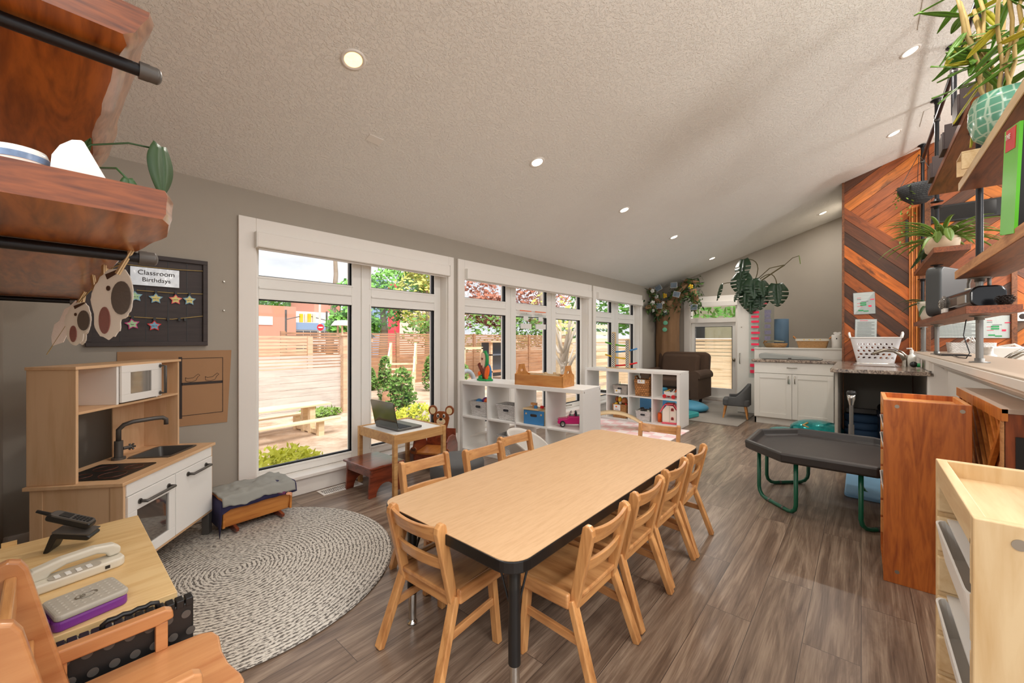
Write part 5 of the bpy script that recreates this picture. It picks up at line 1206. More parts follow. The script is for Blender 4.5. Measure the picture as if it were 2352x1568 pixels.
sheet('notice', 'wide printed notice on the wood wall behind the ledge posts', -.84, 1.34, .34, .20, 'text'); sheet('floor_plan', 'paper with pink writing on the wood wall right of the wide notice', -1.145, 1.36, .19, .25, 'plan')
for i, y in enumerate((-1.33, -1.44)): o = thing('picture_card', ('small black and white picture card by the dark wall trim', 'small picture card at the frame edge beside the first card')[i], 'card', (6.968, y, 1.47)); MB().box(-.003, 0, -.05, .05, -.05, .05).build('card', 'paper', o); MB().ball((-.004, 0, 0), (.002, .025, .03)).build('motif', 'ink', o)
o = thing('wall_heater', 'long dark framed panel mounted on the slatted wood wall', 'wall panel', (6.975, -.62, 2.70)); MB().box(-.05, 0, -.60, 0, -.10, .10).build('frame', 'black', o, bevel=.004); MB().box(-.054, -.05, -.36, -.02, -.08, .08).box(-.054, -.05, -.52, -.40, -.08, .08).build('dark_pane', plain('dark_pane', C(8, 8, 10), .1), o)
o = thing('wall_bracket', 'small black bracket on the wood wall beside the slat trim', 'bracket', (6.97, -.425, 2.55)); MB().box(-.03, 0, -.012, .012, -.14, .14).build('bracket', 'black', o)

# the room beyond the ledge
c = thing('kitchen_counter', 'worktop run on the far side of the half wall', 'counter', (5.2, -1.5, 0)); MB().box(0, 1.75, 0, .60, 0, .90).build('carcass', 'cab_white', c); MB().box(0, 1.75, 0, .62, .90, .935).build('top', 'granite', c)
o = thing('white_appliance', 'white rounded appliance top seen over the ledge', 'appliance', (6.35, -1.13, .935)); MB().prism(rrect(-.2, .25, -.17, .17, .02), 0, .21).build('body', 'cab_white', o, bevel=.012); MB().tube([(-.1, -.05, .21), (-.06, -.02, .235), (.1, .05, .21)], .01).build('lid_handle', 'white', o)
b = thing('laundry_basket', 'white slotted laundry basket beyond the ledge', 'basket', (6.3, -.80, .935)); g = MB(); tray(g, .34, .22, .25, .85); g.build('basket_body', 'plasweave', b); MB().tube([(-.02, .11, .25), (0, .115, .31), (.02, .11, .25)], .01).tube([(-.05, -.11, .25), (0, -.115, .30), (.05, -.11, .25)], .01).build('handle', 'white', b); b.rotation_euler = (0, 0, R(90)); b.location = (6.45, -1.0 + .12, .935)
faucet((5.75, -1.08, .935), R(190), 'brushed nickel faucet beyond the ledge'); bpy.data.objects['kitchen_faucet.001'].rotation_euler = (0, 0, R(185)); bpy.data.objects['kitchen_faucet.001'].location = (5.35, -.93, .935)
o = thing('pump_bottle', 'white soap pump bottle with red label beyond the ledge', 'bottle', (5.9, -.94, .935)); MB().lathe([(0, 0), (.035, 0), (.035, .13), (.012, .15), (.012, .17), (0, .17)], n=20).build('bottle', 'white', o); MB().cyl((0, 0, .17), (0, 0, .2), .012).tube([(0, 0, .2), (-.03, 0, .215)], .007, 8).tube([(0, 0, .2), (.03, 0, .215)], .007, 8).build('pump_head', 'white', o); MB().ball((-.034, .008, .07), (.004, .02, .025)).build('label', 'red', o)

# ---------------------------------------------------------------- pipe shelving over the ledge
PY = -.555
def shelf(label, x0, x1, z0, z1, edge, y0=-.455, y1=-.665):
    s = thing('plank_shelf', label, 'shelf', (x0, 0, z0)); L = x1 - x0
    MB().box(0, L, y1, y0 - .004, 0, z1 - z0).build('board', 'barn', s, bevel=.003); MB().box(.0, L, y0 - .004, y0, 0.001, z1 - z0 - .001).build('sawn_edge', edge, s); MB().box(-.003, 0, y1 + .002, y0 - .002, .001, z1 - z0 - .001).build('end_face', 'slab_end', s); return s
shelf('lowest thick plank shelf over the ledge carrying the black radio', 3.47, 6.52, 1.368, 1.412, 'barn_dark'); shelf('plank shelf with pale pitted edge running out of the frame above the radio', 1.9, 3.83, 1.605, 1.655, 'barn_edge')
shelf('small far plank shelf carrying the spider plant planter', 4.84, 6.47, 1.94, 1.985, 'barn_dark'); shelf('upper far plank shelf carrying dark boxes', 3.34, 5.2, 2.51, 2.55, 'barn_dark'); shelf('upper near plank shelf with smooth pale edge under the hexagon pot', 1.9, 3.70, 2.135, 2.185, 'raw_pine_h')
fr = thing('pipe_rack', 'black and grey iron pipe rack holding the plank shelves', 'pipe rack', (0, 0, 0))
def flange(x, y, z, up=1, mat='steelpipe', par=None): MB().lathe([(0, 0), (.045, 0), (.045, up * .006), (.022, up * .010), (.022, up * .028), (0, up * .028)], (x, y, z), 24).build('flange', mat, par or fr)
for x, segs in ((3.79, ((1.075, 1.368, 'steelpipe'), (1.412, 1.605, 'steelpipe'), (1.655, 2.51, 'pipe'), (2.55, 3.48, 'pipe'))), (5.65, ((1.075, 1.368, 'steelpipe'), (1.412, 1.94, 'pipe'), (1.985, 2.51, 'pipe'), (2.55, 3.50, 'pipe'))), (6.85, ((1.075, 1.368, 'steelpipe'), (1.412, 1.94, 'pipe'), (1.985, 3.55, 'pipe'))), (6.85 - .001, ())):
    for z0, z1, m_ in segs:
        q = MB().cyl((x, PY, z0), (x, PY, z1), .0165, n=20).build('upright', m_, fr); flange(x, PY, z0, 1, m_, q)
        if z1 < 2.8: flange(x, PY, z1, -1, m_, q)
MB().cyl((6.7, PY, 1.075), (6.7, PY, 1.368), .0165).build('upright', 'steelpipe', fr)
ZR = 3.36
MB().cyl((3.2, PY, ZR), (6.87, PY, ZR), .0165, n=20).build('rail', 'pipe', fr)
for x in (3.79, 4.7, 5.65, 6.85):
    MB().ball((x, PY, ZR), (.03, .024, .024)).cyl((x, PY, ZR - .03), (x, PY, ZR + .035), .023).build('fitting', 'gunmetal', fr)
    if x == 4.7: MB().cyl((x, PY, 3.0), (x, PY, cz(PY) - .01), .0165).build('upright', 'pipe', fr)
    q = MB().cyl((x, PY, ZR), (x, PY, cz(PY) - .005), .0165).build('upright', 'pipe', fr); flange(x, PY, cz(PY) - .012, -1, 'pipe', q)
# on the lowest shelf
o = thing('black_radio', 'black portable radio with round end grille and carry handle', 'radio', (4.12, -.56, 1.412), R(3))
MB().prism([(-.02, 0), (.10, 0), (.11, .03), (.11, .12), (.09, .145), (-.02, .145), (-.08, .12), (-.095, .08), (-.08, .03)], -.42, .30, 'yz') 
MB().at((0, 0, 0)).prism(rrect(-.075, .075, .004, .135, .045, 8), -.40, .36, 'yz').build('body', plain('gloss_black', C(20, 20, 22), .15), o, bevel=.01, seg=3)
sg = MB().lathe([(0, .03), (.03, .028), (.055, .015), (.062, 0)], n=32).build('speaker_grille', 'gunmetal', o); sg.location = (.36, 0, .07); sg.rotation_euler = (0, R(90), 0)
sg2 = MB().lathe([(0, .03), (.03, .028), (.055, .015), (.062, 0)], n=32).build('speaker_grille', 'gunmetal', o); sg2.location = (.28, .072, .07); sg2.rotation_euler = (R(-90), 0, 0)
g = MB()
for i in range(20):
    a = i * PI / 10; g.cyl((.018 * math.cos(a), .018 * math.sin(a), .031), (.058 * math.cos(a), .058 * math.sin(a), .012), .0022, n=6)
g.build('grille_spoke', 'chrome', sg2)
MB().tube([(-.32, -.02, .11), (-.32, -.02, .2), (-.28, -.02, .235), (.1, -.02, .235), (.14, -.02, .2), (.14, -.02, .11)], .009, 10).build('carry_handle', 'steelpipe', o)
MB().box(-.30, -.10, .074, .078, .04, .09).build('display', 'chrome', o); MB().cyl((.05, 0, .135), (.05, 0, .16), .015).build('knob', 'cream', o)
o = thing('record_case', 'dark grey hard case standing upright on the lowest shelf', 'case', (5.10, -.56, 1.412), R(0), rot=(0, 0, R(-24)))
MB().prism(rrect(-.26, .26, .0, .42, .07, 8), -.05, .05, 'xz').build('shell', plain('dark_case_shell', C(56, 58, 58), .5), o, bevel=.015, seg=3)
MB().tube([(a, .052, b_) for a, b_ in rrect(-.22, .22, .04, .38, .05, 6)], .003, 6, True).build('seam', 'black', o)
for x, z in ((.17, .33), (.17, .09), (-.17, .33), (-.17, .09)): MB().prism(rrect(x - .008, x + .008, z - .025, z + .025, .007), .05, .056, 'xz').build('foot', 'black', o)
def plantpot(name, label, cat, loc, potprof, potmat, leaves, lmat, seed, L0, L1, W, up=(.2, 1.1), n=30, droop=1.0, sx=1, sy=1, z0=None):
    random.seed(seed); o = thing(name, label, cat, loc); MB().lathe(potprof, n=32, sx=sx, sy=sy).build('pot', potmat, o); zt_ = z0 if z0 is not None else potprof[-1][1]
    g = MB(); r_ = random
    for i in range(n):
        a = r_.uniform(0, 2 * PI); L = r_.uniform(L0, L1); e = r_.uniform(*up); k = 7; w_ = W * r_.uniform(.7, 1.1); vs = []
        b0 = Vector((r_.uniform(-.02, .02) * sx, r_.uniform(-.02, .02) * sy, zt_)); d = Vector((math.cos(a), math.sin(a), 0)); s_ = Vector((-d.y, d.x, 0))
        for j in range(k + 1):
            f = j / k; ph = e - droop * f * 1.3; 
            if j: b0 = b0 + (d * math.cos(ph) + Vector((0, 0, 1)) * math.sin(ph)) * (L / k)
            ww = w_ * math.sin(PI * (.12 + .88 * f)) ** .7 if f < 1 else .0005
            vs += [b0 - s_ * ww / 2 + Vector((0, 0, ww * .25)), b0, b0 + s_ * ww / 2 + Vector((0, 0, ww * .25))]
        g.add(vs, [q for j in range(k) for q in ((j * 3, j * 3 + 1, j * 3 + 4, j * 3 + 3), (j * 3 + 1, j * 3 + 2, j * 3 + 5, j * 3 + 4))], True)
    g.build('foliage', lmat, o, solid=.0015); return o
plantpot('potted_plant', 'small dark green plant in a white pot behind the hard case', 'plant', (6.02, -.53, 1.412), [(0, 0), (.05, 0), (.06, .05), (.085, .17), (.085, .20), (.075, .2), (.07, .17), (0, .17)], 'cream', 22, 'leaf', 3, .18, .32, .035, (.1, .9), 22)
pl = plantpot('spider_plant', 'pale striped spider plant in an oval beige planter on the small far shelf', 'plant', (5.25, -.545, 1.985), [(0, 0), (.08, 0), (.11, .03), (.12, .10), (.118, .125), (.1, .125), (.09, .10), (0, .10)], plain('beige_planter', C(222, 198, 168), .5), 30, 'leaf_light', 11, .30, .50, .036, (.4, 1.3), 60, sx=1.9, sy=.95)
g = MB(); add_leaf(g, (.2, .03, .1), R(20), R(20), 0, .2, .09); g.build('broad_leaf', 'leaf', pl, solid=.002); g = MB(); add_leaf(g, (.35, .06, .12), R(60), R(50), 0, .22, .08); g.build('broad_leaf', 'leaf', pl, solid=.002)
g = MB(); add_leaf(g, (-.34, .0, .16), R(200), R(65), 0, .12, .07); g.build('heart_leaf', 'leaf_light', pl, solid=.002); g = MB(); add_leaf(g, (-.24, .05, .16), R(170), R(75), 0, .10, .06); g.build('heart_leaf', 'leaf_light', pl, solid=.002)
o = tag(MB().prism(rrect(-.07, .07, -.012, .012, .01), 0, .03).build('small_box', 'paper', bevel=.002), 'little white box leaning on the radio grille', 'box'); o.location = (4.28, -.46, 1.412)
for i, (x, y) in enumerate(((3.60, -.612), (3.55, -.628))):
    o = thing('pine_cone', ('brown pine cone in front of the near pipe on the radio shelf', 'second brown pine cone at the end of the radio shelf')[i], 'pine cone', (x, y, 1.412), group='pine cones on the radio shelf'); g = MB()
    for r_ in range(6):
        for j in range(9): a = 2 * PI * (j + .5 * (r_ % 2)) / 9; rr_ = .022 * math.sin(PI * (r_ + 1) / 7.5); g.at((rr_ * math.cos(a), rr_ * math.sin(a), .008 + r_ * .009), (0, R(-30), a)).box(-.003, .009, -.005, .005, -.0015, .0015)
    g.at().ball((0, 0, .028), (.014, .014, .028)).build('scales', 'ink', o)
o = tag(MB().prism(rrect(-.22, .22, -.09, .09, .015), 0, .012).build('tablet_computer', 'black', bevel=.003), 'black tablet lying flat on the ledge by the middle pipe', 'tablet'); o.location = (5.35, -.62, 1.075)
o = tag(MB().tube([(4.55, -.64, 1.44), (4.56, -.60, 1.36), (4.5, -.58, 1.25), (4.42, -.6, 1.12), (4.40, -.58, 1.082), (4.6, -.57, 1.08), (5.1, -.60, 1.081)], .0035, 8).build('power_cable', 'black'), 'black power cable hanging from the radio shelf to the ledge', 'cable')
o = thing('board_game', 'lime green framed game box leaning above the pitted shelf', 'game box', (2.62, -.49, 1.655), rot=(0, R(-8), R(4)))
MB().box(-.12, .012, -.10, .04, 0, .42).build('box_back', 'black', o, bevel=.002); MB().box(.0, .03, -.10, .045, 0, .42).build('green_frame', 'lime', o, bevel=.004)
MB().box(-.13, 0, .036, .046, 0, .42).build('green_front', 'lime', o); q = MB().box(-.10, -.001, .044, .048, .33, .415).build('red_panel', 'red', o)
text('title', 'THE', .03, 'paper', q, (-.03, .05, .385), (R(90), 0, R(180)))
# upper shelves
o = thing('cane_plant', 'tall leafy cane plant in a green hexagon-pattern pot', 'plant', (3.02, -.52, 2.185))
def hexmat():
    m, n, p = newmat('green_hexagon_glaze'); p.inputs['Roughness'].default_value = .2
    t_ = N(n, 'ShaderNodeTexCoord'); v = N(n, 'ShaderNodeTexVoronoi', Scale=26.0); v.feature = 'DISTANCE_TO_EDGE'; v.inputs['Randomness'].default_value = .25; n.links.new(t_.outputs['Object'], v.inputs['Vector'])
    r_ = N(n, 'ShaderNodeValToRGB'); r_.color_ramp.elements[0].position = .04; r_.color_ramp.elements[0].color = C(176, 204, 184); r_.color_ramp.elements[1].position = .12; r_.color_ramp.elements[1].color = C(96, 158, 134)
    n.links.new(v.outputs['Distance'], r_.inputs[0]); n.links.new(r_.outputs[0], p.inputs['Base Color']); bump(n, p, v.outputs['Distance'], -.6, .01); return m
MB().lathe([(0, 0), (.07, 0), (.10, .03), (.118, .10), (.115, .17), (.10, .215), (.092, .21), (.1, .16), (0, .15)], n=40).build('pot', hexmat(), o)
random.seed(21); st = MB(); l1 = MB(); l2 = MB()
for i in range(11):
    a = random.uniform(0, 2 * PI); h_ = random.uniform(.35, .75); x, y = .05 * math.cos(a), .05 * math.sin(a); pts = []
    for j in range(7): f = j / 6; pts.append((x * (1 + 2.2 * f) + random.uniform(-.012, .012), y * (1 + 2.2 * f) + random.uniform(-.012, .012), .16 + h_ * f))
    st.tube(pts, .0075, 8)
    for j in range(7):
        p_ = pts[random.randint(2, 6)]; g = l2 if random.random() < .25 else l1
        add_leaf(g, p_, random.uniform(0, 2 * PI), random.uniform(-.7, .9), random.uniform(-.5, .5), random.uniform(.13, .22), random.uniform(.03, .045), heart=False)
for (bx, by, bz, yaw, pit, L, g) in ((.05, .05, .40, R(100), R(35), .22, l1), (.03, .06, .32, R(80), R(55), .20, l2), (.08, .07, .24, R(60), R(78), .22, l2), (-.05, .05, .5, R(120), R(25), .2, l1)): add_leaf(g, (bx, by, bz), yaw, pit, 0, L, .045, heart=False)
st.build('cane', 'cane', o); l1.build('foliage', plain('cane_leaf', C(96, 140, 48), .45, var=.3), o, solid=.0015); l2.build('yellow_leaf', 'leaf_yel', o, solid=.0015)
o = thing('wooden_holder', 'small pale wooden house-shaped holder on the upper near shelf', 'holder', (3.50, -.47, 2.185)); MB().box(-.10, .06, -.04, .04, .09, .10).box(-.10, -.09, -.04, .04, 0, .09).box(.05, .06, -.04, .04, 0, .09).build('frame', 'raw_pine_h', o, bevel=.002)
for i, x in enumerate((3.62, 4.2, 4.85)):
    o = thing('dark_box', ('dark brown open box on the upper far shelf, nearest the cane plant', 'dark brown open box on the upper far shelf, middle one', 'dark brown open box on the upper far shelf, nearest the wood wall')[i], 'box', (x, -.53, 2.55), group='dark boxes on the upper far shelf')
    g = MB().box(-.09, .09, -.10, -.09, 0, .17).box(-.09, -.08, -.09, .09, 0, .17).box(.08, .09, -.09, .09, 0, .17).box(-.08, .08, -.09, .09, 0, .01).box(-.09, .09, .09, .10, 0, .12); g.build('box', plain('plum_board', C(62, 48, 46), .5), o, bevel=.002)
o = thing('hanging_basket', 'black woven hanging basket with trailing plant by the wood wall', 'hanging basket', (6.55, -.50, 2.78))
MB().lathe([(0, 0), (.07, .005), (.14, .07), (.18, .16), (.185, .20), (.175, .2), (.165, .15), (.12, .07), (0, .03)], n=32).build('basket', 'wicker_black', o)
g = MB()
for i in range(3): a = i * 2 * PI / 3; g.cyl((.18 * math.cos(a), .18 * math.sin(a), .2), (0, 0, .56), .003, n=6)
g.build('chain', 'black', o); random.seed(4); g = MB()
for k_ in range(6):
    a = random.uniform(0, 2 * PI); x, y = .17 * math.cos(a), .17 * math.sin(a)
    for i in range(14): add_leaf(g, (x + random.uniform(-.03, .03), y + random.uniform(-.03, .03), .22 - i * .022 * (k_ % 3 + .5)), random.uniform(0, 6), random.uniform(0, 1.2), 0, .035, .022, heart=False, n=4)
g.build('trailing_vine', 'leaf_light', o)

# ---------------------------------------------------------------- lounge corner: armchair, small chair, foam shapes, paper tree
a = thing('armchair', 'dark brown rolled-arm armchair in front of the paper tree', 'armchair', (8.02, 2.735, .012), R(178))
a.scale = (1.0, 1.08, 1.0)
g = MB().box(-.36, .36, -.40, .40, .12, .31); g.build('base', 'fabric_brown', a, bevel=.03, seg=3)
MB().prism(rrect(-.33, .40, -.345, .345, .06, 5), .31, .47).build('seat_cushion', 'fabric_brown', a, bevel=.045, seg=4)
for sy in (-1, 1):
    pr_ = [(sy * .33, .12), (sy * .50, .12), (sy * .50, .50)] + [(sy * (.435 + .10 * math.cos(t)), .535 + .10 * math.sin(t)) for t in [R(-30 + 240 * i / 12) for i in range(13)]] + [(sy * .34, .45)]
    MB().prism(pr_, -.38, .36, 'yz').build('arm', 'fabric_brown', a, bevel=.02, seg=3)
MB().at((-.36, 0, .30), (0, R(-10), 0)).prism(rrect(-.46, .46, -.02, .66, .09, 6), -.10, .10, 'yz').build('backrest', 'fabric_brown', a, bevel=.06, seg=4)
MB().at((-.22, 0, .44), (0, R(-12), 0)).prism(rrect(-.34, .34, 0, .48, .08, 5), -.08, .08, 'yz').build('back_cushion', 'fabric_brown', a, bevel=.06, seg=4)
for x in (-.30, .31):
    for y in (-.34, .34): MB().cyl((x, y, .125), (x, y, 0), .035, .024, 12).build('leg', 'ink', a)
c = thing('kids_armchair', 'small charcoal child armchair with tapered wooden legs by the base cabinet', 'armchair', (7.03, 1.48, .012), R(100))
g = MB(); vs = []; K = 20
prof = lambda t_: .40 + .13 * math.cos(t_) 
n_ = 24; pts = []
for i in range(n_ + 1):
    t_ = R(-118 + 236 * i / n_) + PI; pts.append((.21 * math.cos(t_) * 1.0, .235 * math.sin(t_), .33 + .20 * max(0, math.cos(t_ - PI)) ** 1.3))
for (x, y, z) in pts: vs += [(x, y, .20), (x, y, z), (x * .78, y * .78, z), (x * .78, y * .78, .27)]
fs = []
for i in range(n_): a_ = i * 4; b_ = a_ + 4; fs += [(a_, b_, b_ + 1, a_ + 1), (a_ + 1, b_ + 1, b_ + 2, a_ + 2), (a_ + 2, b_ + 2, b_ + 3, a_ + 3), (a_ + 3, b_ + 3, b_, a_)]
fs += [(0, 1, 2, 3), (n_ * 4 + 3, n_ * 4 + 2, n_ * 4 + 1, n_ * 4)]
g.add(vs, fs, True).build('shell', 'fabric_grey', c, bevel=.008)
MB().prism(rrect(-.19, .17, -.19, .19, .06), .19, .29).build('seat_cushion', 'fabric_grey', c, bevel=.02, seg=3)
MB().box(.0, .012, -.236, -.238, .17, .22).build('care_tag', 'paper', c)
for x, y in ((-.13, -.14), (-.13, .14), (.13, -.14), (.13, .14)): MB().cyl((x, y, .20), (x * 1.25, y * 1.2, 0), .02, .011, 12).build('leg', 'toolwood', c)
M['foam_blue'] = plain('blue_foam_vinyl', C(84, 142, 192), .45); M['foam_teal'] = plain('teal_foam_vinyl', C(40, 150, 150), .45); M['foam_lblue'] = plain('light_blue_foam', C(70, 150, 182), .45)
o = tag(MB().box(-.28, .28, -.22, .22, 0, .26).build('foam_block', 'foam_blue', bevel=.02, seg=3), 'blue soft foam block behind the far cube shelf', 'foam block'); place(o, (6.75, 2.72, .014), R(10))
o = tag(MB().prism(rrect(-.3, .3, -.25, .25, .06), 0, .07).build('foam_wedge', 'foam_teal', bevel=.02, seg=3), 'teal foam mat piece beside the blue block behind the cube shelf', 'foam piece'); place(o, (6.45, 2.2, .014), R(-10))
o = tag(MB().ball((0, 0, .07), (.42, .3, .10), 32, 10).build('floor_pillow', 'foam_lblue'), 'light blue floor pillow in front of the brown armchair', 'cushion'); place(o, (7.25, 2.30, .0), R(60))
o = tag(MB().box(-.2, .2, -.2, .2, 0, .3).build('foam_block', 'foam_lblue', bevel=.02, seg=3), 'light blue foam block standing by the armchair front', 'foam block'); place(o, (7.45, 2.95, .014), R(0))

# paper tree in the corner
random.seed(5)
t = thing('paper_tree', 'crumpled kraft paper tree with garlands, flowers and photos in the room corner', 'paper tree', (8.58, 3.09, 0))
g = MB(); vs = []; n_ = 40; H = 26
for j in range(H + 1):
    z = 2.02 * j / H
    for i in range(n_):
        q = 2 * PI * i / n_; r_ = .20 + .05 * max(0, (.6 - z)) + .045 * max(0, z - 1.5); r_ *= 1 + .16 * noise.noise(Vector((math.cos(q) * 3, math.sin(q) * 3, z * .8))) + .05 * noise.noise(Vector((q * 6, z * 4, 2)))
        vs.append((r_ * math.cos(q) * .85, r_ * math.sin(q) * 1.1, z))
g.add(vs, [(j * n_ + i, j * n_ + (i + 1) % n_, (j + 1) * n_ + (i + 1) % n_, (j + 1) * n_ + i) for j in range(H) for i in range(n_)], True).build('trunk', 'kraft2', t)
br = MB(); brs = [[(0, .1, 1.9), (-.25, .16, 2.05), (-.5, .18, 2.25)], [(-.1, .1, 1.8), (-.5, .14, 1.9), (-.75, .15, 1.85)], [(0, 0, 1.85), (-.1, -.2, 2.15), (-.05, -.45, 2.36)], [(-.05, -.1, 1.85), (-.12, -.3, 2.1), (-.15, -.6, 2.15)], [(-.15, -.55, 2.2), (-.17, -.62, 2.0), (-.18, -.60, 1.78)], [(-.05, -.2, 2.1), (0, -.4, 2.42), (-.02, -.62, 2.36)], [(-.1, 0, 1.8), (-.3, .02, 1.85), (-.45, .05, 1.7)]]
for b_ in brs: br.tube(b_, [.075, .055, .03], 8)
br.build('branch', 'kraft2', t)
M['garland'] = plain('garland_green', C(70, 96, 40), .7, var=.45, vs=20)
def leafcloud(g, pts, n, spread, size):
    for i in range(n):
        b_ = random.choice(pts); f = random.random() * (len(b_) - 1.001); k_ = int(f); f -= k_
        p0 = Vector(b_[k_]) * (1 - f) + Vector(b_[k_ + 1]) * f + Vector([random.gauss(0, spread) for _ in range(3)])
        p0.y = min(p0.y, .17); p0.x = min(p0.x, .13); p0.z = min(p0.z, cz(3.09 + p0.y) - .10)
        add_leaf(g, p0, random.uniform(0, 6.3), random.uniform(-.6, 1.4), random.uniform(-1, 1), size * random.uniform(.7, 1.4), size * .5, heart=False, n=3)
g = MB(); leafcloud(g, brs, 620, .06, .07); g.build('garland', 'garland', t); g = MB(); leafcloud(g, brs, 260, .08, .08); g.build('garland', 'leaf', t)
def flower(p, m_, s_):
    f = MB()
    for i in range(5): a_ = i * 2 * PI / 5; f.at(p, (0, 0, 0)).ball((-.01, s_ * .6 * math.cos(a_), s_ * .6 * math.sin(a_)), (.006, s_ * .42, s_ * .42), 8, 5)
    f.at().ball((p[0] - .02, p[1], p[2]), (.008, s_ * .25, s_ * .25), 8, 5); f.build('flower', m_, t)
for p, s_ in (((-.22, -.02, 2.12), .055), ((-.26, -.55, 2.26), .05), ((-.3, .02, 1.92), .04)): flower(p, 'yellow', s_)
for p, s_ in (((-.55, .10, 2.2), .045), ((-.35, .1, 2.1), .045), ((-.62, .07, 1.95), .05), ((-.22, .05, 1.85), .04), ((-.26, -.04, 1.80), .04), ((-.25, .10, 1.83), .035), ((-.2, .02, 1.98), .035), ((-.55, .09, 1.80), .035)): flower(p, 'paper', s_)
M['photo2'] = plain('colour_photo_print', C(118, 132, 146), .5, var=.6, vs=20)
for p, ti in (((-.32, -.24, 2.31), 0), ((-.34, -.30, 2.12), .3), ((-.42, .02, 1.90), .05), ((-.3, .08, 2.28), -.5), ((-.2, .0, 1.78), .1), ((-.24, -.60, 1.85), 0)):
    q = MB().at(p, (ti, 0, 0)).box(-.004, 0, -.062, .062, -.05, .05).build('photo_card', 'photo2', t); MB().at(p, (ti, 0, 0)).box(-.003, .002, -.067, .067, -.055, .055).build('photo_border', 'paper', q)
for p in ((-.21, -.03, 1.56), (-.22, -.02, 1.42)): MB().at(p, (.2, 0, 0)).ball((0, 0, 0), (.008, .05, .045), 14, 8).build('paper_leaf', plain('mint_card', C(120, 196, 160), .6), t)

# ---------------------------------------------------------------- window-wall hangings at left
b = thing('birthday_board', 'dark framed board on the grey wall with twine lines and birthday stars', 'board', (.14, WY, 1.46))
BW, BH = .565, .282
M['boardwood'] = wood('dark_stained_board', C(62, 52, 50), C(48, 40, 39), 'x', .6, .8)
MB().box(0, BW, -.012, 0, -BH, BH).build('back_panel', 'boardwood', b); g = MB()
g.box(0, BW, -.028, -.012, BH - .026, BH).box(0, BW, -.028, -.012, -BH, -BH + .026).box(0, .026, -.028, -.012, -BH + .026, BH - .026).box(BW - .026, BW, -.028, -.012, -BH + .026, BH - .026); g.build('frame', 'boardwood', b, bevel=.002)
g = MB()
for x in (.14, .255, .36, .455): g.box(x, x + .003, -.0135, -.012, -BH, BH)
g.build('board_joint', 'black', b)
def rope(pts): MB().tube(pts, .0025, 6).build('twine', 'cane', b)
rope([(.03, -.02, .215), (.25, -.02, .205), (.42, -.02, .208), (.54, -.02, .215)]); rope([(.03, -.02, .075), (.2, -.02, .058), (.4, -.02, .055), (.54, -.02, .062)]); rope([(.03, -.02, -.07), (.2, -.02, -.105), (.38, -.02, -.112), (.54, -.02, -.085)])
M['silver'] = plain('silver_foil', C(190, 188, 186), .25, .8, bmp=1.0, bs=14)
q = MB().box(.185, .415, -.026, -.023, .09, .20).build('sign_sheet', 'silver', b)
text('sign_text', 'Classroom', .040, 'ink', q, (.305, -.028, .168), (R(90), 0, 0)); text('sign_text', 'Birthdays', .036, 'ink', q, (.305, -.028, .125), (R(90), 0, 0))
def star(x, z, c1, c2, tx, tilt=0):
    def sp_(r0, r1): return [((r0 if i % 2 == 0 else r1) * math.cos(PI / 2 + i * PI / 5 + tilt) + x, (r0 if i % 2 == 0 else r1) * math.sin(PI / 2 + i * PI / 5 + tilt) + z) for i in range(10)]
    s = MB().prism(sp_(.036, .019), -.022, -.020, 'xz').build('star', c1, b); MB().prism(sp_(.027, .014), -.0235, -.022, 'xz').build('star_centre', c2, s)
    text('star_text', tx, .0085, 'ink', s, (x, -.0245, z - .002), (R(90), 0, 0), .0003)
    MB().cbox((x, -.024, z + .04), (.012, .012, .016)).build('clip', 'black', b)
M['sblue'] = plain('star_blue_edge', C(128, 178, 206), .6); M['sgreen'] = plain('star_green_paper', C(176, 214, 170), .6); M['syel'] = plain('star_yellow_paper', C(226, 214, 140), .6); M['scor'] = plain('star_coral_edge', C(240, 104, 110), .6); M['smag'] = plain('star_magenta_edge', C(206, 70, 140), .6); M['sred'] = plain('star_red_edge', C(226, 56, 56), .6)
star(.208, .02, 'sblue', 'sgreen', 'June 10', .1); star(.302, .015, 'sblue', 'syel', 'June 15'); star(.398, .015, 'scor', 'syel', 'June 8'); star(.468, .016, 'sblue', 'syel', 'July 19')
star(.195, -.148, 'smag', 'sgreen', 'Sept', .15); star(.295, -.155, 'sred', 'sblue', 'Dec 19')
for x in (.36, .415, .445): MB().cbox((x, -.024, -.112), (.012, .012, .018)).build('clip', 'black', b)
b['label'] = 'dark framed board with silver Classroom Birthdays sign and paper stars'
k = thing('kraft_drawing', 'kraft paper sheet on the wall with a drawn window and two birds', 'drawing', (.27, WY, .645))
random.seed(9)
MB().add([(0, -.004, .02), (.55, -.004, .0), (.575, -.004, .50), (.0, -.004, .50)] + [(0, -.002, .02), (.55, -.002, .0), (.575, -.002, .50), (.0, -.002, .50)], [(0, 1, 2, 3), (7, 6, 5, 4), (0, 4, 5, 1), (1, 5, 6, 2), (2, 6, 7, 3), (3, 7, 4, 0)]).build('sheet', 'kraft', k)
g = MB().box(.285, .303, -.006, -.004, .06, .46).box(.30, .525, -.006, -.004, .275, .292).box(.30, .525, -.006, -.004, .448, .451).box(.30, .525, -.006, -.004, .075, .078).box(.522, .525, -.006, -.004, .075, .45).box(.02, .285, -.006, -.004, .43, .433).box(.02, .023, -.006, -.004, .1, .43)
g.build('drawn_bar', 'ink', k)
for x in (.35, .455): MB().tube([(x - .03, -.005, .325), (x - .028, -.005, .302), (x, -.005, .294), (x + .025, -.005, .303), (x + .035, -.005, .325), (x + .047, -.005, .336), (x + .037, -.005, .345), (x + .026, -.005, .335), (x + .012, -.005, .322), (x - .018, -.005, .318), (x - .03, -.005, .325)], .0012, 5).build('drawn_bird', 'ink', k)
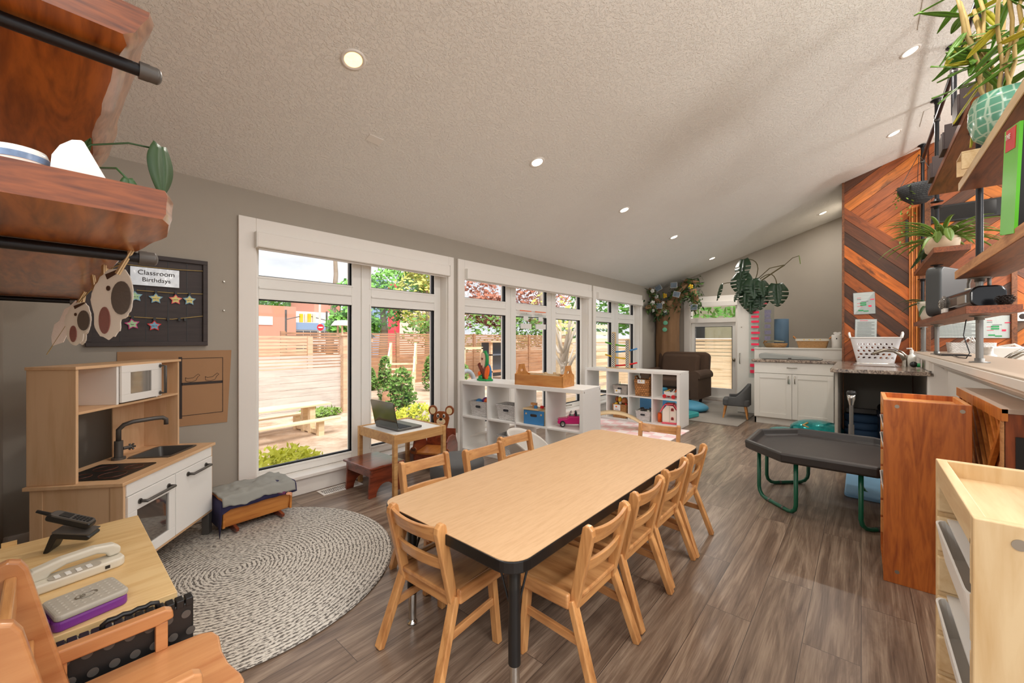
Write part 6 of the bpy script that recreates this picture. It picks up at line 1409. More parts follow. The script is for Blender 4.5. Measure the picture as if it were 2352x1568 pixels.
for i, z in enumerate((1.62, 1.42)):
    o = tag(MB().cyl((.80 , WY, z), (.80, WY - .014, z), .005, n=10).build('wall_pin', 'nickel'), ('small clear wall hook beside the board, upper one', 'small clear wall hook beside the board, lower one')[i], 'hook')

# ---------------------------------------------------------------- live-edge slab shelves on pipe brackets, left
def slab(label, y0, y1, z0, z1, xt, xb, seed, xw=-.148):
    s = thing('slab_shelf', label, 'shelf', (0, y0, z0)); n_ = 60; vs = []; L = y1 - y0; h = z1 - z0
    rows = 6
    for i in range(n_ + 1):
        y = L * i / n_; d_ = noise.noise(Vector((seed, y * 3.0, 0))) * .018 + noise.noise(Vector((seed, y * 10, 4))) * .006; rr_ = .012 * max(0, 1 - y / .04) ** 2
        for j in range(rows):
            f = j / (rows - 1); x = xb(y) + (xt(y) - xb(y)) * f ** .7 + d_ * (1 - .5 * f) + noise.noise(Vector((seed + f * 2, y * 12, 9))) * .003 - rr_ - (.004 if j in (0, rows - 1) else 0)
            vs.append((x, y, h * f))
    fs = [(i * rows + j, (i + 1) * rows + j, (i + 1) * rows + j + 1, i * rows + j + 1) for i in range(n_) for j in range(rows - 1)]
    MB().add(vs, fs, True).build('live_edge', 'slab_live', s)
    bot = [(vs[i * rows][0], vs[i * rows][1]) for i in range(n_ + 1)]; top = [(vs[i * rows + rows - 1][0], vs[i * rows + rows - 1][1]) for i in range(n_ + 1)]
    v2 = [(a, b2, 0) for a, b2 in bot] + [(xw, b2, 0) for a, b2 in bot] + [(a, b2, h) for a, b2 in top] + [(xw, b2, h) for a, b2 in top]; m_ = n_ + 1
    MB().add(v2, [q for i in range(n_) for q in ((i, m_ + i, m_ + i + 1, i + 1), (2 * m_ + i, 2 * m_ + i + 1, 3 * m_ + i + 1, 3 * m_ + i))]).build('plank', 'slab', s)
    for i in (0, n_):
        e = [vs[i * rows + j] for j in range(rows)] + [(xw, vs[i * rows][1], h), (xw, vs[i * rows][1], 0)]
        MB().add(e, [tuple(range(len(e)))]).build('end_grain', 'slab_end', s)
    return s
slab('upper thick orange live-edge slab shelf at the top left', .965, 2.9, 1.748, 1.806, lambda y: .138 - .012 * y, lambda y: .104 - .034 * min(y, 1.3), 1.3)
slab('lower thick orange live-edge slab shelf with koala cut-outs hanging from it', .872, 3.02, 1.418, 1.466, lambda y: .143 - .014 * y, lambda y: .141 - .018 * y, 5.7)
for i, (y, z, x1) in enumerate(((1.04, 1.733, .118), (2.4, 1.733, .10), (1.245, 1.406, .140), (2.92, 1.406, .075))):
    p_ = thing('pipe_bracket', ('black pipe bracket under the upper slab, near the camera', 'black pipe bracket under the upper slab, towards the windows', 'black pipe bracket under the lower slab, with the capped end in view', 'black pipe bracket under the lower slab, far end')[i], 'pipe bracket', (0, y, z))
    MB().cyl((-.15, 0, 0), (x1, 0, 0), .0115, n=20).build('pipe', 'pipe', p_); MB().cyl((-.15, 0, 0), (-.142, 0, 0), .03).build('flange', 'pipe', p_)
    cp = MB().cyl((x1 - .006, 0, 0), (x1 + .012, 0, 0), .0165, n=20).lathe([(.0165, 0), (.0160, .006), (.012, .011), (.006, .013), (0, .0135)], n=20)
    cp = MB().cyl((x1 - .004, 0, 0), (x1 + .010, 0, 0), .0165, n=8).cyl((x1 + .010, 0, 0), (x1 + .022, 0, 0), .015, n=20).ball((x1 + .022, 0, 0), (.008, .015, .015), 20, 10)
    cp.build('end_cap', 'gunmetal', p_)
# things on the lower slab
o = thing('blue_jar', 'white jar with blue banded glaze on the lower slab shelf', 'jar', (-.028, .935, 1.467)); MB().lathe([(0, 0), (.026, 0), (.030, .006), (.031, .022), (.028, .03), (0, .03)], n=40).build('jar', plain('white_glaze', C(226, 226, 222), .2), o); MB().lathe([(.0265, .0), (.0305, .006)], n=40).build('blue_band', 'navy', o); MB().lathe([(.0312, .012), (.0316, .021)], n=40).build('pattern_band', plain('blue_pattern_band', C(110, 136, 170), .3, var=.6, vs=60), o)
o = thing('magazine_file', 'white curved paper holder standing on the lower slab shelf', 'paper holder', (.0, .905, 1.467))
MB().prism([(.002, 0), (.064, 0), (.037, .056), (.034, .058), (.024, .055), (.012, .043), (.004, .026)], -.003, .003, 'xz').build('front', 'paper', o, bevel=.001)
MB().add([(.062, 0, 0), (.064, 0, 0), (.036, 0, .057), (.033, 0, .058), (.072, .12, 0), (.074, .12, 0), (.046, .12, .057), (.043, .12, .058)], [(0, 1, 2, 3), (1, 5, 6, 2), (0, 3, 7, 4), (4, 7, 6, 5)]).build('side', 'paper', o)
o = thing('philodendron', 'trailing heart-leaf plant on the lower slab shelf', 'plant', (.0, 1.25, 1.467)); MB().lathe([(0, 0), (.045, 0), (.06, .08), (.055, .08), (0, .07)], n=24).build('pot', 'white', o)
g = MB().tube([(0, 0, .08), (.06, 0, .17), (.12, 0, .196), (.172, 0, .200)], .0022, 6).tube([(0, 0, .08), (.05, -.1, .09), (.085, -.19, .075), (.098, -.22, .05)], .002, 6).tube([(0, 0, .08), (.04, -.15, .05), (.07, -.24, .035)], .002, 6); g.build('stem', 'leaf', o)
g = MB(); add_leaf(g, (.176, 0, .208), R(-48), R(84), R(0), .118, .078); g.build('leaf', 'leaf', o, solid=.0008)
g = MB(); add_leaf(g, (.098, -.22, .052), R(-70), R(80), R(20), .04, .028); g.build('leaf', 'leaf', o, solid=.0008); g = MB(); add_leaf(g, (.07, -.24, .035), R(-30), R(70), R(0), .04, .03); g.build('leaf', 'leaf', o, solid=.0008); g = MB(); add_leaf(g, (.05, .1, .17), R(-60), R(-60), R(0), .05, .02); g.build('leaf', 'leaf', o, solid=.0008)
# koala felt cut-outs on a twine
M['felt_white'] = plain('white_felt', C(246, 242, 236), .95, var=.04, bmp=.4, bs=60); M['felt_grey'] = plain('grey_felt', C(122, 114, 106), .95, bmp=.3, bs=120); M['felt_mauve'] = plain('mauve_felt', C(168, 116, 108), .95, bmp=.3, bs=120); M['felt_brown'] = plain('brown_felt', C(96, 70, 54), .95); M['felt_peach'] = plain('peach_felt', C(255, 236, 224), .95, bmp=.3, bs=60)
nf = M['felt_white'].node_tree; tl = N(nf, 'ShaderNodeBsdfTranslucent'); tl.inputs[0].default_value = C(246, 240, 232); mf = N(nf, 'ShaderNodeMixShader'); mf.inputs[0].default_value = .5
nf.links.new(nf.nodes['Principled BSDF'].outputs[0], mf.inputs[1]); nf.links.new(tl.outputs[0], mf.inputs[2]); nf.links.new(mf.outputs[0], nf.nodes['Material Output'].inputs[0])
tw = tag(MB().tube([(.10, 2.78, 1.415), (.092, 2.42, 1.372), (.088, 2.15, 1.345), (.068, 1.95, 1.343), (.100, 1.33, 1.388), (.120, 1.245, 1.396)], .0015, 6).build('twine_line', 'cane'), 'thin twine strung under the lower slab shelf holding the felt cut-outs', 'twine')
def koala(label, loc, rz, s_, ry=0.0):
    k = thing('felt_koala', label, 'felt cut-out', loc, rot=(ry, 0, rz)); random.seed(int(s_ * 1000))
    out = [(-.55, 0), (-.62, -.2), (-.52, -.5), (-.5, -.78), (-.34, -.95), (-.12, -1.0), (.05, -.93), (.18, -.82), (.2, -.62), (.36, -.55), (.48, -.38), (.52, -.15), (.5, .05), (.42, .25), (.3, .4), (-.1, .42), (-.35, .25)]
    fine = []
    for i in range(len(out)):
        p, q = out[i], out[(i + 1) % len(out)]
        for j in range(3): f = j / 3; fine.append(((p[0] * (1 - f) + q[0] * f) * s_ + random.uniform(-.01, .01) * s_, (p[1] * (1 - f) + q[1] * f) * s_ + random.uniform(-.02, .02) * s_))
    MB().prism(fine, -.001, .001, 'xz').build('felt_body', 'felt_white', k)
    def patch(cx, cz_, rx, rz, m_, nm): MB().prism([((cx + rx * math.cos(2 * PI * i / 20)) * s_, (cz_ + rz * math.sin(2 * PI * i / 20)) * s_) for i in range(20)], -.0025, .0025, 'xz').build(nm, m_, k)
    patch(.22, -.18, .26, .33, 'felt_grey', 'face_patch'); patch(-.22, -.62, .15, .27, 'felt_mauve', 'foot_patch'); patch(-.12, .02, .05, .05, 'felt_brown', 'eye_patch')
    MB().prism([(-.2 * s_, .3 * s_), (.25 * s_, .42 * s_), (.28 * s_, .38 * s_), (-.15 * s_, .2 * s_)], -.0022, .0022, 'xz').build('ear_patch', 'felt_brown', k)
    return k
koala('large white and grey koala felt cut-out hanging nearest the camera', (.102, 1.33, 1.338), R(-62), .118)
koala('smaller koala felt cut-out hanging behind the large one', (.068, 1.95, 1.30), R(-60), .10); koala('third koala felt cut-out, mostly hidden, hanging farthest along the twine', (.088, 2.15, 1.30), R(-75), .10)
k = thing('felt_feather', 'peach felt feather hanging at the far end of the twine', 'felt cut-out', (.09, 2.42, 1.37), R(-12), rot=(0, R(28), R(-35)))
MB().prism([(-.02, 0), (.03, 0), (.035, -.05), (.025, -.07), (.035, -.11), (.02, -.13), (.025, -.17), (.0, -.2), (-.02, -.17), (-.035, -.12), (-.028, -.1), (-.035, -.05), (-.025, -.03)], -.001, .001, 'xz').build('feather', 'felt_peach', k); MB().cyl((.0, 0, 0), (0, 0, -.24), .0015, n=6).build('quill', 'cane', k)
for i, (y, a) in enumerate(((1.24, 20), (1.46, -25), (1.52, 15), (1.60, -35), (2.0, 20), (2.3, -15))):
    o = thing('clothes_peg', 'small wooden clothes peg clipped on the twine under the slab shelf', 'clothes peg', ((.112, .094, .090, .084, .070, .090)[i], y, (1.392, 1.38, 1.377, 1.37, 1.35, 1.358)[i]), group='wooden pegs on the twine', rot=(R(a), R(15), R(25)))
    MB().box(-.003, .0, -.004, .004, -.03, .035).box(.001, .004, -.004, .004, -.03, .035).build('peg_leg', 'raw_pine', o)

# ---------------------------------------------------------------- low side table with phones, and the child armchair
DZ = .50
d = thing('side_table', 'low pale pine table by the left wall holding two phones', 'table', (-.125, 1.475, 0))
MB().box(0, .368, 0, .765, DZ - .02, DZ).build('tabletop', 'pine_desk', d, bevel=.002); MB().box(.34, .36, .02, .75, .04, DZ - .02).box(.0, .02, .02, .75, .04, DZ - .02).build('side_panel', 'pine_desk', d); MB().box(.02, .055, .765, .772, DZ - .02, DZ + .014).build('back_strip', 'pine_desk', d)
for x in (.015, .325):
    for y in (.03, .71): MB().box(x, x + .03, y, y + .03, 0, .06).build('leg', 'pine_desk', d)
p_ = thing('cordless_phone', 'black and silver cordless phone leaning in its charging dock', 'phone', (.055, 2.07, DZ), R(-28))
MB().prism([(-.06, 0), (-.045, 0), (-.025, .045), (.055, .025), (.065, .035), (.055, .045), (-.03, .068), (-.04, .06)], -.032, .032, 'xz').build('dock', 'black', p_, bevel=.005, seg=3)
MB().prism([(-.034, .066), (.060, .044), (.062, .048), (-.034, .071)], -.034, .034, 'xz').build('dock_rim', 'gunmetal', p_)
hs = MB().at((.05, 0, .055), (0, R(24), 0)).prism(rrect(-.125, .0, .002, .026, .010, 4), -.021, .021, 'xz').build('handset', 'black', p_, bevel=.006, seg=3)
MB().at((.05, 0, .055), (0, R(24), 0)).prism(rrect(-.118, -.004, -.0215, .0215, .012), .022, .027).build('silver_face', 'gunmetal', hs); MB().at((.05, 0, .055), (0, R(24), 0)).box(-.095, -.065, -.015, .015, .027, .0285).build('screen', 'black', hs)
g = MB().at((.05, 0, .055), (0, R(24), 0))
for i in range(5):
    for j in range(3): g.box(-.058 + i * .010, -.051 + i * .010, -.014 + j * .010, -.006 + j * .010, .027, .0290)
g.build('keys', 'black', hs); MB().at((.05, 0, .055), (0, R(24), 0)).cyl((-.12, .01, .012), (-.165, .012, .012), .0065, .005).build('antenna', 'black', hs)
p_ = thing('corded_phone', 'cream desk phone with handset lying on its cradle', 'phone', (.057, 1.79, DZ), R(10))
MB().prism(rrect(-.115, .105, -.033, .033, .022, 6), .0, .028).build('base', 'cream', p_, bevel=.007, seg=4)
hd_ = MB(); pr_ = [(-.105, .026), (-.108, .045), (-.085, .060), (-.03, .071), (.04, .073), (.085, .065), (.102, .05), (.100, .030), (.072, .028), (.066, .042), (.045, .050), (-.02, .049), (-.05, .038), (-.058, .026)]
hd_.prism(pr_, -.0, .034, 'xz').build('handset', 'cream', p_, bevel=.007, seg=4)
MB().prism(rrect(-.06, .05, -.030, -.002, .01), .026, .030).build('keypad', 'greyplastic', p_)
g = MB()
for i in range(4):
    for j in range(3): g.box(-.048 + i * .022, -.037 + i * .022, -.029 + j * .009, -.0235 + j * .009, .030, .032)
g.build('keys', 'paper', p_); MB().box(.055, .066, -.0345, -.032, .009, .018).build('socket', 'black', p_)
p_ = thing('toy_console', 'purple and grey dimpled children toy laptop, folded shut', 'toy', (.066, 1.553, DZ), R(12))
MB().prism(rrect(-.070, .070, -.058, .062, .016, 5), .0, .026).build('base', 'purple', p_, bevel=.006, seg=3); q = MB().prism(rrect(-.068, .071, -.060, .060, .014, 5), .026, .042).build('lid', 'greyplastic', p_, bevel=.006, seg=3)
g = MB()
for i in range(9):
    for j in range(6): g.at((-.058 + i * .015, -.038 + j * .0155, .0420), (0, 0, PI / 4 * 0)).add([(-.006, 0, 0), (0, -.0055, 0), (.006, 0, 0), (0, .0055, 0), (0, 0, .0016)], [(0, 1, 4), (1, 2, 4), (2, 3, 4), (3, 0, 4)])
g.build('dimples', 'greyplastic', q); MB().tube([(.002 + .021 * math.cos(2 * PI * i / 24), .0 + .012 * math.sin(2 * PI * i / 24), .0435) for i in range(24)], .0012, 6, True).build('oval_emblem', 'nickel', q); MB().tube([(-.005 + .005 * math.cos(4.5 * i / 8), .0 + .005 * math.sin(4.5 * i / 8), .0437) for i in range(9)] + [(-.002, -.007, .0437)], .001, 5).build('emblem_curl', 'nickel', q)
MB().cyl((-.082, -.03, .024), (-.082, .035, .024), .012).build('hinge', 'purple', p_); MB().cyl((-.083, -.014, .024), (-.083, .018, .024), .0125).build('hinge_cover', 'greyplastic', p_)
s = thing('folding_stool', 'black folding step stool with grey dots, folded and standing beside the child armchair', 'step stool', (.135, 1.435, 0))
MB().box(-.125, .135, -.012, .012, .02, .485).build('panel', 'black', s, bevel=.004); g = MB()
for i in range(13): g.box(-.125 + i * .0202, -.108 + i * .0202, -.014, .018, .475, .497)
g.build('top_rib', 'black', s, bevel=.002); MB().tube([(-.045, -.004, .49), (-.045, -.004, .507), (-.035, -.004, .513), (-.02, -.004, .511), (-.008, -.004, .515), (.006, -.004, .511), (.02, -.004, .515), (.035, -.004, .512), (.045, -.004, .516), (.058, -.004, .512), (.062, -.004, .49)], .006, 8).build('carry_handle', 'black', s)
g = MB()
for i in range(7):
    for j in range(3): MB().cyl((-.11 + i * .038 + .010 * (j % 2), -.0125, .455 - j * .05), (-.11 + i * .038 + .010 * (j % 2), -.0145, .455 - j * .05), .0105, n=16).build('grip_dot', 'gunmetal', s)
c = thing('child_armchair', 'larger maple child armchair at the lower left, facing the round rug', 'chair', (.09, 1.245, 0))
M['beech'] = wood('beech_armchair_seat', C(200, 142, 92), C(176, 112, 66), 'x', .35, .7, coat=.3)
z0 = .40
sp_ = [(-.14, -.17), (.10, -.17)] + [(.15, -.165), (.195, -.15), (.222, -.12), (.222, -.09), (.212, -.03), (.212, .03), (.222, .10), (.215, .135), (.19, .15)] + [(.10, .16), (-.14, .16)]
MB().prism(sp_, z0 - .02, z0).build('seat', 'beech', c, bevel=.005, seg=3)
for sy, yc in ((-1, -.145), (1, .145)):
    pts = [(-.155, .30), (-.085, .40), (-.065, .43), (-.127, .72), (-.137, .738), (-.153, .745), (-.170, .738), (-.178, .722), (-.17, .66), (-.14, .40), (-.19, .0), (-.22, 0)]
    pts = [(-.135, .25), (-.075, .36), (-.055, .415), (-.118, .718), (-.128, .737), (-.146, .745), (-.163, .738), (-.172, .72), (-.165, .66), (-.132, .42)]
    MB().prism(pts, yc - .012, yc + .012, 'xz').build('back_post', 'beech', c, bevel=.006, seg=3)
    MB().bar((-.12, yc, .40), (-.20, yc * 1.15, 0), .028, .036, (0, 1, 0)).build('leg', 'beech', c, bevel=.004); MB().bar((.14, yc, .385), (.17, yc * 1.15, 0), .028, .036, (0, 1, 0)).build('leg', 'beech', c, bevel=.004)
    yo = yc + sy * .012
    am = [(-.10, .475), (-.10, .497), (-.085, .505), (.115, .505), (.13, .497), (.132, .476), (.10, .470), (-.08, .470)]
    MB().prism(am, yo - .014, yo + .014, 'xz').build('armrest', 'beech', c, bevel=.005, seg=3); MB().box(-.095, -.06, yo - .01, yo + .01, z0, .472).build('arm_support', 'beech', c, bevel=.002); MB().box(.095, .12, yo - .01, yo + .01, z0, .472).build('arm_support', 'beech', c, bevel=.002)
    MB().box(-.13, .15, yc - .01, yc + .01, .34, .38).build('seat_rail', 'beech', c, bevel=.003)
for za, zb, xx in ((.64, .71, -.142), (.50, .56, -.118)): MB().prism([(-.134, za), (.134, za), (.134, zb), (-.134, zb)], xx - .009, xx + .009, 'yz').build('backrest_slat', 'chair_h', c, bevel=.004)
o = thing('hanging_paper', 'dark green-brown paper shape hanging at the far left wall', 'paper', (-.148, 2.62, .72)); MB().prism([(-.12, -.1), (.0, -.12), (.05, -.1), (.02, 0), (.0, .12), (-.06, .2), (-.12, .2)], 0, .004, 'yz').build('sheet', plain('olive_paper', C(70, 62, 40), .8), o); MB().prism([(-.06, -.08), (-.01, -.09), (-.01, -.05), (-.06, -.04)], .004, .006, 'yz').build('green_patch', 'green', o)

# ---------------------------------------------------------------- the yard outside
GZ = -.35
def dirt():
    m, n, p = newmat('yard_dirt'); p.inputs['Roughness'].default_value = .95; t_ = N(n, 'ShaderNodeTexCoord'); z = N(n, 'ShaderNodeTexNoise', Scale=1.6, Detail=8.0, Roughness=.7); n.links.new(t_.outputs['Object'], z.inputs['Vector'])
    r_ = N(n, 'ShaderNodeValToRGB'); r_.color_ramp.elements[0].position = .38; r_.color_ramp.elements[0].color = C(166, 138, 112); r_.color_ramp.elements[1].position = .62; r_.color_ramp.elements[1].color = C(214, 192, 170); n.links.new(z.outputs['Fac'], r_.inputs[0]); n.links.new(r_.outputs[0], p.inputs['Base Color']); bump(n, p, z.outputs['Fac'], .6, .03); return m
struct('ground', MB().box(-30, 70, WY + .2, 80, GZ - .1, GZ), dirt()); struct('ground_front', MB().box(-30, 70, -40, WY + .2, GZ - .1, GZ), plain('pale_bounce_ground', C(214, 208, 200), .9))  # front part: unseen pale ground, added to bounce daylight up onto the ceiling
def pavers():
    m, n, p = newmat('patio_pavers'); p.inputs['Roughness'].default_value = .8; t_ = N(n, 'ShaderNodeTexCoord'); b_ = N(n, 'ShaderNodeTexBrick'); b_.inputs['Scale'].default_value = 1; b_.inputs['Brick Width'].default_value = .34; b_.inputs['Row Height'].default_value = .22; b_.inputs['Mortar Size'].default_value = .008
    b_.inputs['Color1'].default_value = C(214, 206, 196); b_.inputs['Color2'].default_value = C(190, 180, 170); b_.inputs['Mortar'].default_value = C(140, 128, 116); n.links.new(t_.outputs['Object'], b_.inputs['Vector']); n.links.new(b_.outputs[0], p.inputs['Base Color']); return m
struct('patio', MB().box(.2, 9, WY + .2, 5.3, GZ, GZ + .03), pavers())
M['cedar'] = wood('weathered_cedar', C(214, 178, 146), C(176, 140, 112), 'x', .8, .5); M['cedar_b'] = wood('brown_cedar', C(170, 126, 92), C(132, 94, 68), 'x', .8, .5); M['cedar_grey'] = wood('greyed_cedar', C(202, 190, 180), C(176, 164, 154), 'x', .8, .5, knots=2); M['fresh'] = wood('fresh_timber', C(232, 210, 176), C(206, 178, 138), 'x', .7, .6)
def fence(label, p0, p1, z0, z1, mat, slat_from, posts, sl=.045, gap=.02, bd=.14, cap=False):
    f = thing('wooden_fence', label, 'fence', (p0[0], p0[1], z0), math.atan2(p1[1] - p0[1], p1[0] - p0[0])); L = math.hypot(p1[0] - p0[0], p1[1] - p0[1]); g = MB(); z = 0
    while z < slat_from - z0: g.box(0, L, -.012, .012, z, min(z + bd - .006, slat_from - z0)); z += bd
    g.build('boards', mat, f); g = MB(); z = slat_from - z0 + gap
    while z < z1 - z0: g.box(0, L, -.012, .012, z, z + sl); z += sl + gap
    g.build('slats', mat, f)['kind'] = 'stuff'
    for i in range(posts): x = L * i / (posts - 1); MB().box(x - .06, x + .06, -.05, .03, 0, z1 - z0 + .03).build('post', mat, f)
    if cap: MB().box(0, L, -.05, .05, z1 - z0, z1 - z0 + .03).build('cap_rail', 'trim', f)
    return f
fence('near weathered board fence behind the picnic table with slatted top', (-3.2, 8.6), (4.35, 8.6), GZ, .86, 'cedar_grey', .62, 4)
fence('upper slatted fence seen above the near fence towards the street', (-4, 10.2), (4.2, 10.2), .5, 1.26, 'cedar', .75, 7, .06, .018)
fence('long brown back fence of the yard', (4.3, 12.2), (19, 12.2), GZ, 1.42, 'cedar_b', .7, 9, .06, .02)
fence('pale wooden fence outside the glazed door', (12.2, -1), (12.2, 8), -.2, 1.22, 'fresh', .75, 6, .08, .02, .2, True)
fence('pale slatted deck screen behind the white branch tree', (7.9, 5.4), (10.2, 5.2), GZ, 1.75, 'fresh', -.2, 3, .09, .09)
def picnic(loc, rz):
    t = thing('picnic_table', 'low pale wooden picnic table on the bark ground outside', 'picnic table', loc, rz)
    for y, z, w_ in ((0, .48, .42), (-.42, .27, .17), (.42, .27, .17)):
        MB().box(-.95, .95, y - w_ / 2, y + w_ / 2, z - .03, z).build('tabletop' if y == 0 else 'bench', 'fresh', t, bevel=.004)
    for x in (-.65, .65):
        for y in (-.40, .40): MB().box(x - .045, x + .045, y - .045, y + .045, 0, .24).build('leg', 'fresh', t)
        for y in (-.12, .12): MB().box(x - .045, x + .045, y - .04, y + .04, 0, .45).build('leg', 'fresh', t)
        MB().box(x - .03, x + .03, -.42, .42, .02, .09).build('crossbeam', 'fresh', t)
picnic((2.25, 7.05, GZ), R(4))
def crown(g, blobs, n, size, seed):
    random.seed(seed)
    for i in range(n):
        c_, r_ = random.choice(blobs); d_ = Vector([random.gauss(0, 1) for _ in range(3)]).normalized() * (random.uniform(.55, 1) ** .6)
        p0 = Vector((c_[0] + d_.x * r_[0], c_[1] + d_.y * r_[1], c_[2] + d_.z * r_[2])); s_ = size * random.uniform(.6, 1.3)
        a_ = Vector([random.gauss(0, 1) for _ in range(3)]).normalized(); b_ = a_.orthogonal().normalized()
        g.add([p0 - a_ * s_, p0 - b_ * s_ * .55, p0 + a_ * s_, p0 + b_ * s_ * .55], [(0, 1, 2, 3)])
def tree(name, label, cat, loc, blobs, n, size, mat, seed, trunk=None, tm='stem', brs=()):
    t = thing(name, label, cat, loc); g = MB(); crown(g, blobs, n, size, seed); g.build('foliage', mat, t)
    if trunk: MB().tube(*trunk).build('trunk', tm, t)
    if brs:
        g = MB()
        for b_ in brs: g.tube(b_, [.05 * (1 - .8 * i / (len(b_) - 1)) for i in range(len(b_))], 8)
        g.build('branch', tm, t)
M['t_green'] = plain('spring_green_leaves', C(110, 168, 66), .6, var=.5, vs=3); M['t_yel'] = plain('yellow_green_leaves', C(206, 204, 104), .6, var=.3, vs=3); M['t_red'] = plain('copper_maple_leaves', C(172, 108, 84), .6, var=.5, vs=3); M['t_dark'] = plain('cedar_hedge_leaves', C(96, 132, 52), .7, var=.5, vs=6); M['t_lime'] = plain('lime_shrub_leaves', C(214, 216, 70), .6, var=.3, vs=6)
M['bark'] = plain('grey_bark', C(150, 134, 118), .9, var=.3, vs=5, bmp=.6, bs=20); M['birch_bark'] = plain('pale_bark', C(214, 202, 188), .8, var=.15)
tree('maple_tree', 'bright green leafy tree beyond the fence right of the birdhouse', 'tree', (10.3, 17, GZ), [((-.6, 0, 3.2), (1.9, 1.4, 1.3)), ((.8, 0, 3.9), (1.6, 1.3, 1.2)), ((-1.4, 0, 2.2), (1.2, 1, .7))], 3600, .13, 't_green', 1, ([(0, 0, 0), (.1, 0, 2), (0, 0, 3.5)], [.22, .18, .08], 10), 'bark')
tree('yellow_tree', 'yellow-green blossoming tree beside the bright green one', 'tree', (11.8, 15.6, GZ), [((0, 0, 3.6), (1.7, 1.2, 1.7)), ((.6, 0, 5.0), (1.6, 1.2, 1.2))], 2400, .12, 't_yel', 2, ([(0, 0, 0), (.1, 0, 2), (0, 0, 4)], [.16, .12, .06], 10), 'bark')
tree('ash_tree', 'thin hanging branches with olive leaves at the top of the second pane', 'tree', (9.6, 21, GZ), [((0, 0, 8.0), (2.2, 1, 2.2))], 420, .12, 't_yel', 12, ([(0, 0, 0), (.4, 0, 5), (.2, 0, 9)], [.2, .12, .04], 8), 'bark')
tree('copper_maple', 'copper-red maple tree behind the yard, seen through the triple window', 'tree', (17.5, 18, GZ), [((-1.5, 0, 4.4), (2.8, 1.8, 2.2)), ((1.5, -1, 5.2), (3.2, 1.8, 2.6)), ((-.5, -2, 3.2), (2, 1, 1.0)), ((4.0, -2.0, 4.4), (2.6, 1.6, 2.2))], 5200, .16, 't_red', 3, ([(2.0, -4, 0), (2.1, -4, 2), (2.0, -3.4, 4.5)], [.34, .30, .2], 12), 'bark')
tree('green_tree', 'fresh green tree at the left side of the triple window', 'tree', (14.2, 18.5, GZ), [((0, 0, 3.4), (1.8, 1.2, 1.8)), ((-.3, 0, 5.6), (1.6, 1.2, 1.3))], 2400, .13, 't_green', 4, ([(0, 0, 0), (0, 0, 3)], [.2, .1], 8), 'bark')
tree('boundary_hedge', 'dense mixed hedge standing behind the long brown back fence', 'hedge', (14.5, 14.2, GZ), [((0, 0, 1.9), (5.5, .6, 1.0)), ((5, 0, 2.2), (4.5, .6, 1.2))], 3000, .12, 't_dark', 61)
random.seed(31)
bb = [[(0, 0, 0), (.03, 0, .9), (.0, .05, 1.3)]]
for i in range(11): a_ = random.uniform(0, 6.28); h_ = random.uniform(1.3, 2.6); r_ = random.uniform(.3, .8); bb.append([(0, .02, random.uniform(.6, 1.3)), (r_ * .4 * math.cos(a_), r_ * .4 * math.sin(a_), h_ * .75), (r_ * math.cos(a_), r_ * math.sin(a_), h_)])
tree('white_birch', 'pale bare-branched small tree close outside the triple window', 'tree', (7.15, 4.75, GZ), [((0, 0, 2.3), (.9, .7, .6))], 240, .06, 't_yel', 6, None, 'birch_bark', bb)
for i, (x, y, h_, r_, m_, lb) in enumerate(((5.65, 9.2, 1.15, .22, 't_dark', 'narrow upright cedar shrub by the near fence end'), (4.15, 6.2, 1.05, .30, 't_dark', 'bushy cedar shrub outside behind the laptop'), (7.65, 9.9, 1.1, .28, 't_dark', 'upright cedar shrub right of the yard steps'), (6.5, 11.4, .7, .22, 't_dark', 'small shrub behind the yard steps'))):
    tree('cedar_shrub', lb, 'shrub', (x, y, GZ), [((0, 0, h_ * .35), (r_, r_, h_ * .38)), ((0, 0, h_ * .65), (r_ * .7, r_ * .7, h_ * .38))], 900, .05, m_, 20 + i, ([(0, 0, 0), (0, 0, h_ * .8)], [.03, .01], 6), 'bark')
tree('golden_shrub', 'bright yellow-green spirea shrub under the first window', 'shrub', (1.42, 4.15, GZ), [((0, 0, .25), (.42, .38, .33)), ((.15, .05, .3), (.34, .3, .2))], 1500, .035, 't_lime', 30)
tree('golden_shrub', 'yellow-green low shrub outside behind the bear head', 'shrub', (3.75, 5.2, GZ), [((0, 0, .3), (.45, .3, .28))], 900, .04, 't_lime', 31)
tree('weed_clump', 'small green weeds at the foot of the near fence', 'weeds', (3.6, 8.3, GZ), [((0, 0, .08), (.5, .15, .1))], 260, .06, 'leaf_light', 33)
tree('hedge_tree', 'large bright green tree outside above the glazed door', 'tree', (15.5, 2.6, GZ), [((0, 0, 3.6), (1.2, 3.2, 1.6)), ((0, -1, 2.4), (1, 1.2, .8))], 3800, .12, 't_green', 8, ([(0, 0, 0), (0, 0, 3)], [.2, .1], 8), 'bark')
tree('window_tree', 'green tree outside the short window by the paper tree', 'tree', (14.2, 7.2, GZ), [((0, 0, 3.3), (1.2, 1.8, 1.6))], 2200, .12, 't_green', 9, ([(0, 0, 0), (0, 0, 3)], [.2, .1], 8), 'bark')
o = thing('garage', 'grey neighbouring house wall above the fence outside the glazed door', 'building', (17.5, 4.6, GZ)); MB().box(0, 3, -1.2, 3, 0, 3.4).build('house_wall', plain('stucco_grey', C(176, 170, 150), .9), o); MB().box(-.02, 0, .2, .7, 1.2, 2.2).build('window', 'gasket', o); MB().box(-.02, 0, -1.3, -1.1, 0, 3.6).build('corner_board', 'trim', o)
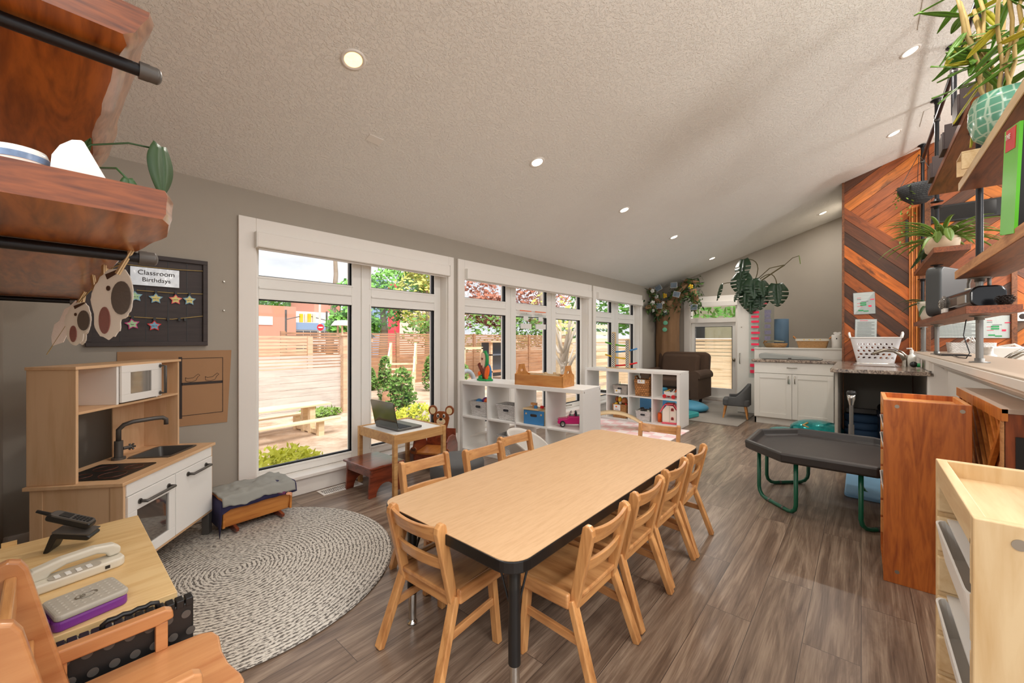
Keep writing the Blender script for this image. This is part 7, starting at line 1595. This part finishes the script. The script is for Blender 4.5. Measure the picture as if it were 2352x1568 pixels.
# birdhouses
def birdhouse(label, loc, s_, rz=0):
    b_ = thing('birdhouse', label, 'birdhouse', loc, rz); MB().box(-.16 * s_, .16 * s_, -.12 * s_, .12 * s_, 0, .03 * s_).build('floor_board', 'cedar', b_)
    for x in (-.14, .14):
        for y in (-.1, .1): MB().box(x * s_ - .015, x * s_ + .015, y * s_ - .015, y * s_ + .015, .03 * s_, .24 * s_).build('post', 'cedar', b_)
    MB().prism([(-.26 * s_, .22 * s_), (.26 * s_, .22 * s_), (.17 * s_, .33 * s_), (-.17 * s_, .33 * s_)], -.18 * s_, .18 * s_, 'xz').build('roof', 'trim', b_); return b_
birdhouse('white-roofed open birdhouse on the fence post end', (4.30, 8.55, 1.30), 1.0); o = thing('fence_post', 'tall post carrying the open birdhouse at the near fence end', 'post', (4.28, 8.55, GZ)); MB().box(-.09, .09, -.09, .09, 0, 1.65).build('post', 'cedar', o)
o = thing('birdhouse', 'small grey-roofed birdhouse on a post right of the larger one', 'birdhouse', (5.25, 9.3, 1.15)); MB().box(-.08, .08, -.08, .08, 0, .14).build('box', 'cedar', o); MB().prism([(-.13, .12), (.13, .12), (0, .22)], -.12, .12, 'xz').build('roof', 'gunmetal', o); q = MB().box(-.05, .05, -.05, .05, -1.5, 0).build('pole', 'cedar_b', o)
st_ = thing('yard_steps', 'fresh timber steps with handrail climbing the yard slope', 'steps', (6.35, 9.6, GZ), R(52))
for i in range(6): MB().box(i * .22, i * .22 + .24, -.35, .35, .14 * i + .10, .14 * i + .14).build('step', 'fresh', st_)
for y in (-.37, .37):
    MB().bar((-.05, y, .02), (1.35, y, .86), .04, .18, (0, 0, 1)).build('stringer', 'fresh', st_)
    for x, z in ((0, .05), (.65, .45), (1.35, .85)): MB().box(x - .04, x + .04, y - .04, y + .04, z - .05, z + .62).build('rail_post', 'fresh', st_)
    MB().bar((0, y, .62), (1.35, y, 1.42), .05, .08, (0, 0, 1)).build('handrail', 'fresh', st_); MB().bar((0, y, .38), (1.35, y, 1.18), .03, .06, (0, 0, 1)).build('mid_rail', 'fresh', st_)
o = thing('half_tire', 'grey half-buried tyre arch in the yard', 'tyre', (9.2, 10.0, GZ + .15)); MB().tube([(.34 * math.cos(R(i * 15)), 0, .36 * math.sin(R(i * 15))) for i in range(13)], .075, 12).build('tyre_arch', plain('grey_tyre', C(120, 126, 132), .8), o)
tree('low_shrub', 'small round shrub behind the tyre arch', 'shrub', (9.6, 10.8, GZ), [((0, 0, .4), (.4, .3, .4))], 500, .06, 't_dark', 41)
o = thing('mud_kitchen', 'dark blue-grey play counter with shelf by the back fence', 'play stand', (11.0, 10.6, GZ)); MB().box(0, 1.4, 0, .5, .95, 1.0).box(0, 1.4, .46, .5, .1, 1.5).build('frame', plain('slate_paint', C(92, 98, 108), .7), o); MB().box(0, 1.4, 0, .5, .3, .36).build('shelf', 'cedar_b', o)
for x in (0, 1.3): MB().box(x, x + .1, 0, .1, 0, 1.45).build('post', 'cedar', o)
MB().box(-.1, 1.5, -.1, .6, 1.45, 1.5).build('top_board', 'cedar', o)
o = thing('timber_frame', 'pale timber square frame standing by the back fence', 'frame', (9.9, 10.9, GZ)); MB().box(0, .08, 0, .08, 0, 1.25).box(.9, .98, 0, .08, 0, 1.25).box(0, .98, 0, .08, 1.2, 1.28).build('frame', 'fresh', o)
o = thing('rock', 'pale boulder beside the cedar shrub outside', 'rock', (4.75, 6.6, GZ)); MB().ball((0, 0, .12), (.22, .18, .2), 14, 8).ball((.15, .1, .08), (.16, .15, .14), 12, 7).build('stone', plain('pale_stone', C(206, 196, 184), .9, var=.15, bmp=.5, bs=8), o)
o = thing('tree_stump', 'sawn tree stump behind the cedar shrub outside', 'stump', (5.05, 7.9, GZ)); MB().lathe([(.30, 0), (.24, .15), (.22, .4), (0, .4)], n=20).build('stump', 'cedar_b', o)
# street: school-like brick building, signals, sign
M['brick'] = plain('red_brick_far', C(196, 134, 112), .9, var=.08); M['bluegrey'] = plain('blue_grey_panel', C(120, 144, 176), .6)
b_ = thing('brick_building', 'low red brick building with white band and blue panels across the street', 'building', (8.0, 32, GZ))
MB().box(-3, 4.2, 0, 8, 0, 4.0).build('brick_wing', 'brick', b_); MB().box(4.2, 7.6, .3, 8, 0, 3.7).build('white_front', 'trim', b_); MB().box(7.6, 9.1, 0, 8, 0, 3.9).build('brick_wing', 'brick', b_); MB().box(6.8, 9.1, 3, 8, 3.9, 5.2).build('upper_floor', 'brick', b_)
MB().box(4.2, 7.6, .22, .30, 2.3, 2.85).build('blue_panel', 'bluegrey', b_)
for x in range(6):
    for z in (1.7, .6): MB().box(4.32 + x * .54, 4.32 + x * .54 + .46, .2, .3, z, z + .5).build('window', 'gasket', b_)
MB().box(-3, -.9, -.4, 0, 0, 3.7).build('white_front', 'trim', b_); MB().box(-3, -.9, -.45, -.4, 1.2, 2.0).build('blue_panel', 'bluegrey', b_)
MB().box(1.2, 2.6, -.05, 0, 2.6, 3.2).build('sign_board', 'trim', b_); MB().box(.2, .6, -.05, 0, 1.6, 2.3).build('sign_board', 'trim', b_)
b2 = thing('blue_red_building', 'blue and red fronted shop building right of the brick one', 'building', (17.3, 30, GZ)); MB().box(0, 1.4, 0, 5, 0, 6.5).build('blue_front', 'bluegrey', b2); MB().box(1.4, 2.6, .1, 5, 0, 6.3).build('red_front', plain('shop_red', C(206, 52, 66), .6), b2); MB().box(2.6, 8, .2, 5, 0, 4.3).build('pink_front', plain('pink_render', C(226, 190, 176), .8), b2)
for i, (x, y, arm) in enumerate(((9.7, 27, .9), (12.0, 26.5, -1.1))):
    o = thing('traffic_signal', ('dark signal pole with a lamp arm pointing right, across the street', 'dark signal pole with a lamp arm pointing left, across the street')[i], 'traffic signal', (x, y, GZ)); MB().cyl((0, 0, 0), (0, 0, 3.4), .06).build('pole', 'gunmetal', o); MB().cyl((0, 0, 2.8), (arm, 0, 3.05), .03).build('arm', 'gunmetal', o)
    for k_ in (0, .28): MB().box(arm - .09 + k_, arm + .09 + k_, -.08, .08, 2.65, 3.2).build('signal_head', 'yellow' if k_ == 0 else 'cream', o)
for i, x in enumerate((7.4, 10.9)): o = thing('utility_pole', ('tall pale utility pole left in the first pane', 'tall pale utility pole in the middle of the first pane')[i], 'pole', (x, 25, GZ)); MB().cyl((0, 0, 0), (0, 0, 5.2), .075, .06).build('pole', plain('pale_pole', C(214, 208, 200), .8), o)
o = thing('road_sign', 'round red no-entry sign on the pale pole across the street', 'road sign', (10.9, 24.93, 1.95)); MB().cyl((0, 0, 0), (0, -.03, 0), .20, n=28).build('red_disc', 'red', o); MB().box(-.13, .13, -.04, -.03, -.035, .035).build('white_bar', 'paper', o)
tree('street_tree', 'leafy green tree behind the brick building roof, left', 'tree', (7.0, 42, GZ), [((0, 0, 6.0), (3.2, 2, 1.6))], 2200, .2, 't_green', 51, ([(0, 0, 0), (0, 0, 6)], [.2, .1], 8), 'bark'); tree('street_tree', 'leafy green tree behind the brick building roof, right', 'tree', (14.5, 42, GZ), [((0, 0, 5.8), (3.0, 2, 1.5))], 2000, .2, 't_green', 52, ([(0, 0, 0), (0, 0, 6)], [.2, .1], 8), 'bark')
# ant-farm style pouches hung in the middle pane
for i, x in enumerate((4.20, 4.53)):
    o = thing('hanging_pouch', ('clear pouch with white label hung on the middle pane, left one', 'clear pouch with white label hung on the middle pane, right one')[i], 'pouch', (x, 3.40, 1.36)); MB().box(-.13, .13, -.004, .004, 0, .20).build('pouch', 'clear', o); MB().box(-.05, .05, -.006, -.004, .11, .17).build('label', 'paper', o)
    MB().box(-.11, .11, -.012, .004, 0, .07).build('white_base', 'paper', o); MB().box(-.12, .12, -.006, .0, .235, .245).build('orange_strip', 'orange', o); MB().tube([(-.02, -.004, .2), (0, -.006, .225), (.02, -.004, .2)], .006, 8).build('hook', 'white', o)
